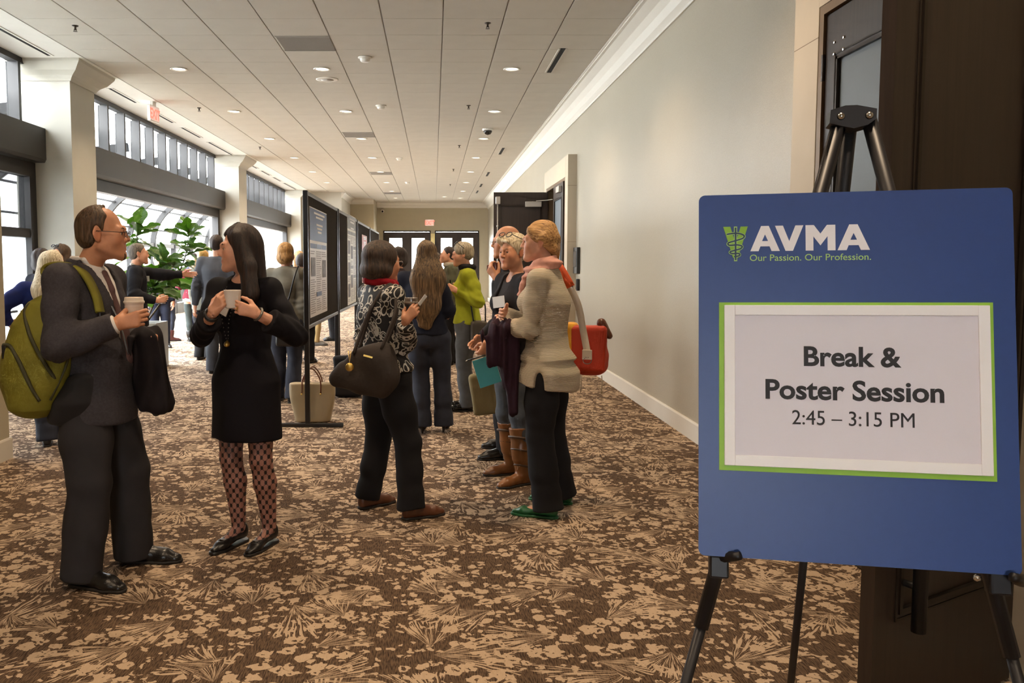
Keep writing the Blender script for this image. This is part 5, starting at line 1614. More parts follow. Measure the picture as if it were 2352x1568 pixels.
def woman_dress():
    p = Person('dark haired woman in a black velvet dress and patterned tights holding a white mug', (-.99, 4.42), -24, 1.70, 'f', 0, SK_LIGHT, bw=1.04, feetw={'R': (-1.055, 4.44, 4), 'L': (-.885, 4.42, 2)}, heel=.02,
               head=(-46, 4, -2), lean=(.0, .0), headoff=(.0, -.02, 0), seed=5,
               armR=dict(world=(-1.085, 4.13, 1.262), pole=(-.6, .1, -1), Dw=(.62, -.25, .75), Tw=(-.75, .1, .6), curl='mug', thumb=.8),
               armL=dict(world=(-.868, 4.12, 1.262), pole=(.7, .2, -.9), Dw=(-.93, -.16, .30), Tw=(.3, 0, .95), curl='hold', thumb=.6))
    p.make_body()
    ex = [(.55, 0, 0, .195, .152), (.70, 0, 0, .190, .152), (.83, 0, 0, .190, .146)]
    p.top('dress', C_VELVET, g=.012, hem=.343, extra=ex, sleeve=.70, cuff=.066, neck=(.862, .06), fold=.003, armg=.007, elbow=.006, subs=[Ell(p.nb + A(0, -.06, .035), (.075, .075, .055))])
    F = Sdf(.02)
    for sd in 'LR': F.add(*p.leg(sd, .001)); F.add(*p.foot(sd, -.008))
    F.clip(Plane((0, 0, .62), (0, 0, 1)))
    p.part('tights', F, make_tights(), h=.006)
    for sd in 'LR':
        o = p.shoe(sd, M_LBLACK, 'flat', M_LBLACK)
        q, fw = p.ft[sd]
        B = MB().tube([q + fw * .125 + A(-.02, 0, .052), q + fw * .13 + A(0, 0, .060), q + fw * .125 + A(.02, 0, .052)], .006, 8)
        B.build('bow', M_LBLACK, o, True, local=True)
    # long dark hair with a side parting
    F = Sdf(.02)
    F.add(p.HE((0, .022, .040), (.086, .106, .096)))
    for sg, w in ((1, 1.0), (-1, .9)):
        F.add(p.HC((sg * .066, -.012, .06), (sg * .095, .02, -.10), .036 * w, .050 * w), p.HC((sg * .095, .02, -.10), (sg * .115, .02, -.24), .050 * w, .056 * w, flat=((0, 1, 0), .9)))
        F.add(p.HC((sg * .10, .02, -.24), (sg * .085, .01, -.36), .046 * w, .022 * w))
    F.add(p.HC((0, .08, .0), (0, .085, -.28), .075, .06, flat=((0, 1, 0), .7)))
    F.sub(p.HE((0, -.075, -.045), (.060, .075, .105)), k=.015)
    F.sub(p.HE((0, -.10, .02), (.055, .06, .06)), k=.012)
    p.strands(F, .0035, 95, .12)
    p.part('hair', F, H_DARK, h=.0055)
    p.brows(H_DARK)
    # necklace, badge, bracelets, ring
    B = MB()
    ch = bez([p.nb + A(-.06, .0, .02), p.nb + A(-.05, -.10, -.06), p.nb + A(-.025, -.16, -.18), p.nb + A(0, -.150, -.31), p.nb + A(.025, -.16, -.18), p.nb + A(.05, -.10, -.06), p.nb + A(.06, 0, .02)], 8)
    for a in ch[::1]: B.lathe([(.0001, -.004), (.0026, -.002), (.0026, .002), (.0001, .004)], 6, c=tuple(a))
    nk = B.build('necklace', mat('silver_chain', S(130, 126, 118), .35, metal=.9), p.root, True, local=True)
    MB().lathe([(.0001, -.016), (.013, -.010), (.016, 0), (.012, .010), (.005, .016), (.0001, .018)], 10, c=tuple(p.nb + A(0, -.155, -.325))).build('pendant', M_GOLD, nk, True, local=True)
    p.badge(p.nb + A(-.025, -.165, -.13), A(1, .0, -.45), A(.4, 0, 1), .10, .075)
    for sd, n_, mm in (('R', 2, M_BLACK), ('L', 1, MATS['silver_chain'])):
        B = MB(); w = p.wr[sd]; D = unit(p.wr[sd] - p.el[sd])
        for k in range(n_):
            c = w - D * (.012 + .014 * k); u = unit(np.cross(D, (0, 0, 1))); v = np.cross(D, u)
            B.tube([c + (u * math.cos(t) + v * math.sin(t)) * .033 for t in np.linspace(0, 2 * math.pi, 15)[:-1]], .006, 6, closed=True)
        B.build('bracelet', mm, p.root, True, local=True)
    h = p.hd['L']
    B = MB(); c = p.wr['L'] + (h['T'] * -.0085 + h['D'] * .105) * (p.hl / .185); u = unit(h['T']); v = unit(np.cross(h['D'], u))
    B.tube([c + (u * math.cos(t) + v * math.sin(t)) * .0105 for t in np.linspace(0, 2 * math.pi, 11)[:-1]], .002, 6, closed=True); B.build('ring', M_GOLD, p.root, True, local=True)
    return p
P2 = woman_dress()
# ---- woman in the patterned blouse, seen from behind
def make_squiggle():
    m, nt, b = new_mat('black_blouse_white_squiggles')
    tc = nd(nt, 'ShaderNodeTexCoord')
    n = nd(nt, 'ShaderNodeTexNoise'); n.inputs['Scale'].default_value = 9; n.inputs['Detail'].default_value = 1; lk(nt, tc.outputs['Object'], n.inputs['Vector'])
    s_ = nd(nt, 'ShaderNodeVectorMath', operation='SCALE'); lk(nt, n.outputs['Color'], s_.inputs[0]); s_.inputs['Scale'].default_value = .10
    a = nd(nt, 'ShaderNodeVectorMath', operation='ADD'); lk(nt, tc.outputs['Object'], a.inputs[0]); lk(nt, s_.outputs[0], a.inputs[1])
    f = None
    for sc, off, r0 in ((17, 0, .36), (21, 5.3, .34), (14, 9.1, .38)):
        a2 = nd(nt, 'ShaderNodeVectorMath', operation='ADD'); lk(nt, a.outputs[0], a2.inputs[0]); a2.inputs[1].default_value = (off, off, off)
        v = nd(nt, 'ShaderNodeTexVoronoi'); v.inputs['Scale'].default_value = sc; lk(nt, a2.outputs[0], v.inputs['Vector'])
        g = mth(nt, 'LESS_THAN', mth(nt, 'ABSOLUTE', mth(nt, 'SUBTRACT', v.outputs['Distance'], r0)), .045)
        f = g if f is None else mth(nt, 'MAXIMUM', f, g)
    lk(nt, mixc(nt, f, S(22, 20, 20), S(206, 200, 186)), b.inputs['Base Color'])
    b.inputs['Roughness'].default_value = .7
    return m
def woman_blouse():
    p = Person('woman with a dark bob in a black and white squiggle blouse and brown loafers', (-.27, 5.02), 118, 1.635, 'f', 0, SK_MID, bw=1.14, bd=1.12, pel=(0, .02), lean=(.0, .03),
               feetw={'R': (-.115, 4.90, 4), 'L': (-.40, 5.13, 10)}, head=(12, 4, 0), headoff=(0, -.005, 0), seed=8, hs=1.0, shoulder=1.02,
               armR=dict(world=(-.16, 4.70, 1.185), pole=(-.25, -.25, -1), Dw=(.62, .16, .72), Tw=(-.72, 0, .65), curl='hold', thumb=.75),
               armL=dict(w=(.22, .02, .80)))
    p.make_body()
    ex = [(.80, 0, .02, .215, .165), (.90, 0, .02, .200, .155)]
    bl = p.top('blouse', make_squiggle(), g=.016, hem=.535, extra=ex, sleeve=.93, cuff=.048, neck=(.865, .06), fold=.004, elbow=.008)
    p.trousers('trousers', cloth('black_trousers', S(24, 23, 25), var=.1), g=.012, hemr=.082, kner=.080, thigh=.106, waist=.59, hemz=.06, fold=.004)
    for sd in 'LR': p.shoe(sd, M_LBROWN, 'loafer', M_SOLE)
    F = Sdf(.02)
    F.add(p.HE((0, .028, .036), (.098, .112, .094)), p.HE((0, .045, -.045), (.103, .092, .080)))
    F.sub(p.HE((0, -.085, -.055), (.064, .078, .12)), k=.015); F.sub(p.HE((0, -.11, .02), (.058, .06, .065)), k=.012)
    F.clip(p.HPl((0, 0, -.112), (0, -.22, -1)), k=.018)
    p.strands(F, .003, 100, .15)
    p.part('hair', F, make_hair('dark_bob_hair', S(26, 19, 15), S(84, 64, 48)), h=.005)
    F = Sdf(.02)
    for k in range(12):
        t0, t1 = 2 * math.pi * k / 12, 2 * math.pi * (k + 1) / 12
        F.add(Cap(p.nb + A(.075 * math.cos(t0), .068 * math.sin(t0) - .005, .030 + .012 * math.sin(t0)), p.nb + A(.075 * math.cos(t1), .068 * math.sin(t1) - .005, .030 + .012 * math.sin(t1)), .026))
    F.add(Cap(p.nb + A(-.02, -.085, .0), p.nb + A(-.03, -.15, -.20), .035, .03, flat=((0, 1, 0), .5)))
    F.warp(p.fold(.006, 60, 4, '', 0))
    p.part('scarf', F, cloth('red_scarf', S(150, 16, 28), var=.2), h=.006)
    p.glasses(M_CHROME)
    return p
P3 = woman_blouse()

# ---- woman in the cream sweater
def make_rib():
    m, nt, b = new_mat('cream_ribbed_knit')
    tc = nd(nt, 'ShaderNodeTexCoord'); sp = nd(nt, 'ShaderNodeSeparateXYZ'); lk(nt, tc.outputs['Object'], sp.inputs[0])
    n = nd(nt, 'ShaderNodeTexNoise'); n.inputs['Scale'].default_value = 14; lk(nt, tc.outputs['Object'], n.inputs['Vector'])
    w = mth(nt, 'SINE', mth(nt, 'ADD', mth(nt, 'MULTIPLY', sp.outputs[2], 1150), mth(nt, 'MULTIPLY', n.outputs[0], 4)))
    lk(nt, mixc(nt, mth(nt, 'MULTIPLY_ADD', w, .5, .5), S(188, 172, 150), S(214, 199, 176)), b.inputs['Base Color'])
    b.inputs['Roughness'].default_value = .9; b.inputs['Specular IOR Level'].default_value = .2
    bp = nd(nt, 'ShaderNodeBump'); bp.inputs['Strength'].default_value = .6; bp.inputs['Distance'].default_value = .004
    lk(nt, w, bp.inputs['Height']); lk(nt, bp.outputs[0], b.inputs['Normal'])
    return m
def woman_sweater():
    p = Person('blond woman in a long cream ribbed sweater and pink scarf wearing green flats', (.69, 5.06), -112, 1.755, 'f', 0, SK_LIGHT, bw=1.06, bd=1.06, lean=(.0, -.02),
               feetw={'L': (.665, 4.92, 2), 'R': (.80, 5.22, 4)}, head=(14, 3, 0), headoff=(0, -.02, 0), seed=11,
               armL=dict(world=(.405, 5.12, 1.14), pole=(.5, .5, -1), Dw=(-.2, .95, .1), Tw=(0, 0, 1)),
               armR=dict(world=(.43, 5.10, 1.20), pole=(-.9, .4, -.7), Dw=(-.35, -.9, .05), Tw=(.15, 0, 1), curl='lay', thumb=.2))
    p.make_body()
    rib = make_rib()
    ex = [(.74, 0, 0, .219, .186), (.86, 0, 0, .220, .187), (.94, 0, 0, .206, .170)]
    hz = ((lambda P: .775 + .03 * np.clip(-P[:, 1] / .15, -1, 1) - P[:, 2]), None, None)
    sw = p.top('sweater', rib, g=.011, hem=.43, extra=ex, sleeve=1.02, cuff=.042, neck=(.864, .06), fold=.004, elbow=.006, armg=.008, hemcut=hz,
               subs=[Ell((.23, .0, .775), (.10, .034, .11))])
    p.trousers('trousers', cloth('black_trousers', S(24, 23, 25), var=.1), g=.008, hemr=.094, kner=.084, thigh=.102, waist=.58, hemz=.045, fold=.003)
    for sd in 'LR': p.shoe(sd, mat('green_leather', S(30, 92, 52), .35, var=.1), 'flat', mat('green_leather', S(30, 92, 52)))
    # blond hair drawn back into a low knot
    F = Sdf(.025)
    F.add(p.HE((0, .022, .038), (.083, .104, .094)), p.HE((0, .066, -.004), (.066, .060, .060)), p.HC((0, .094, -.050), (0, .088, -.100), .036, .028))
    for sg in (-1, 1): F.add(p.HC((sg * .050, -.052, .078), (sg * .078, .020, .018), .020, .026), p.HC((sg * .078, .020, .018), (sg * .045, .085, -.045), .024, .028))
    F.sub(p.HE((0, -.090, -.045), (.074, .080, .11)), k=.012); F.sub(p.HE((0, -.125, .03), (.072, .055, .055)), k=.012)
    for sg in (-1, 1): F.sub(p.HE((sg * .084, .006, -.022), (.02, .022, .030)), k=.008)
    F.clip(p.HPl((0, 0, -.128), (0, 0, -1)))
    n = Noise3(9, 90, 7, (1, .12, 1)); F.warp(lambda P: .0022 * n((P - p.hc) @ p.hR))
    p.part('hair', F, make_hair('honey_blond_drawn_back', S(128, 84, 40), S(222, 174, 110), stretch=(80, 9, 60)), h=.0048)
    p.brows(H_BLOND)
    F = Sdf(.02)
    for k in range(14):
        t0, t1 = 2 * math.pi * k / 14, 2 * math.pi * (k + 1) / 14
        def pt(t, j): return p.nb + A((.072 + .014 * j) * math.cos(t), (.070 + .014 * j) * math.sin(t) - .010, .036 - .030 * j + .028 * math.sin(t))
        for j in (0, 1): F.add(Cap(pt(t0, j), pt(t1, j), .024 - .003 * j))
    F.add(Cap(p.nb + A(-.01, -.11, .0), p.nb + A(-.02, -.15, -.13), .045, .035, flat=((0, 1, 0), .5)))
    n = Noise3(5, 60, 6, (.6, .6, 2.4)); F.warp(lambda P: .008 * n(P))
    p.part('scarf', F, cloth('pink_scarf', S(214, 158, 140), var=.15), h=.006)
    return p
P4 = woman_sweater()

# ---- woman with short pale hair and badge behind her, in brown boots
C_JEAN = mat('blue_grey_denim', S(70, 76, 84), .8, var=.2, vscale=20, bump=.15, bscale=300)
def woman_badge():
    p = Person('woman with short pale hair in black jacket with name badge and tan buckled boots', (.575, 5.80), -66, 1.70, 'f', 0, SK_MID, bw=1.08, bd=1.08,
               feetw={'L': (.60, 5.66, 8), 'R': (.55, 5.95, 10)}, head=(16, 2, 0), headoff=(0, -.02, 0), seed=14,
               armL=dict(world=(.36, 5.56, .985), pole=(.3, 1, -.2), Dw=(-.45, .05, -.85), Tw=(-.8, -.2, .5), curl='fist', thumb=.8),
               armR=dict(w=(-.22, -.16, .98), pole=(-.4, 1, -.2)))
    p.make_body()
    p.top('sweater', cloth('dark_grey_top', S(44, 40, 40)), g=.010, hem=.52, sleeve=.0, neck=(.85, .06), fold=.002, subs=[Ell(p.nb + A(0, -.07, .03), (.07, .08, .07))])
    p.top('jacket', cloth('black_wool_jacket', S(34, 31, 34), var=.15), g=.024, hem=.49, sleeve=.96, cuff=.046, neck=(.86, .06), v=(.84, .60, .06, .0), fold=.004)
    p.trousers('jeans', C_JEAN, g=.008, hemr=.06, kner=.072, thigh=.10, waist=.58, hemz=.20, fold=.005)
    tan = mat('tan_boot_leather', S(116, 72, 34), .35, var=.25)
    for sd in 'LR':
        o = p.shoe(sd, tan, 'boot', M_SOLE)
        a, k = p.an[sd], p.kn[sd]; B = MB()
        for t in (.12, .40, .62):
            c = a + (k - a) * t; r = .048 + .028 * min(1, t * 1.6)
            B.tube([c + A(math.cos(u) * r, math.sin(u) * r, .02 * math.cos(u + 1)) for u in np.linspace(0, 2 * math.pi, 17)[:-1]], .009, 6, closed=True)
        B.build('strap', mat('dark_boot_strap', S(66, 44, 26), .4), o, True, local=True)
        c = a + (k - a) * .12 + p.ft[sd][1] * .04
        B = MB().tube([c + A(.02 * math.cos(u), -.01, .02 * math.sin(u) + .0) for u in np.linspace(0, 2 * math.pi, 9)[:-1]], .003, 6, closed=True); B.build('buckle', M_CHROME, o, True, local=True)
    F = Sdf(.02)
    F.add(p.HE((0, .022, .042), (.088, .106, .092)), p.HE((0, .05, -.005), (.078, .075, .07)))
    F.add(p.HC((-.05, -.07, .085), (.04, -.085, .075), .026, .020))
    F.sub(p.HE((0, -.095, -.03), (.075, .075, .085)), k=.012)
    F.clip(p.HPl((0, 0, -.06), (0, -.3, -1)), k=.012)
    for sg in (-1, 1): F.sub(p.HE((sg * .086, .004, -.02), (.02, .022, .03)), k=.01)
    p.strands(F, .005, 70, .4)
    p.part('hair', F, H_PALE, h=.005)
    p.brows(H_GREY)
    B = MB()
    for sg in (-1, 1):
        c = A(sg * .035, -.068, .125)
        B.tube([p.hp(*(c + A(.028 * math.cos(t), .012 * math.sin(t), .016 * math.sin(t)))) for t in np.linspace(0, 2 * math.pi, 13)[:-1]], .0028, 6, closed=True)
        B.tube([p.hp(sg * .063, -.066, .125), p.hp(sg * .088, .02, .085), p.hp(sg * .088, .06, .04)], .0026, 6)
    B.build('eyeglasses', M_BLACK, p.root, True, local=True)
    p.badge(A(.085, -.190, .735 * p.H), A(1, .35, .15), A(0, 0, 1), .105, .075)
    return p
P5 = woman_badge()

# ---- bald man behind them
def man_bald():
    p = Person('bald man in dark clothes behind the badge woman raising a brown mug', (.60, 6.62), -84, 1.80, 'm', 1, SK_MID, feetw={'L': (.56, 6.45, 10), 'R': (.62, 6.80, 10)}, head=(4, 4, 0), headoff=(0, -.02, 0), seed=17,
               armL=dict(world=(.475, 6.36, 1.395), pole=(.7, .3, -1), Dw=(-.55, .2, .78), Tw=(.4, -.6, .6), curl='mug', thumb=.7),
               armR=dict(w=(-.26, -.05, .92)))
    p.make_body()
    p.top('jacket', cloth('near_black_jacket', S(30, 28, 32), var=.12), g=.022, hem=.46, sleeve=.96, cuff=.05, neck=(.86, .06), fold=.004)
    p.trousers('trousers', C_BLACK, g=.014, hemr=.095, kner=.09, waist=.57)
    for sd in 'LR': p.shoe(sd, M_LBLACK, 'oxford', M_SOLE)
    p.glasses(M_BLACK)
    return p
P6 = man_bald()
# ---- people farther down the corridor
def hair_style(p, style, m):
    if style == 'short':
        p.hair_short(m, t=.013)
    elif style == 'crop':
        p.hair_short(m, t=.006, bump=.001)
    elif style in ('bob', 'pixie', 'long', 'pony'):
        F = Sdf(.02)
        F.add(p.HE((0, .024, .040), (.088, .106, .095)))
        if style == 'bob': F.add(p.HE((0, .04, -.04), (.094, .085, .085)))
        if style == 'pixie': F.add(p.HE((0, .05, -.005), (.080, .075, .07)))
        if style == 'pony': F.add(p.HC((0, .12, .02), (0, .14, -.15), .035, .02))
        if style == 'long':
            F.add(p.HC((0, .06, .0), (0, .09, -.30), .095, .10, flat=((0, 1, 0), .55)), p.HC((0, .09, -.30), (0, .08, -.46), .10, .05, flat=((0, 1, 0), .5)))
            for sg in (-1, 1): F.add(p.HC((sg * .07, .0, .03), (sg * .10, .03, -.26), .04, .04))
        F.sub(p.HE((0, -.09, -.045), (.066, .078, .11)), k=.012); F.sub(p.HE((0, -.11, .02), (.06, .055, .06)), k=.012)
        if style != 'long': F.clip(p.HPl((0, 0, -.115 if style == 'bob' else (-.16 if style == 'pony' else -.072)), (0, -.25, -1)), k=.012)
        p.strands(F, .004, 70, .15)
        p.part('hair', F, m, h=p.q['hair'])
def bystander(label, loc, rz, H, sex, hair, hm, tm, bm, skin=None, lod=2, tname='jacket', hem=.46, hemr=.085, shoes=None, kind='oxford', bottom='trousers', skirt_hem=.30, g=.02, group=None, legm=None, sleeve=.96, heel=0.0, hemz=.04, **kw):
    p = Person(label, loc, rz, H, sex, lod, skin, group=group, heel=heel, **kw)
    p.make_body()
    p.top(tname, tm, g=g, hem=hem, sleeve=sleeve, cuff=(.046 if sex == 'm' else .042), neck=(.862, .06), fold=.004)
    if bottom == 'trousers': p.trousers('trousers', bm, g=.010, hemr=hemr, kner=min(p.lr[1] + .022, .085), waist=.58, hemz=hemz)
    else:
        F = Sdf(.02); F.add(Loft([(skirt_hem * H, 0, 0, .19, .16), (.5 * H, 0, 0, p.sec[1][3] + .02, p.sec[1][4] + .02), (.6 * H, 0, 0, p.sec[4][3] + .02, p.sec[4][4] + .02)], rnd=.01)); F.warp(p.fold(.004, 40, 2, '', 0)); p.part('skirt', F, bm)
        F = Sdf(.02)
        for sd in 'LR': F.add(*p.leg(sd, .004))
        F.clip(Plane((0, 0, .45 * H), (0, 0, 1))); p.part('leggings', F, legm or C_BLACK)
    for sd in 'LR': p.shoe(sd, shoes or M_LBLACK, kind, M_SOLE)
    if hair != 'bald': hair_style(p, hair, hm)
    return p
C_NAVY = cloth('navy_cloth', S(23, 26, 40), var=.12)
C_GREYJ = cloth('grey_wool', S(98, 95, 86), var=.12)
C_SUITG = cloth('blue_grey_suiting', S(72, 75, 82), var=.08)
C_DENIM = mat('dark_denim', S(32, 37, 52), .8, var=.2, vscale=16, bump=.1, bscale=300)
H_MIX = make_hair('long_ombre_hair', S(44, 32, 22), S(132, 104, 68), stretch=(60, 60, 5))

P7 = bystander('woman with very long brown hair seen from behind in navy jacket and flared jeans', (-.02, 7.42), 176, 1.70, 'f', 'none', None, C_NAVY, C_DENIM, lod=1, hem=.52, hemr=.088, shoes=M_LBLACK, kind='pump', heel=.055, hemz=.03, lean=(.07, 0), pel=(.02, 0), shoulder=.94,
               feetw={'L': (-.10, 7.45, 4), 'R': (.095, 7.50, 4)}, head=(14, 2, 0), headoff=(-.04, 0, 0), seed=21, armL=dict(w=(.12, -.26, 1.12), pole=(.5, .4, -1)), armR=dict(w=(-.06, -.26, 1.12), pole=(-.5, .4, -1)), bw=.98)
F = Sdf(.03)
F.add(P7.HE((0, .024, .040), (.090, .110, .100)))
F.add(P7.HC((0, .075, .02), (.0, .125, -.22), .105, .165, flat=((0, 1, 0), .45)), P7.HC((0, .125, -.22), (.01, .15, -.46), .165, .135, flat=((0, 1, 0), .4)), P7.HC((.01, .15, -.46), (.02, .14, -.62), .135, .095, flat=((0, 1, 0), .4)))
F.sub(P7.HE((0, -.10, -.045), (.070, .085, .13)), k=.012)
P7.strands(F, .006, 60, .06); P7.part('hair', F, H_MIX, h=.007)

P8 = bystander('grey haired woman in a yellow green jacket facing left with a glass', (.345, 8.65), -88, 1.72, 'f', 'pixie', H_GREY, cloth('yellow_green_wool', S(150, 156, 34), var=.12), mat('grey_jeans', S(74, 76, 78), .8, var=.2, vscale=16), lod=1, hem=.52, shoes=mat('black_patent', S(14, 13, 13), .12), kind='loafer',
               feetw={'L': (.33, 8.55, 6), 'R': (.35, 8.78, 6)}, head=(0, 5, 0), headoff=(0, -.035, 0), seed=23, hemr=.078,
               armL=dict(world=(.245, 8.50, 1.235), pole=(.5, .5, -1), Dw=(-.85, .3, .35), Tw=(.3, 0, 1), curl='hold', thumb=.6), armR=dict(world=(.24, 8.74, 1.23), pole=(-.5, .5, -1), Dw=(-.85, -.3, .35), Tw=(.3, 0, 1), curl='hold', thumb=.6))
F = Sdf(.02)
for k in range(10):
    t0, t1 = 2 * math.pi * k / 10, 2 * math.pi * (k + 1) / 10
    F.add(Cap(P8.nb + A(.06 * math.cos(t0), .06 * math.sin(t0), .035), P8.nb + A(.06 * math.cos(t1), .06 * math.sin(t1), .035), .03))
P8.part('turtleneck', F, C_BLACK, h=.01)
B = MB()
for sg in (-1, 1):
    c = A(sg * .035, -.055, .128)
    B.tube([P8.hp(*(c + A(.028 * math.cos(t), .014 * math.sin(t), .012 * math.sin(t)))) for t in np.linspace(0, 2 * math.pi, 11)[:-1]], .004, 6, closed=True)
    B.tube([P8.hp(sg * .063, -.05, .128), P8.hp(sg * .09, .02, .06)], .0035, 6)
B.build('sunglasses', M_BLACK, P8.root, True, local=True)

C_OLIVE = cloth('grey_green_jacket', S(88, 88, 70), var=.12)
P9 = bystander('dark haired person in grey green jacket and pale scarf beyond the yellow green jacket', (.255, 12.6), -84, 1.765, 'm', 'crop', H_DARK, C_OLIVE, C_BLACK, lod=2, hem=.5, seed=25, feetw={'L': (.22, 12.5, 8), 'R': (.30, 12.75, 8)}, headoff=(0, -.03, 0))
F = Sdf(.02)
for k in range(10):
    t0, t1 = 2 * math.pi * k / 10, 2 * math.pi * (k + 1) / 10
    F.add(Cap(P9.nb + A(.08 * math.cos(t0), .08 * math.sin(t0), .02), P9.nb + A(.08 * math.cos(t1), .08 * math.sin(t1), .02), .035))
P9.part('scarf', F, cloth('pale_grey_scarf', S(168, 160, 144)), h=.014)
bystander('brown haired woman facing right between the long haired woman and the yellow green jacket', (.02, 13.5), 96, 1.68, 'f', 'bob', H_BROWN, C_BLACK, C_BLACK, seed=27)
bystander('person with dark hair half hidden between the bob haired woman and the long hair', (-.41, 9.9), -100, 1.70, 'f', 'bob', H_DARK, cloth('dark_plum_coat', S(46, 34, 38)), C_BLACK, seed=29, hem=.40)
P12 = bystander('woman with short blond hair in a grey blazer and jeans seen from behind', (-1.60, 9.15), 165, 1.73, 'f', 'bob', make_hair('tawny_short_hair', S(96, 66, 34), S(196, 150, 92)), C_GREYJ, C_DENIM, lod=1, hem=.50, seed=31, head=(-8, 4, 0), feetw={'L': (-1.72, 9.2, 6), 'R': (-1.535, 9.1, 6)}, hemr=.085, bw=1.08)
P13 = bystander('tall man in a blue grey suit seen from behind beyond the dress', (-2.93, 11.45), 172, 1.89, 'm', 'short', H_DARK, C_SUITG, C_SUITG, lod=1, hem=.42, seed=33, bw=1.12, feetw={'L': (-3.06, 11.6, 6), 'R': (-2.84, 11.5, 6)}, head=(-12, 2, 0), armL=dict(w=(.345, -.04, .935), pole=(.3, 1, 0)))
P14 = bystander('woman in a burgundy cardigan over a light blue top under the plant', (-4.66, 16.3), 200, 1.66, 'f', 'bob', H_PALE, cloth('burgundy_knit', S(96, 26, 38), var=.15), cloth('light_blue_cotton', S(150, 192, 214)), bottom='skirt', skirt_hem=.475, legm=cloth('grey_leggings', S(58, 64, 62)), kind='anklebush', seed=35, hem=.50, feetw={'L': (-4.74, 16.35, 5), 'R': (-4.58, 16.3, 5)}, armL=dict(w=(.18, -.26, 1.06), pole=(.5, 1, -.5)), armR=dict(w=(-.12, -.28, 1.06), pole=(-.5, 1, -.5)))
bystander('person in navy trousers beyond the burgundy cardigan', (-5.05, 17.75), 150, 1.74, 'm', 'short', H_DARK, C_NAVY, C_NAVY, seed=37, feetw={'L': (-5.13, 17.85, 5), 'R': (-4.97, 17.75, 5)})
bystander('woman in a plum skirt, jeans and heeled ankle boots by the planter', (-5.22, 16.55), 120, 1.66, 'f', 'bob', H_BROWN, cloth('plum_top', S(110, 62, 72), var=.15), C_DENIM, tname='tunic', hem=.42, kind='anklebush', shoes=mat('oxblood_boot', S(72, 36, 34), .35), seed=39, hemr=.06, hemz=.13, feetw={'L': (-5.29, 16.6, 4), 'R': (-5.14, 16.45, 4)})
P17 = bystander('man in a dark suit reaching out his arm beside the planter', (-3.55, 10.05), 112, 1.75, 'm', 'crop', make_hair('grizzled_short_hair', S(60, 52, 44), S(128, 116, 102)), cloth('dark_blue_suit', S(25, 26, 33), var=.1), cloth('dark_blue_suit', S(38, 40, 48)), lod=1, hem=.44, seed=41, headoff=(0, -.03, 0),
                armL=dict(world=(-3.02, 10.42, 1.375), pole=(.4, .5, -1), Dw=(.95, .2, -.05), Tw=(0, 0, 1), curl='lay'), armR=dict(world=(-3.24, 9.86, 1.075), pole=(-.5, .7, -.8), Dw=(.9, .3, .2), Tw=(0, 0, 1), curl='hold', thumb=.7))
F = Sdf(.01)
F.add(Cap(P17.nb + A(-.055, .04, .04), P17.nb + A(.055, .04, .04), .016), Cap(P17.nb + A(-.055, .04, .04), P17.nb + A(-.03, -.07, -.01), .016), Cap(P17.nb + A(.055, .04, .04), P17.nb + A(.03, -.07, -.01), .016))
P17.part('shirt_collar', F, C_WHITE, h=.008)
P17.badge(P17.nb + A(-.10, -.135, -.13), A(1, .3, 0), A(0, 0, 1), .09, .065)
P18 = bystander('woman with long white blond hair and a blue sweater behind the backpack', (-3.20, 6.98), 200, 1.60, 'f', 'none', None, cloth('royal_blue_knit', S(28, 42, 104), var=.15), C_DENIM, lod=1, tname='sweater', hem=.49, seed=43, bw=1.16, feetw={'L': (-3.21, 6.92, 4), 'R': (-3.10, 7.05, 4)}, head=(-20, 14, 8), headoff=(-.05, -.02, -.01), armL=dict(w=(.30, -.08, 1.02), pole=(.8, .6, -.5)))
F = Sdf(.02)
F.add(P18.HE((0, .026, .040), (.090, .110, .098)), P18.HC((0, .07, .0), (.02, .11, -.22), .095, .115, flat=((0, 1, 0), .5)), P18.HC((.02, .11, -.22), (.04, .12, -.34), .115, .04, flat=((0, 1, 0), .5)))
F.sub(P18.HE((0, -.10, -.045), (.070, .085, .13)), k=.012)
P18.strands(F, .006, 60, .08); P18.part('hair', F, H_PALE, h=.007)
bystander('dark haired person behind the white blond woman', (-3.98, 8.6), 150, 1.655, 'f', 'bob', H_DARK, C_NAVY, C_BLACK, seed=45)
P20 = bystander('person with sunglasses pushed up in brown hair beside the white column', (-4.10, 9.35), -30, 1.72, 'f', 'bob', H_BROWN, C_GREYJ, C_BLACK, seed=47)
B = MB()
for sg in (-1, 1): B.tube([P20.hp(*(A(sg * .034, -.076, .105) + A(.028 * math.cos(t), .012 * math.sin(t), .014 * math.sin(t)))) for t in np.linspace(0, 2 * math.pi, 10)[:-1]], .005, 6, closed=True)
B.build('sunglasses', M_BLACK, P20.root, True, local=True)
bystander('dark skinned bald man beyond the grey blazer', (-2.78, 16.2), -60, 1.82, 'm', 'bald', None, C_BLACK, C_BLACK, skin=SK_DARK, seed=49)
bystander('tan haired woman left of the poster board', (-2.34, 14.6), -120, 1.72, 'f', 'long', make_hair('tan_long_hair', S(120, 84, 54), S(200, 160, 112)), C_NAVY, C_BLACK, seed=51)
bystander('person in a dark jacket at the left edge of the poster board', (-1.99, 12.8), 170, 1.66, 'm', 'short', H_DARK, cloth('dark_blue_suit', S(38, 40, 48)), C_BLACK, seed=53)
bystander('man in khaki trousers standing behind the first poster board', (-2.20, 15.6), 100, 1.75, 'm', 'short', H_BROWN, cloth('olive_shirt', S(84, 84, 66)), cloth('khaki_cotton', S(176, 150, 104), var=.08), seed=55, shoes=mat('grey_shoe', S(96, 90, 82), .6), feetw={'L': (-2.24, 15.75, 5), 'R': (-2.18, 15.55, 5)}, hemz=.07)
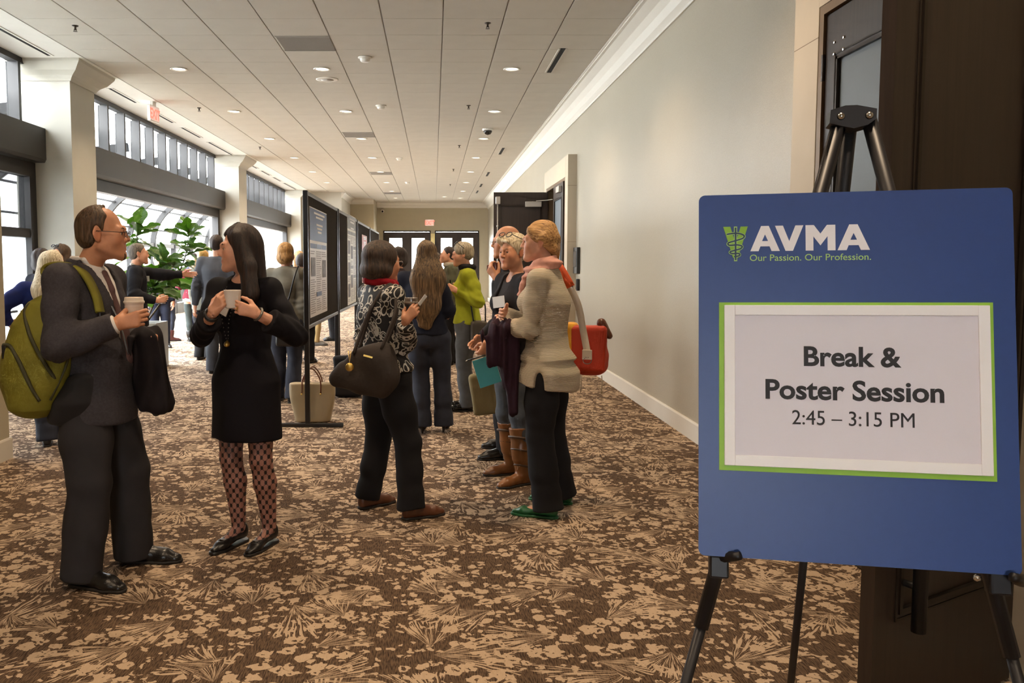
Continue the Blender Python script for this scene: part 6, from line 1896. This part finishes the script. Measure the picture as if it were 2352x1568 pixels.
bystander('person in black trousers and pointed shoes behind the second poster board', (-1.98, 16.6), -80, 1.70, 'f', 'bob', H_DARK, C_BLACK, C_BLACK, seed=57)
bystander('blond woman behind the tall suited man', (-3.60, 13.2), 160, 1.72, 'f', 'pixie', make_hair('bright_blond_hair', S(170, 120, 56), S(232, 190, 120)), C_GREYJ, C_BLACK, seed=59)
bystander('person with dark hair behind the fig leaves', (-4.95, 15.2), 30, 1.70, 'm', 'short', H_DARK, C_NAVY, C_NAVY, seed=61)
# ------------------------------------------------------------------ fig tree in its planter
def make_leaf_mat():
    m, nt, b = new_mat('fig_leaf_green')
    tc = nd(nt, 'ShaderNodeTexCoord'); sp = nd(nt, 'ShaderNodeSeparateXYZ'); lk(nt, tc.outputs['Object'], sp.inputs[0])
    ax = mth(nt, 'ABSOLUTE', sp.outputs[0])
    vein = mth(nt, 'ABSOLUTE', mth(nt, 'SINE', mth(nt, 'MULTIPLY', mth(nt, 'SUBTRACT', sp.outputs[1], mth(nt, 'MULTIPLY', ax, .6)), 75)))
    f = mth(nt, 'MAXIMUM', mth(nt, 'LESS_THAN', vein, .16), mth(nt, 'LESS_THAN', ax, .004))
    oi = nd(nt, 'ShaderNodeObjectInfo')
    base = mixc(nt, oi.outputs['Random'], S(22, 50, 16), S(56, 92, 30))
    lk(nt, mixc(nt, mth(nt, 'MULTIPLY', f, .5), base, S(110, 146, 66)), b.inputs['Base Color'])
    b.inputs['Roughness'].default_value = .32
    tl = nd(nt, 'ShaderNodeBsdfTranslucent'); tl.inputs[0].default_value = S(70, 110, 16)
    mx = nd(nt, 'ShaderNodeMixShader'); mx.inputs[0].default_value = .2
    out = nt.nodes['Material Output']; lk(nt, b.outputs[0], mx.inputs[1]); lk(nt, tl.outputs[0], mx.inputs[2]); lk(nt, mx.outputs[0], out.inputs[0])
    return m
M_LEAF = make_leaf_mat()
def leaf_mesh(L, Wd, curl, seed):
    r = random.Random(seed); vs = []; fs = []; nu, nv = 12, 4
    for i in range(nu + 1):
        t = i / nu
        w = Wd * (math.sin(math.pi * min(1, t * 1.02)) ** .75) * (.55 + .75 * t - .25 * math.exp(-((t - .42) / .12) ** 2)) if 0 < i < nu else .004
        for j in range(-nv, nv + 1):
            u = j / nv
            vs.append((u * w, t * L, .02 * abs(u) * (1 if abs(u) > .1 else .2) - curl * t * t * L + .010 * math.sin(t * 17 + u * 3 + seed) * abs(u)))
    k = 2 * nv + 1
    for i in range(nu):
        for j in range(k - 1): fs.append((i * k + j, i * k + j + 1, (i + 1) * k + j + 1, (i + 1) * k + j))
    me = bpy.data.meshes.new('leaf'); me.from_pydata(vs, [], fs); me.update(); me.shade_smooth(); me.materials.append(M_LEAF)
    return me
LEAVES = [leaf_mesh(.34, .105, .25, 1), leaf_mesh(.30, .095, .45, 2), leaf_mesh(.38, .115, .15, 3)]
M_PLANT = mat('grey_planter', S(128, 126, 120), .6, var=.05)
M_SOIL = mat('dark_soil', S(40, 30, 24), .95, bump=.6, bscale=60)
M_BARK = mat('grey_brown_bark', S(92, 78, 62), .85, var=.2, vscale=30, bump=.5, bscale=80)
def planter(x, y, w, h, label):
    o = empty('planter', (x, y, 0)); tag(o, label, 'planter')
    a, t = w / 2, .03
    prof = [(-a, 0), (a, 0), (a, h), (-a, h)]
    MB().box(x - a, x + a, y - a, y - a + t, 0, h, bev=.004).box(x - a, x + a, y + a - t, y + a, 0, h, bev=.004).box(x - a, x - a + t, y - a + t, y + a - t, 0, h).box(x + a - t, x + a, y - a + t, y + a - t, 0, h).build('box', M_PLANT, o)
    MB().box(x - a + t, x + a - t, y - a + t, y + a - t, .02, h - .06).build('soil', M_SOIL, o)
planter(-4.24, 12.3, .54, .66, 'tall grey square planter box behind the reaching man')
def fig(base, stems, label, seed):
    o = empty('fiddle_leaf_fig', base); tag(o, label, 'plant')
    r = random.Random(seed)
    for pts, n in stems:
        path = bez(pts, 8)
        MB().tube([tuple(p) for p in path], [.018 - .012 * i / len(path) for i in range(len(path))], 8).build('stem', M_BARK, o, True)
        for k in range(n):
            t = 1 - .58 * (1 - (k + .5) / n) ** 1.2
            p = path[min(len(path) - 1, int(t * (len(path) - 1)))]
            az = k * 2.4 + r.uniform(-.4, .4); el = math.radians(r.uniform(-15, 35) + 45 * max(0, t - .85) / .15)
            lf = bpy.data.objects.new('leaf', LEAVES[k % 3]); COL.objects.link(lf); lf.parent = o
            lf.matrix_parent_inverse = parent_world(o).inverted()
            lf.location = tuple(p); lf.rotation_euler = (el, r.uniform(-.5, .5), az); sc = r.uniform(.8, 1.2); lf.scale = (sc, sc, sc)
B0 = (-4.24, 12.3, .6)
fig(B0, [([B0, (-4.22, 12.35, 1.2), (-4.30, 12.3, 1.75), (-4.28, 12.25, 2.02)], 22), ([B0, (-4.0, 12.5, 1.0), (-3.75, 12.7, 1.55), (-3.66, 12.7, 2.02)], 34), ([B0, (-4.05, 12.2, .95), (-3.95, 12.1, 1.3), (-3.85, 12.1, 1.52)], 32), ([B0, (-4.15, 12.0, .9), (-3.98, 11.8, 1.12), (-3.88, 11.7, 1.2)], 20)],
    'fiddle leaf fig with large glossy leaves in the grey planter', 4)

# ------------------------------------------------------------------ cups, mugs and glasses in hands
def grip(p, sd, r, along=.072):
    """centre of a round thing of radius r held in the hand, in world space, and the hand frame"""
    h = p.hd[sd]; k = p.hl / .185
    c = p.wr[sd] + h['D'] * along * k + h['N'] * (r + .017)
    return p.toworld(c)
M_CUPP = mat('white_paper_cup', S(214, 196, 180), .6, var=.03)
M_LID = mat('cream_plastic_lid', S(222, 206, 188), .4, var=.02)
def cup_lathe(name, c, prof, m, label, cat, parts=(), tilt=(0, 0)):
    o = empty(name, (c[0], c[1], c[2])); tag(o, label, cat)
    R_ = Matrix.Translation(Vector(c)) @ Euler((tilt[0], tilt[1], 0)).to_matrix().to_4x4()
    MB().lathe(prof, 28, M=R_).build('cup_body', m, o, auto=40)
    for nm, pr, mm in parts: MB().lathe(pr, 28, M=R_).build(nm, mm, o, auto=40)
    return o, R_
c = grip(P1, 'R', .038)
cup_lathe('paper_coffee_cup', (c[0], c[1], 1.225), [(.031, 0), (.043, .105), (.0435, .108), (.041, .108), (.030, .004)], M_CUPP, 'paper coffee cup with cream lid in the hand of the backpack man', 'cup',
          [('lid', [(.044, .098), (.0465, .101), (.0465, .108), (.043, .110), (.041, .125), (.038, .127), (.037, .122), (.0001, .121)], M_LID), ('sleeve', [(.0338, .02), (.0415, .085)], mat('pale_cup_sleeve', S(206, 184, 164), .8))])
M_MUG = mat('white_ceramic', S(214, 204, 194), .25, var=.01, coat=.3)
c = (P2.toworld(P2.wr['L'] + P2.hd['L']['D'] * .085 + P2.hd['L']['N'] * .05) + P2.toworld(P2.wr['R'] + P2.hd['R']['D'] * .085 + P2.hd['R']['N'] * .05)) / 2
o, R_ = cup_lathe('ceramic_mug', (c[0], c[1] - .015, 1.285), [(.030, 0), (.037, .004), (.040, .05), (.0425, .088), (.041, .090), (.039, .088), (.036, .02), (.0001, .012)], M_MUG, 'white ceramic mug held in both hands by the woman in black', 'mug')
MB().tube([R_ @ Vector(q) for q in ((-.040, 0, .075), (-.058, .0, .072), (-.066, 0, .05), (-.058, 0, .028), (-.040, 0, .022))], .0055, 8).build('handle', M_MUG, o, True)
c = grip(P3, 'R', .036)
cup_lathe('dark_lidded_cup', (c[0], c[1], c[2] - .03), [(.030, 0), (.038, .085), (.0385, .09), (.0001, .09)], mat('black_cup', S(30, 26, 24), .5), 'black cup with smoky lid in the hand of the blouse woman', 'cup',
          [('lid', [(.040, .082), (.042, .085), (.042, .092), (.037, .096), (.036, .116), (.034, .118), (.0001, .117)], mat('smoky_plastic_lid', S(112, 100, 90), .2))])
h = P3.hd['R']; q = P3.toworld(P3.wr['R'] + h['D'] * .135 + h['N'] * .02)
o = empty('paper_card', tuple(q)); tag(o, 'small white card between the fingers of the blouse woman', 'card')
MB().box(-.012, .055, -.001, .001, -.012, .012).build('sheet', M_PAPER, o, local=True); o.rotation_euler = (.5, -.9, .3)
c = grip(P6, 'L', .04)
o, R_ = cup_lathe('brown_mug', (c[0], c[1], c[2] - .045), [(.032, 0), (.038, .004), (.042, .085), (.039, .085), (.034, .01), (.0001, .01)], mat('brown_glaze', S(86, 44, 30), .3), 'brown mug raised by the bald man', 'mug')
MB().tube([R_ @ Vector(q) for q in ((-.04, 0, .07), (-.062, 0, .065), (-.062, 0, .03), (-.04, 0, .02))], .006, 8).build('handle', MATS['brown_glaze'], o, True)
M_CLEAR = make_glass('clear_plastic_cup', (.93, .94, .93, 1), .12)
c = (grip(P8, 'L', .036) + grip(P8, 'R', .036)) / 2
cup_lathe('clear_plastic_tumbler', (c[0], c[1], c[2] - .03), [(.028, 0), (.038, .12), (.0365, .12), (.027, .004), (.0001, .004)], M_CLEAR, 'clear plastic tumbler held by the woman in the yellow green jacket', 'cup', [('drink', [(.0265, .006), (.031, .05), (.0001, .05)], mat('pale_drink', S(196, 168, 120), .2))])
c = grip(P17, 'R', .036)
cup_lathe('white_paper_cup', (c[0], c[1], c[2] - .05), [(.030, 0), (.040, .10), (.038, .10), (.029, .004), (.0001, .004)], M_PAPER, 'white paper cup in the hand of the reaching man', 'cup')

# ------------------------------------------------------------------ bags
def soft(name, F, m, h, parent=None, smooth=1):
    V, Q = F.mesh(h, smooth=smooth); o = np_mesh(name, V, Q, m)
    if parent is not None: o.parent = parent; o.matrix_parent_inverse = parent_world(parent).inverted()
    return o
M_GREENB = mat('green_nylon', S(122, 116, 26), .75, var=.1, vscale=10, bump=.15, bscale=300)
M_OLIVEZ = mat('dark_olive_tape', S(62, 60, 34), .7, var=.05)
# backpack: local frame u = out from his back, v = sideways (toward the viewer), w = up
bk = empty('backpack', (-1.80, 3.90, .80)); tag(bk, 'lime green backpack with olive zips on the back of the man in charcoal', 'backpack')
BU = unit(P1.Rw @ A(-.25, 1, 0)); BV = unit(np.cross(A(0, 0, 1), BU)); BO = A(-1.635, 3.90, 1.09)
if BV[1] > 0: BV = -BV
def bp(u, v, w): return BO + BU * (u + .12 * (-w)) + BV * v + A(0, 0, w)
F = Sdf(.05)
BR = np.stack([BU, BV, A(0, 0, 1)], 1)
F.add(Loft([(-.30, .20, 0, .06, .09), (-.25, .20, 0, .115, .145), (-.12, .185, 0, .165, .175), (.03, .165, 0, .170, .178), (.14, .145, 0, .150, .165), (.24, .115, 0, .10, .125), (.285, .10, 0, .04, .07)], O=BO, R=BR, e=2.5, rnd=.03))
F.add(Ell(bp(.245, 0, -.10), (.11, .12, .16), BR), k=.04)
n = Noise3(77, 30, 6); F.warp(lambda P: .004 * n(P))
soft('main_body', F, M_GREENB, .007, bk)
def on(u, w, lift=.002):
    """point on the side of the bag that faces the viewer"""
    vs_ = np.linspace(.32, -.05, 75); P = np.array([BO + BU * u + BV * v + A(0, 0, w) for v in vs_])
    d = F.ev(P); i = int(np.argmax(d < 0)) if (d < 0).any() else 60
    return P[i] + BV * lift
G = Sdf(.03).add(Loft([(-.33, .05, 0, .12, .10), (-.22, .02, 0, .12, .15), (-.08, -.03, 0, .07, .14)], O=BO, R=BR, rnd=.03))
soft('black_side_panel', G, mat('black_nylon', S(26, 25, 28), .8), .009, bk)
def surf_tube(pts, r, name, m): return MB().tube([tuple(p) for p in bez(pts, 6)], r, 8).build(name, m, bk, True)
surf_tube([on(.18, .235), on(.20, .20), on(.17, .12), on(.13, .03), on(.08, -.08), on(.05, -.16)], .009, 'zip', M_OLIVEZ)
surf_tube([on(.30, .05), on(.25, .045), on(.21, -.02), on(.17, -.12), on(.14, -.20)], .009, 'zip', M_OLIVEZ)
surf_tube([on(.06, .20), on(.03, .10), on(.02, 0), on(.05, -.10), on(.10, -.2)], .006, 'piping', M_OLIVEZ)
for q in (on(.29, .05, .006), on(.25, .20, .006)):
    MB().box(-.010, .010, -.006, .006, -.06, 0, bev=.002).xf(Matrix.Translation(Vector(q))).build('zip_pull', M_BLACK, bk)
q0, q1 = BO + BU * .07 + BV * -.03 + A(0, 0, .27), BO + BU * .05 + BV * .08 + A(0, 0, .265)
surf_tube([q0, (q0 + q1) / 2 + A(0, 0, .045), q1], .011, 'grab_handle', M_OLIVEZ)
def P1w(*v): return P1.toworld(P1.nb + A(*v))
sj = P1.toworld(P1.sj['R'])
strap = bez([BO + BU * .04 + BV * .10 + A(0, 0, .24), P1w(-.145, .11, -.01), P1w(-.145, .03, .028), P1w(-.140, -.075, -.012), P1w(-.138, -.135, -.11), P1w(-.15, -.165, -.20)], 8)
o = strap_mesh('shoulder_strap', strap, .062, .014, M_GREENB, [tuple(P1.Rw @ A(1, .1, 0))] * len(strap), bk)
o.data.transform(Matrix.Identity(4))
strap2 = bez([P1w(-.16, -.172, -.20), P1w(-.175, -.15, -.27), P1w(-.2, -.05, -.36)], 6)
strap_mesh('webbing', strap2, .022, .005, M_OLIVEZ, [tuple(P1.Rw @ A(1, .1, 0))] * len(strap2), bk)
q = P1w(-.162, -.178, -.205); MB().box(-.022, .022, -.008, .008, -.012, .012, bev=.003).xf(Matrix.Translation(Vector(q)) @ Matrix.Rotation(P1.rz, 4, 'Z')).build('buckle', M_BLACK, bk)

# coat over his other arm
F = Sdf(.03)
w = P1.toworld(P1.wr['L']); 
F.add(Loft([(w[2] - .36, w[0] + .065, w[1] - .04, .05, .06), (w[2] - .31, w[0] + .06, w[1] - .04, .072, .075), (w[2] - .15, w[0] + .03, w[1] - .04, .075, .09), (w[2] + .02, w[0] + .015, w[1] - .045, .065, .095), (w[2] + .06, w[0] + .01, w[1] - .04, .05, .08)], e=2.6, rnd=.025))
n = Noise3(31, 60, 6, (1.4, 1.4, .16)); F.warp(lambda P: .012 * n(P))
o = soft('draped_coat', F, cloth('dark_navy_overcoat', S(30, 25, 28), var=.12), .009); tag(o, 'dark folded overcoat hanging over the arm of the backpack man', 'coat')

# handbag of the blouse woman
M_HB = mat('dark_brown_bag_leather', S(46, 36, 29), .75, var=.15, bump=.2, bscale=60)
hb = empty('brown_handbag', (-.40, 4.74, .75)); tag(hb, 'large dark brown slouchy handbag with gold charm on the shoulder of the blouse woman', 'handbag')
F = Sdf(.05)
F.add(Cap((-.555, 4.79, .845), (-.27, 4.69, .865), .052, .075, flat=((.2, 1, 0), .8)), Cap((-.50, 4.77, .90), (-.275, 4.69, .95), .055, .070, flat=((.2, 1, 0), .7)), Cap((-.44, 4.75, .97), (-.28, 4.70, 1.02), .045, .055, flat=((.2, 1, 0), .7)), Cap((-.40, 4.74, .83), (-.29, 4.70, .80), .06, .06, flat=((.2, 1, 0), .8)))
n = Noise3(41, 24, 6); F.warp(lambda P: .007 * n(P))
soft('bag_body', F, M_HB, .008, hb)
sh = P3.toworld(P3.sj['R'] + A(.035, .0, .055))
for k, (a, b_) in enumerate((((-.45, 4.72, 1.0), (-.29, 4.66, 1.03)), ((-.43, 4.80, 1.0), (-.27, 4.76, 1.03)))):
    pth = bez([a, tuple(A(*a) * .35 + sh * .65 + A(-.04, -.035 + .03 * k, 0)), tuple(sh + A(0, -.01 + .02 * k, .012)), tuple(A(*b_) * .35 + sh * .65 + A(.05, -.06 + .03 * k, -.01)), b_], 7)
    MB().tube([tuple(p) for p in pth], .010, 8).build('handle', M_HB, hb, True)
MB().tube([(-.475, 4.672, 1.02), (-.468, 4.668, .95), (-.46, 4.672, 1.02)], .0025, 6).build('charm_chain', M_GOLD, hb, True)
MB().lathe([(.0001, -.004), (.022, -.003), (.024, 0), (.022, .003), (.0001, .004)], 16, M=Matrix.Translation((-.468, 4.665, .93)) @ Matrix.Rotation(math.radians(90), 4, 'X')).build('gold_charm', M_GOLD, hb, True)
MB().box(-.03, .03, -.002, .002, -.005, .005).xf(Matrix.Translation((-.36, 4.655, .99)) @ Matrix.Rotation(.25, 4, 'Y')).build('metal_plate', M_GOLD, hb)

# orange messenger bag of the sweater woman
M_OR = mat('orange_red_canvas', S(190, 52, 14), .6, var=.12, bump=.15, bscale=200)
M_YE = mat('yellow_canvas', S(226, 160, 20), .6, var=.08)
M_CREAMW = mat('cream_webbing', S(204, 190, 168), .8, var=.05)
ob = empty('orange_messenger_bag', (.98, 5.22, .83)); tag(ob, 'orange red messenger bag with cream strap at the side of the sweater woman', 'shoulder bag')
OX = unit((.8, -.35, 0)); OY = A(-OX[1], OX[0], 0); OR_ = np.stack([OX, OY, A(0, 0, 1)], 1); OC = A(.955, 5.24, .98)
F = Sdf(.03).add(BoxP(OC + A(.0, 0, -.01), (.12, .075, .155), OR_, .06), BoxP(OC + A(.0, 0, -.08), (.14, .075, .085), OR_, .06))
n = Noise3(51, 22, 6); F.warp(lambda P: .006 * n(P))
soft('bag_body', F, M_OR, .008, ob)
F = Sdf(.02).add(BoxP(OC + OX * .02 - OY * .055 + A(0, 0, .0), (.118, .03, .145), OR_, .026)); F.warp(lambda P: .004 * n(P))
soft('flap', F, M_OR, .008, ob)
F = Sdf(.02).add(BoxP(OC - OX * .10 - OY * .02 + A(0, 0, .02), (.045, .065, .14), OR_, .03)); soft('side_gusset', F, M_YE, .009, ob)
F = Sdf(.02).add(Cap(OC + OX * .09 + A(0, 0, .16), OC + OX * .14 + A(0, 0, .08), .03, .022)); soft('dark_pouch', F, M_LBROWN, .009, ob)
shr = P4.toworld(P4.sj['R'] + A(.03, .02, .062))
pt = [OC + OX * .03 - OY * .105 + A(0, 0, -.02), OC + OX * .0 - OY * .10 + A(0, 0, .12), (OC * .45 + shr * .55) + A(.035, -.08, .02), shr + A(.035, -.045, -.02), shr + A(0, 0, .012), shr + A(-.06, .05, -.04)]
st = bez(pt, 7)
strap_mesh('strap', st[:22], .042, .006, M_CREAMW, [tuple(OX)] * 22, ob)
strap_mesh('shoulder_pad', [tuple(A(*q) + A(0, -.004, .004)) for q in st[17:]], .055, .014, mat('orange_pad', S(226, 92, 40), .6), [tuple(OX)] * len(st[17:]), ob)
q = OC + OX * .03 - OY * .112 + A(0, 0, -.03)
MB().box(-.03, .03, -.006, .006, -.03, .03, bev=.003).xf(Matrix.Translation(Vector(q)) @ Matrix.Rotation(math.atan2(OX[1], OX[0]), 4, 'Z')).build('strap_tab', M_CREAMW, ob)
MB().tube([tuple(q + A(.026 * math.cos(t), -.008, -.035 + .022 * math.sin(t))) for t in np.linspace(0, 2 * math.pi, 13)[:-1]], .003, 6, closed=True).build('ring', M_CHROME, ob, True)
for a in (-.02, .11):
    e = OC + OX * a - OY * .06 + A(0, 0, -.16)
    MB().tube([tuple(e), tuple(e + A(.004, 0, -.05)), tuple(e + A(.0, 0, -.11))], .004, 6).build('dangling_strap', M_CREAMW, ob, True)

# purple coat over her arm
F = Sdf(.03)
F.add(Cap((.39, 5.18, 1.13), (.455, 4.98, 1.12), .045, .045), Loft([(.60, .485, 5.01, .028, .045), (.74, .475, 5.01, .042, .05), (.88, .46, 5.01, .060, .06), (.95, .425, 5.02, .095, .06), (1.08, .405, 5.04, .10, .07), (1.15, .41, 5.06, .07, .06)], e=2.6, rnd=.02), Cap((.35, 5.0, 1.06), (.335, 5.0, .92), .04, .022, flat=((0, 1, 0), .6)))
n = Noise3(61, 70, 6, (1.6, 1.2, .14)); F.warp(lambda P: .013 * n(P))
o = soft('draped_coat', F, cloth('plum_purple_wool', S(44, 22, 34), var=.15), .008); tag(o, 'plum purple coat hanging over the folded arms of the sweater woman', 'coat')

# folder and pen of the badge woman
hw = P5.toworld(P5.wr['L'] + P5.hd['L']['D'] * .10)
o = empty('teal_folder', tuple(hw + A(.03, -.01, -.07))); tag(o, 'teal paper folder carried low by the badge woman', 'folder')
MB().box(-.075, .075, -.004, .004, -.13, .06, bev=.001).build('cover', mat('teal_card', S(60, 142, 150), .6), o, local=True)
MB().box(-.070, .078, .004, .007, -.125, .055).build('sheets', M_PAPER, o, local=True); o.rotation_euler = (0, -.30, .15)
o = empty('pen', tuple(hw + A(-.02, -.02, -.01))); tag(o, 'dark pen in the hand of the badge woman', 'pen')
MB().tube([(-.07, 0, -.02), (.05, 0, .015)], .005, 8).build('barrel', M_BLACK, o, True, local=True); MB().tube([(-.083, 0, -.024), (-.07, 0, -.02)], [.001, .005], 8).build('tip', M_CHROME, o, True, local=True)

# khaki tote on a long strap of the bald man
kb = empty('khaki_tote', (.42, 6.30, .38)); tag(kb, 'khaki canvas tote hanging low between the yellow green jacket and plum coat', 'tote bag')
F = Sdf(.03).add(BoxP((.43, 6.28, .535), (.15, .05, .155), np.array(Matrix.Rotation(-.12, 3, 'Y')), .03)); n = Noise3(71, 20, 5); F.warp(lambda P: .005 * n(P))
M_KH = mat('khaki_canvas', S(112, 100, 66), .85, var=.12, bump=.2, bscale=250)
soft('bag_body', F, M_KH, .010, kb)
sh6 = P6.toworld(P6.sj['L'] + A(0, 0, .05))
MB().tube([tuple(q) for q in bez([(.33, 6.29, .68), (.47, 6.33, 1.05), tuple(sh6), (.60, 6.36, 1.0), (.53, 6.30, .66)], 7)], .010, 8).build('strap', M_KH, kb, True)

# beige tote on the floor by the first poster board
tb = empty('beige_tote', (-1.16, 7.98, 0)); tag(tb, 'beige leather tote bag standing on the carpet behind the poster board post', 'tote bag')
M_TB = mat('beige_leather', S(146, 130, 102), .45, var=.06)
F = Sdf(.02).add(Loft([(0, 0, 0, .165, .075), (.02, 0, 0, .17, .08), (.36, 0, 0, .215, .05), (.375, 0, 0, .215, .045)], O=(-1.155, 7.99, .002), e=4.5, rnd=.012)); n = Noise3(81, 14, 5); F.warp(lambda P: .004 * n(P))
soft('bag_body', F, M_TB, .009, tb)
for dy in (-.055, .055):
    MB().tube([tuple(q) for q in bez([(-1.25, 7.99 + dy, .28), (-1.24, 7.99 + dy, .42), (-1.16, 7.99 + dy * 1.2, .52), (-1.08, 7.99 + dy, .42), (-1.07, 7.99 + dy, .28)], 7)], .007, 8).build('handle', M_LBROWN, tb, True)
    for xx in (-1.25, -1.07): MB().lathe([(.0001, .004), (.008, .002), (.008, -.002)], 10, M=Matrix.Translation((xx, 7.985 + dy * 1.3, .275)) @ Matrix.Rotation(math.radians(90), 4, 'X')).build('rivet', M_GOLD, tb, True)
# black bag on the floor behind
bb_ = empty('black_bag', (-.98, 9.5, 0)); tag(bb_, 'black bag with straps slumped on the carpet beyond the brown handbag', 'bag')
F = Sdf(.03).add(BoxP((-.96, 9.5, .17), (.17, .10, .165), None, .05), BoxP((-1.05, 9.62, .27), (.10, .04, .18), None, .03)); n = Noise3(91, 20, 5); F.warp(lambda P: .008 * n(P))
soft('bag_body', F, mat('black_nylon', S(26, 25, 28), .8), .012, bb_)
for k in range(3):
    MB().tube([tuple(q) for q in bez([(-1.08, 9.42, .22), (-1.16 - .03 * k, 9.36, .12), (-1.20, 9.33 + .03 * k, .03), (-1.10, 9.3, .02)], 6)], .010, 6).build('strap', M_BLACK, bb_, True)
# handbag of the woman in grey, handbag of the yellow green jacket
g1 = empty('black_shoulder_bag', (-1.52, 8.98, .8)); tag(g1, 'black shoulder bag at the hip of the woman in the grey blazer', 'shoulder bag')
F = Sdf(.03).add(BoxP((-1.535, 8.93, .76), (.14, .05, .13), None, .03)); soft('bag_body', F, M_LBLACK, .012, g1)
q = P12.toworld(P12.sj['R'] + A(.02, 0, .05))
MB().tube([tuple(v) for v in bez([(-1.63, 8.90, .86), (-1.54, 8.93, 1.12), (q[0] - .03, 8.965, 1.34), (q[0], q[1] - .05, q[2] + .03), (q[0], q[1] + .06, q[2]), (q[0] + .06, q[1] + .08, 1.2)], 7)], .009, 8).build('strap', M_LBLACK, g1, True)
g2 = empty('brown_shoulder_bag', (.46, 8.45, .8)); tag(g2, 'small brown handbag at the hip of the woman in the yellow green jacket', 'shoulder bag')
F = Sdf(.03).add(BoxP((.455, 8.44, .82), (.085, .05, .12), None, .035)); soft('bag_body', F, mat('olive_brown_leather', S(70, 62, 48), .5), .012, g2)
q = P8.toworld(P8.sj['L'] + A(-.02, 0, .05))
MB().tube([tuple(v) for v in bez([(.40, 8.42, .92), (.36, 8.42, 1.2), tuple(q), (.50, 8.42, 1.15), (.52, 8.42, .92)], 7)], .008, 8).build('strap', M_BLACK, g2, True)
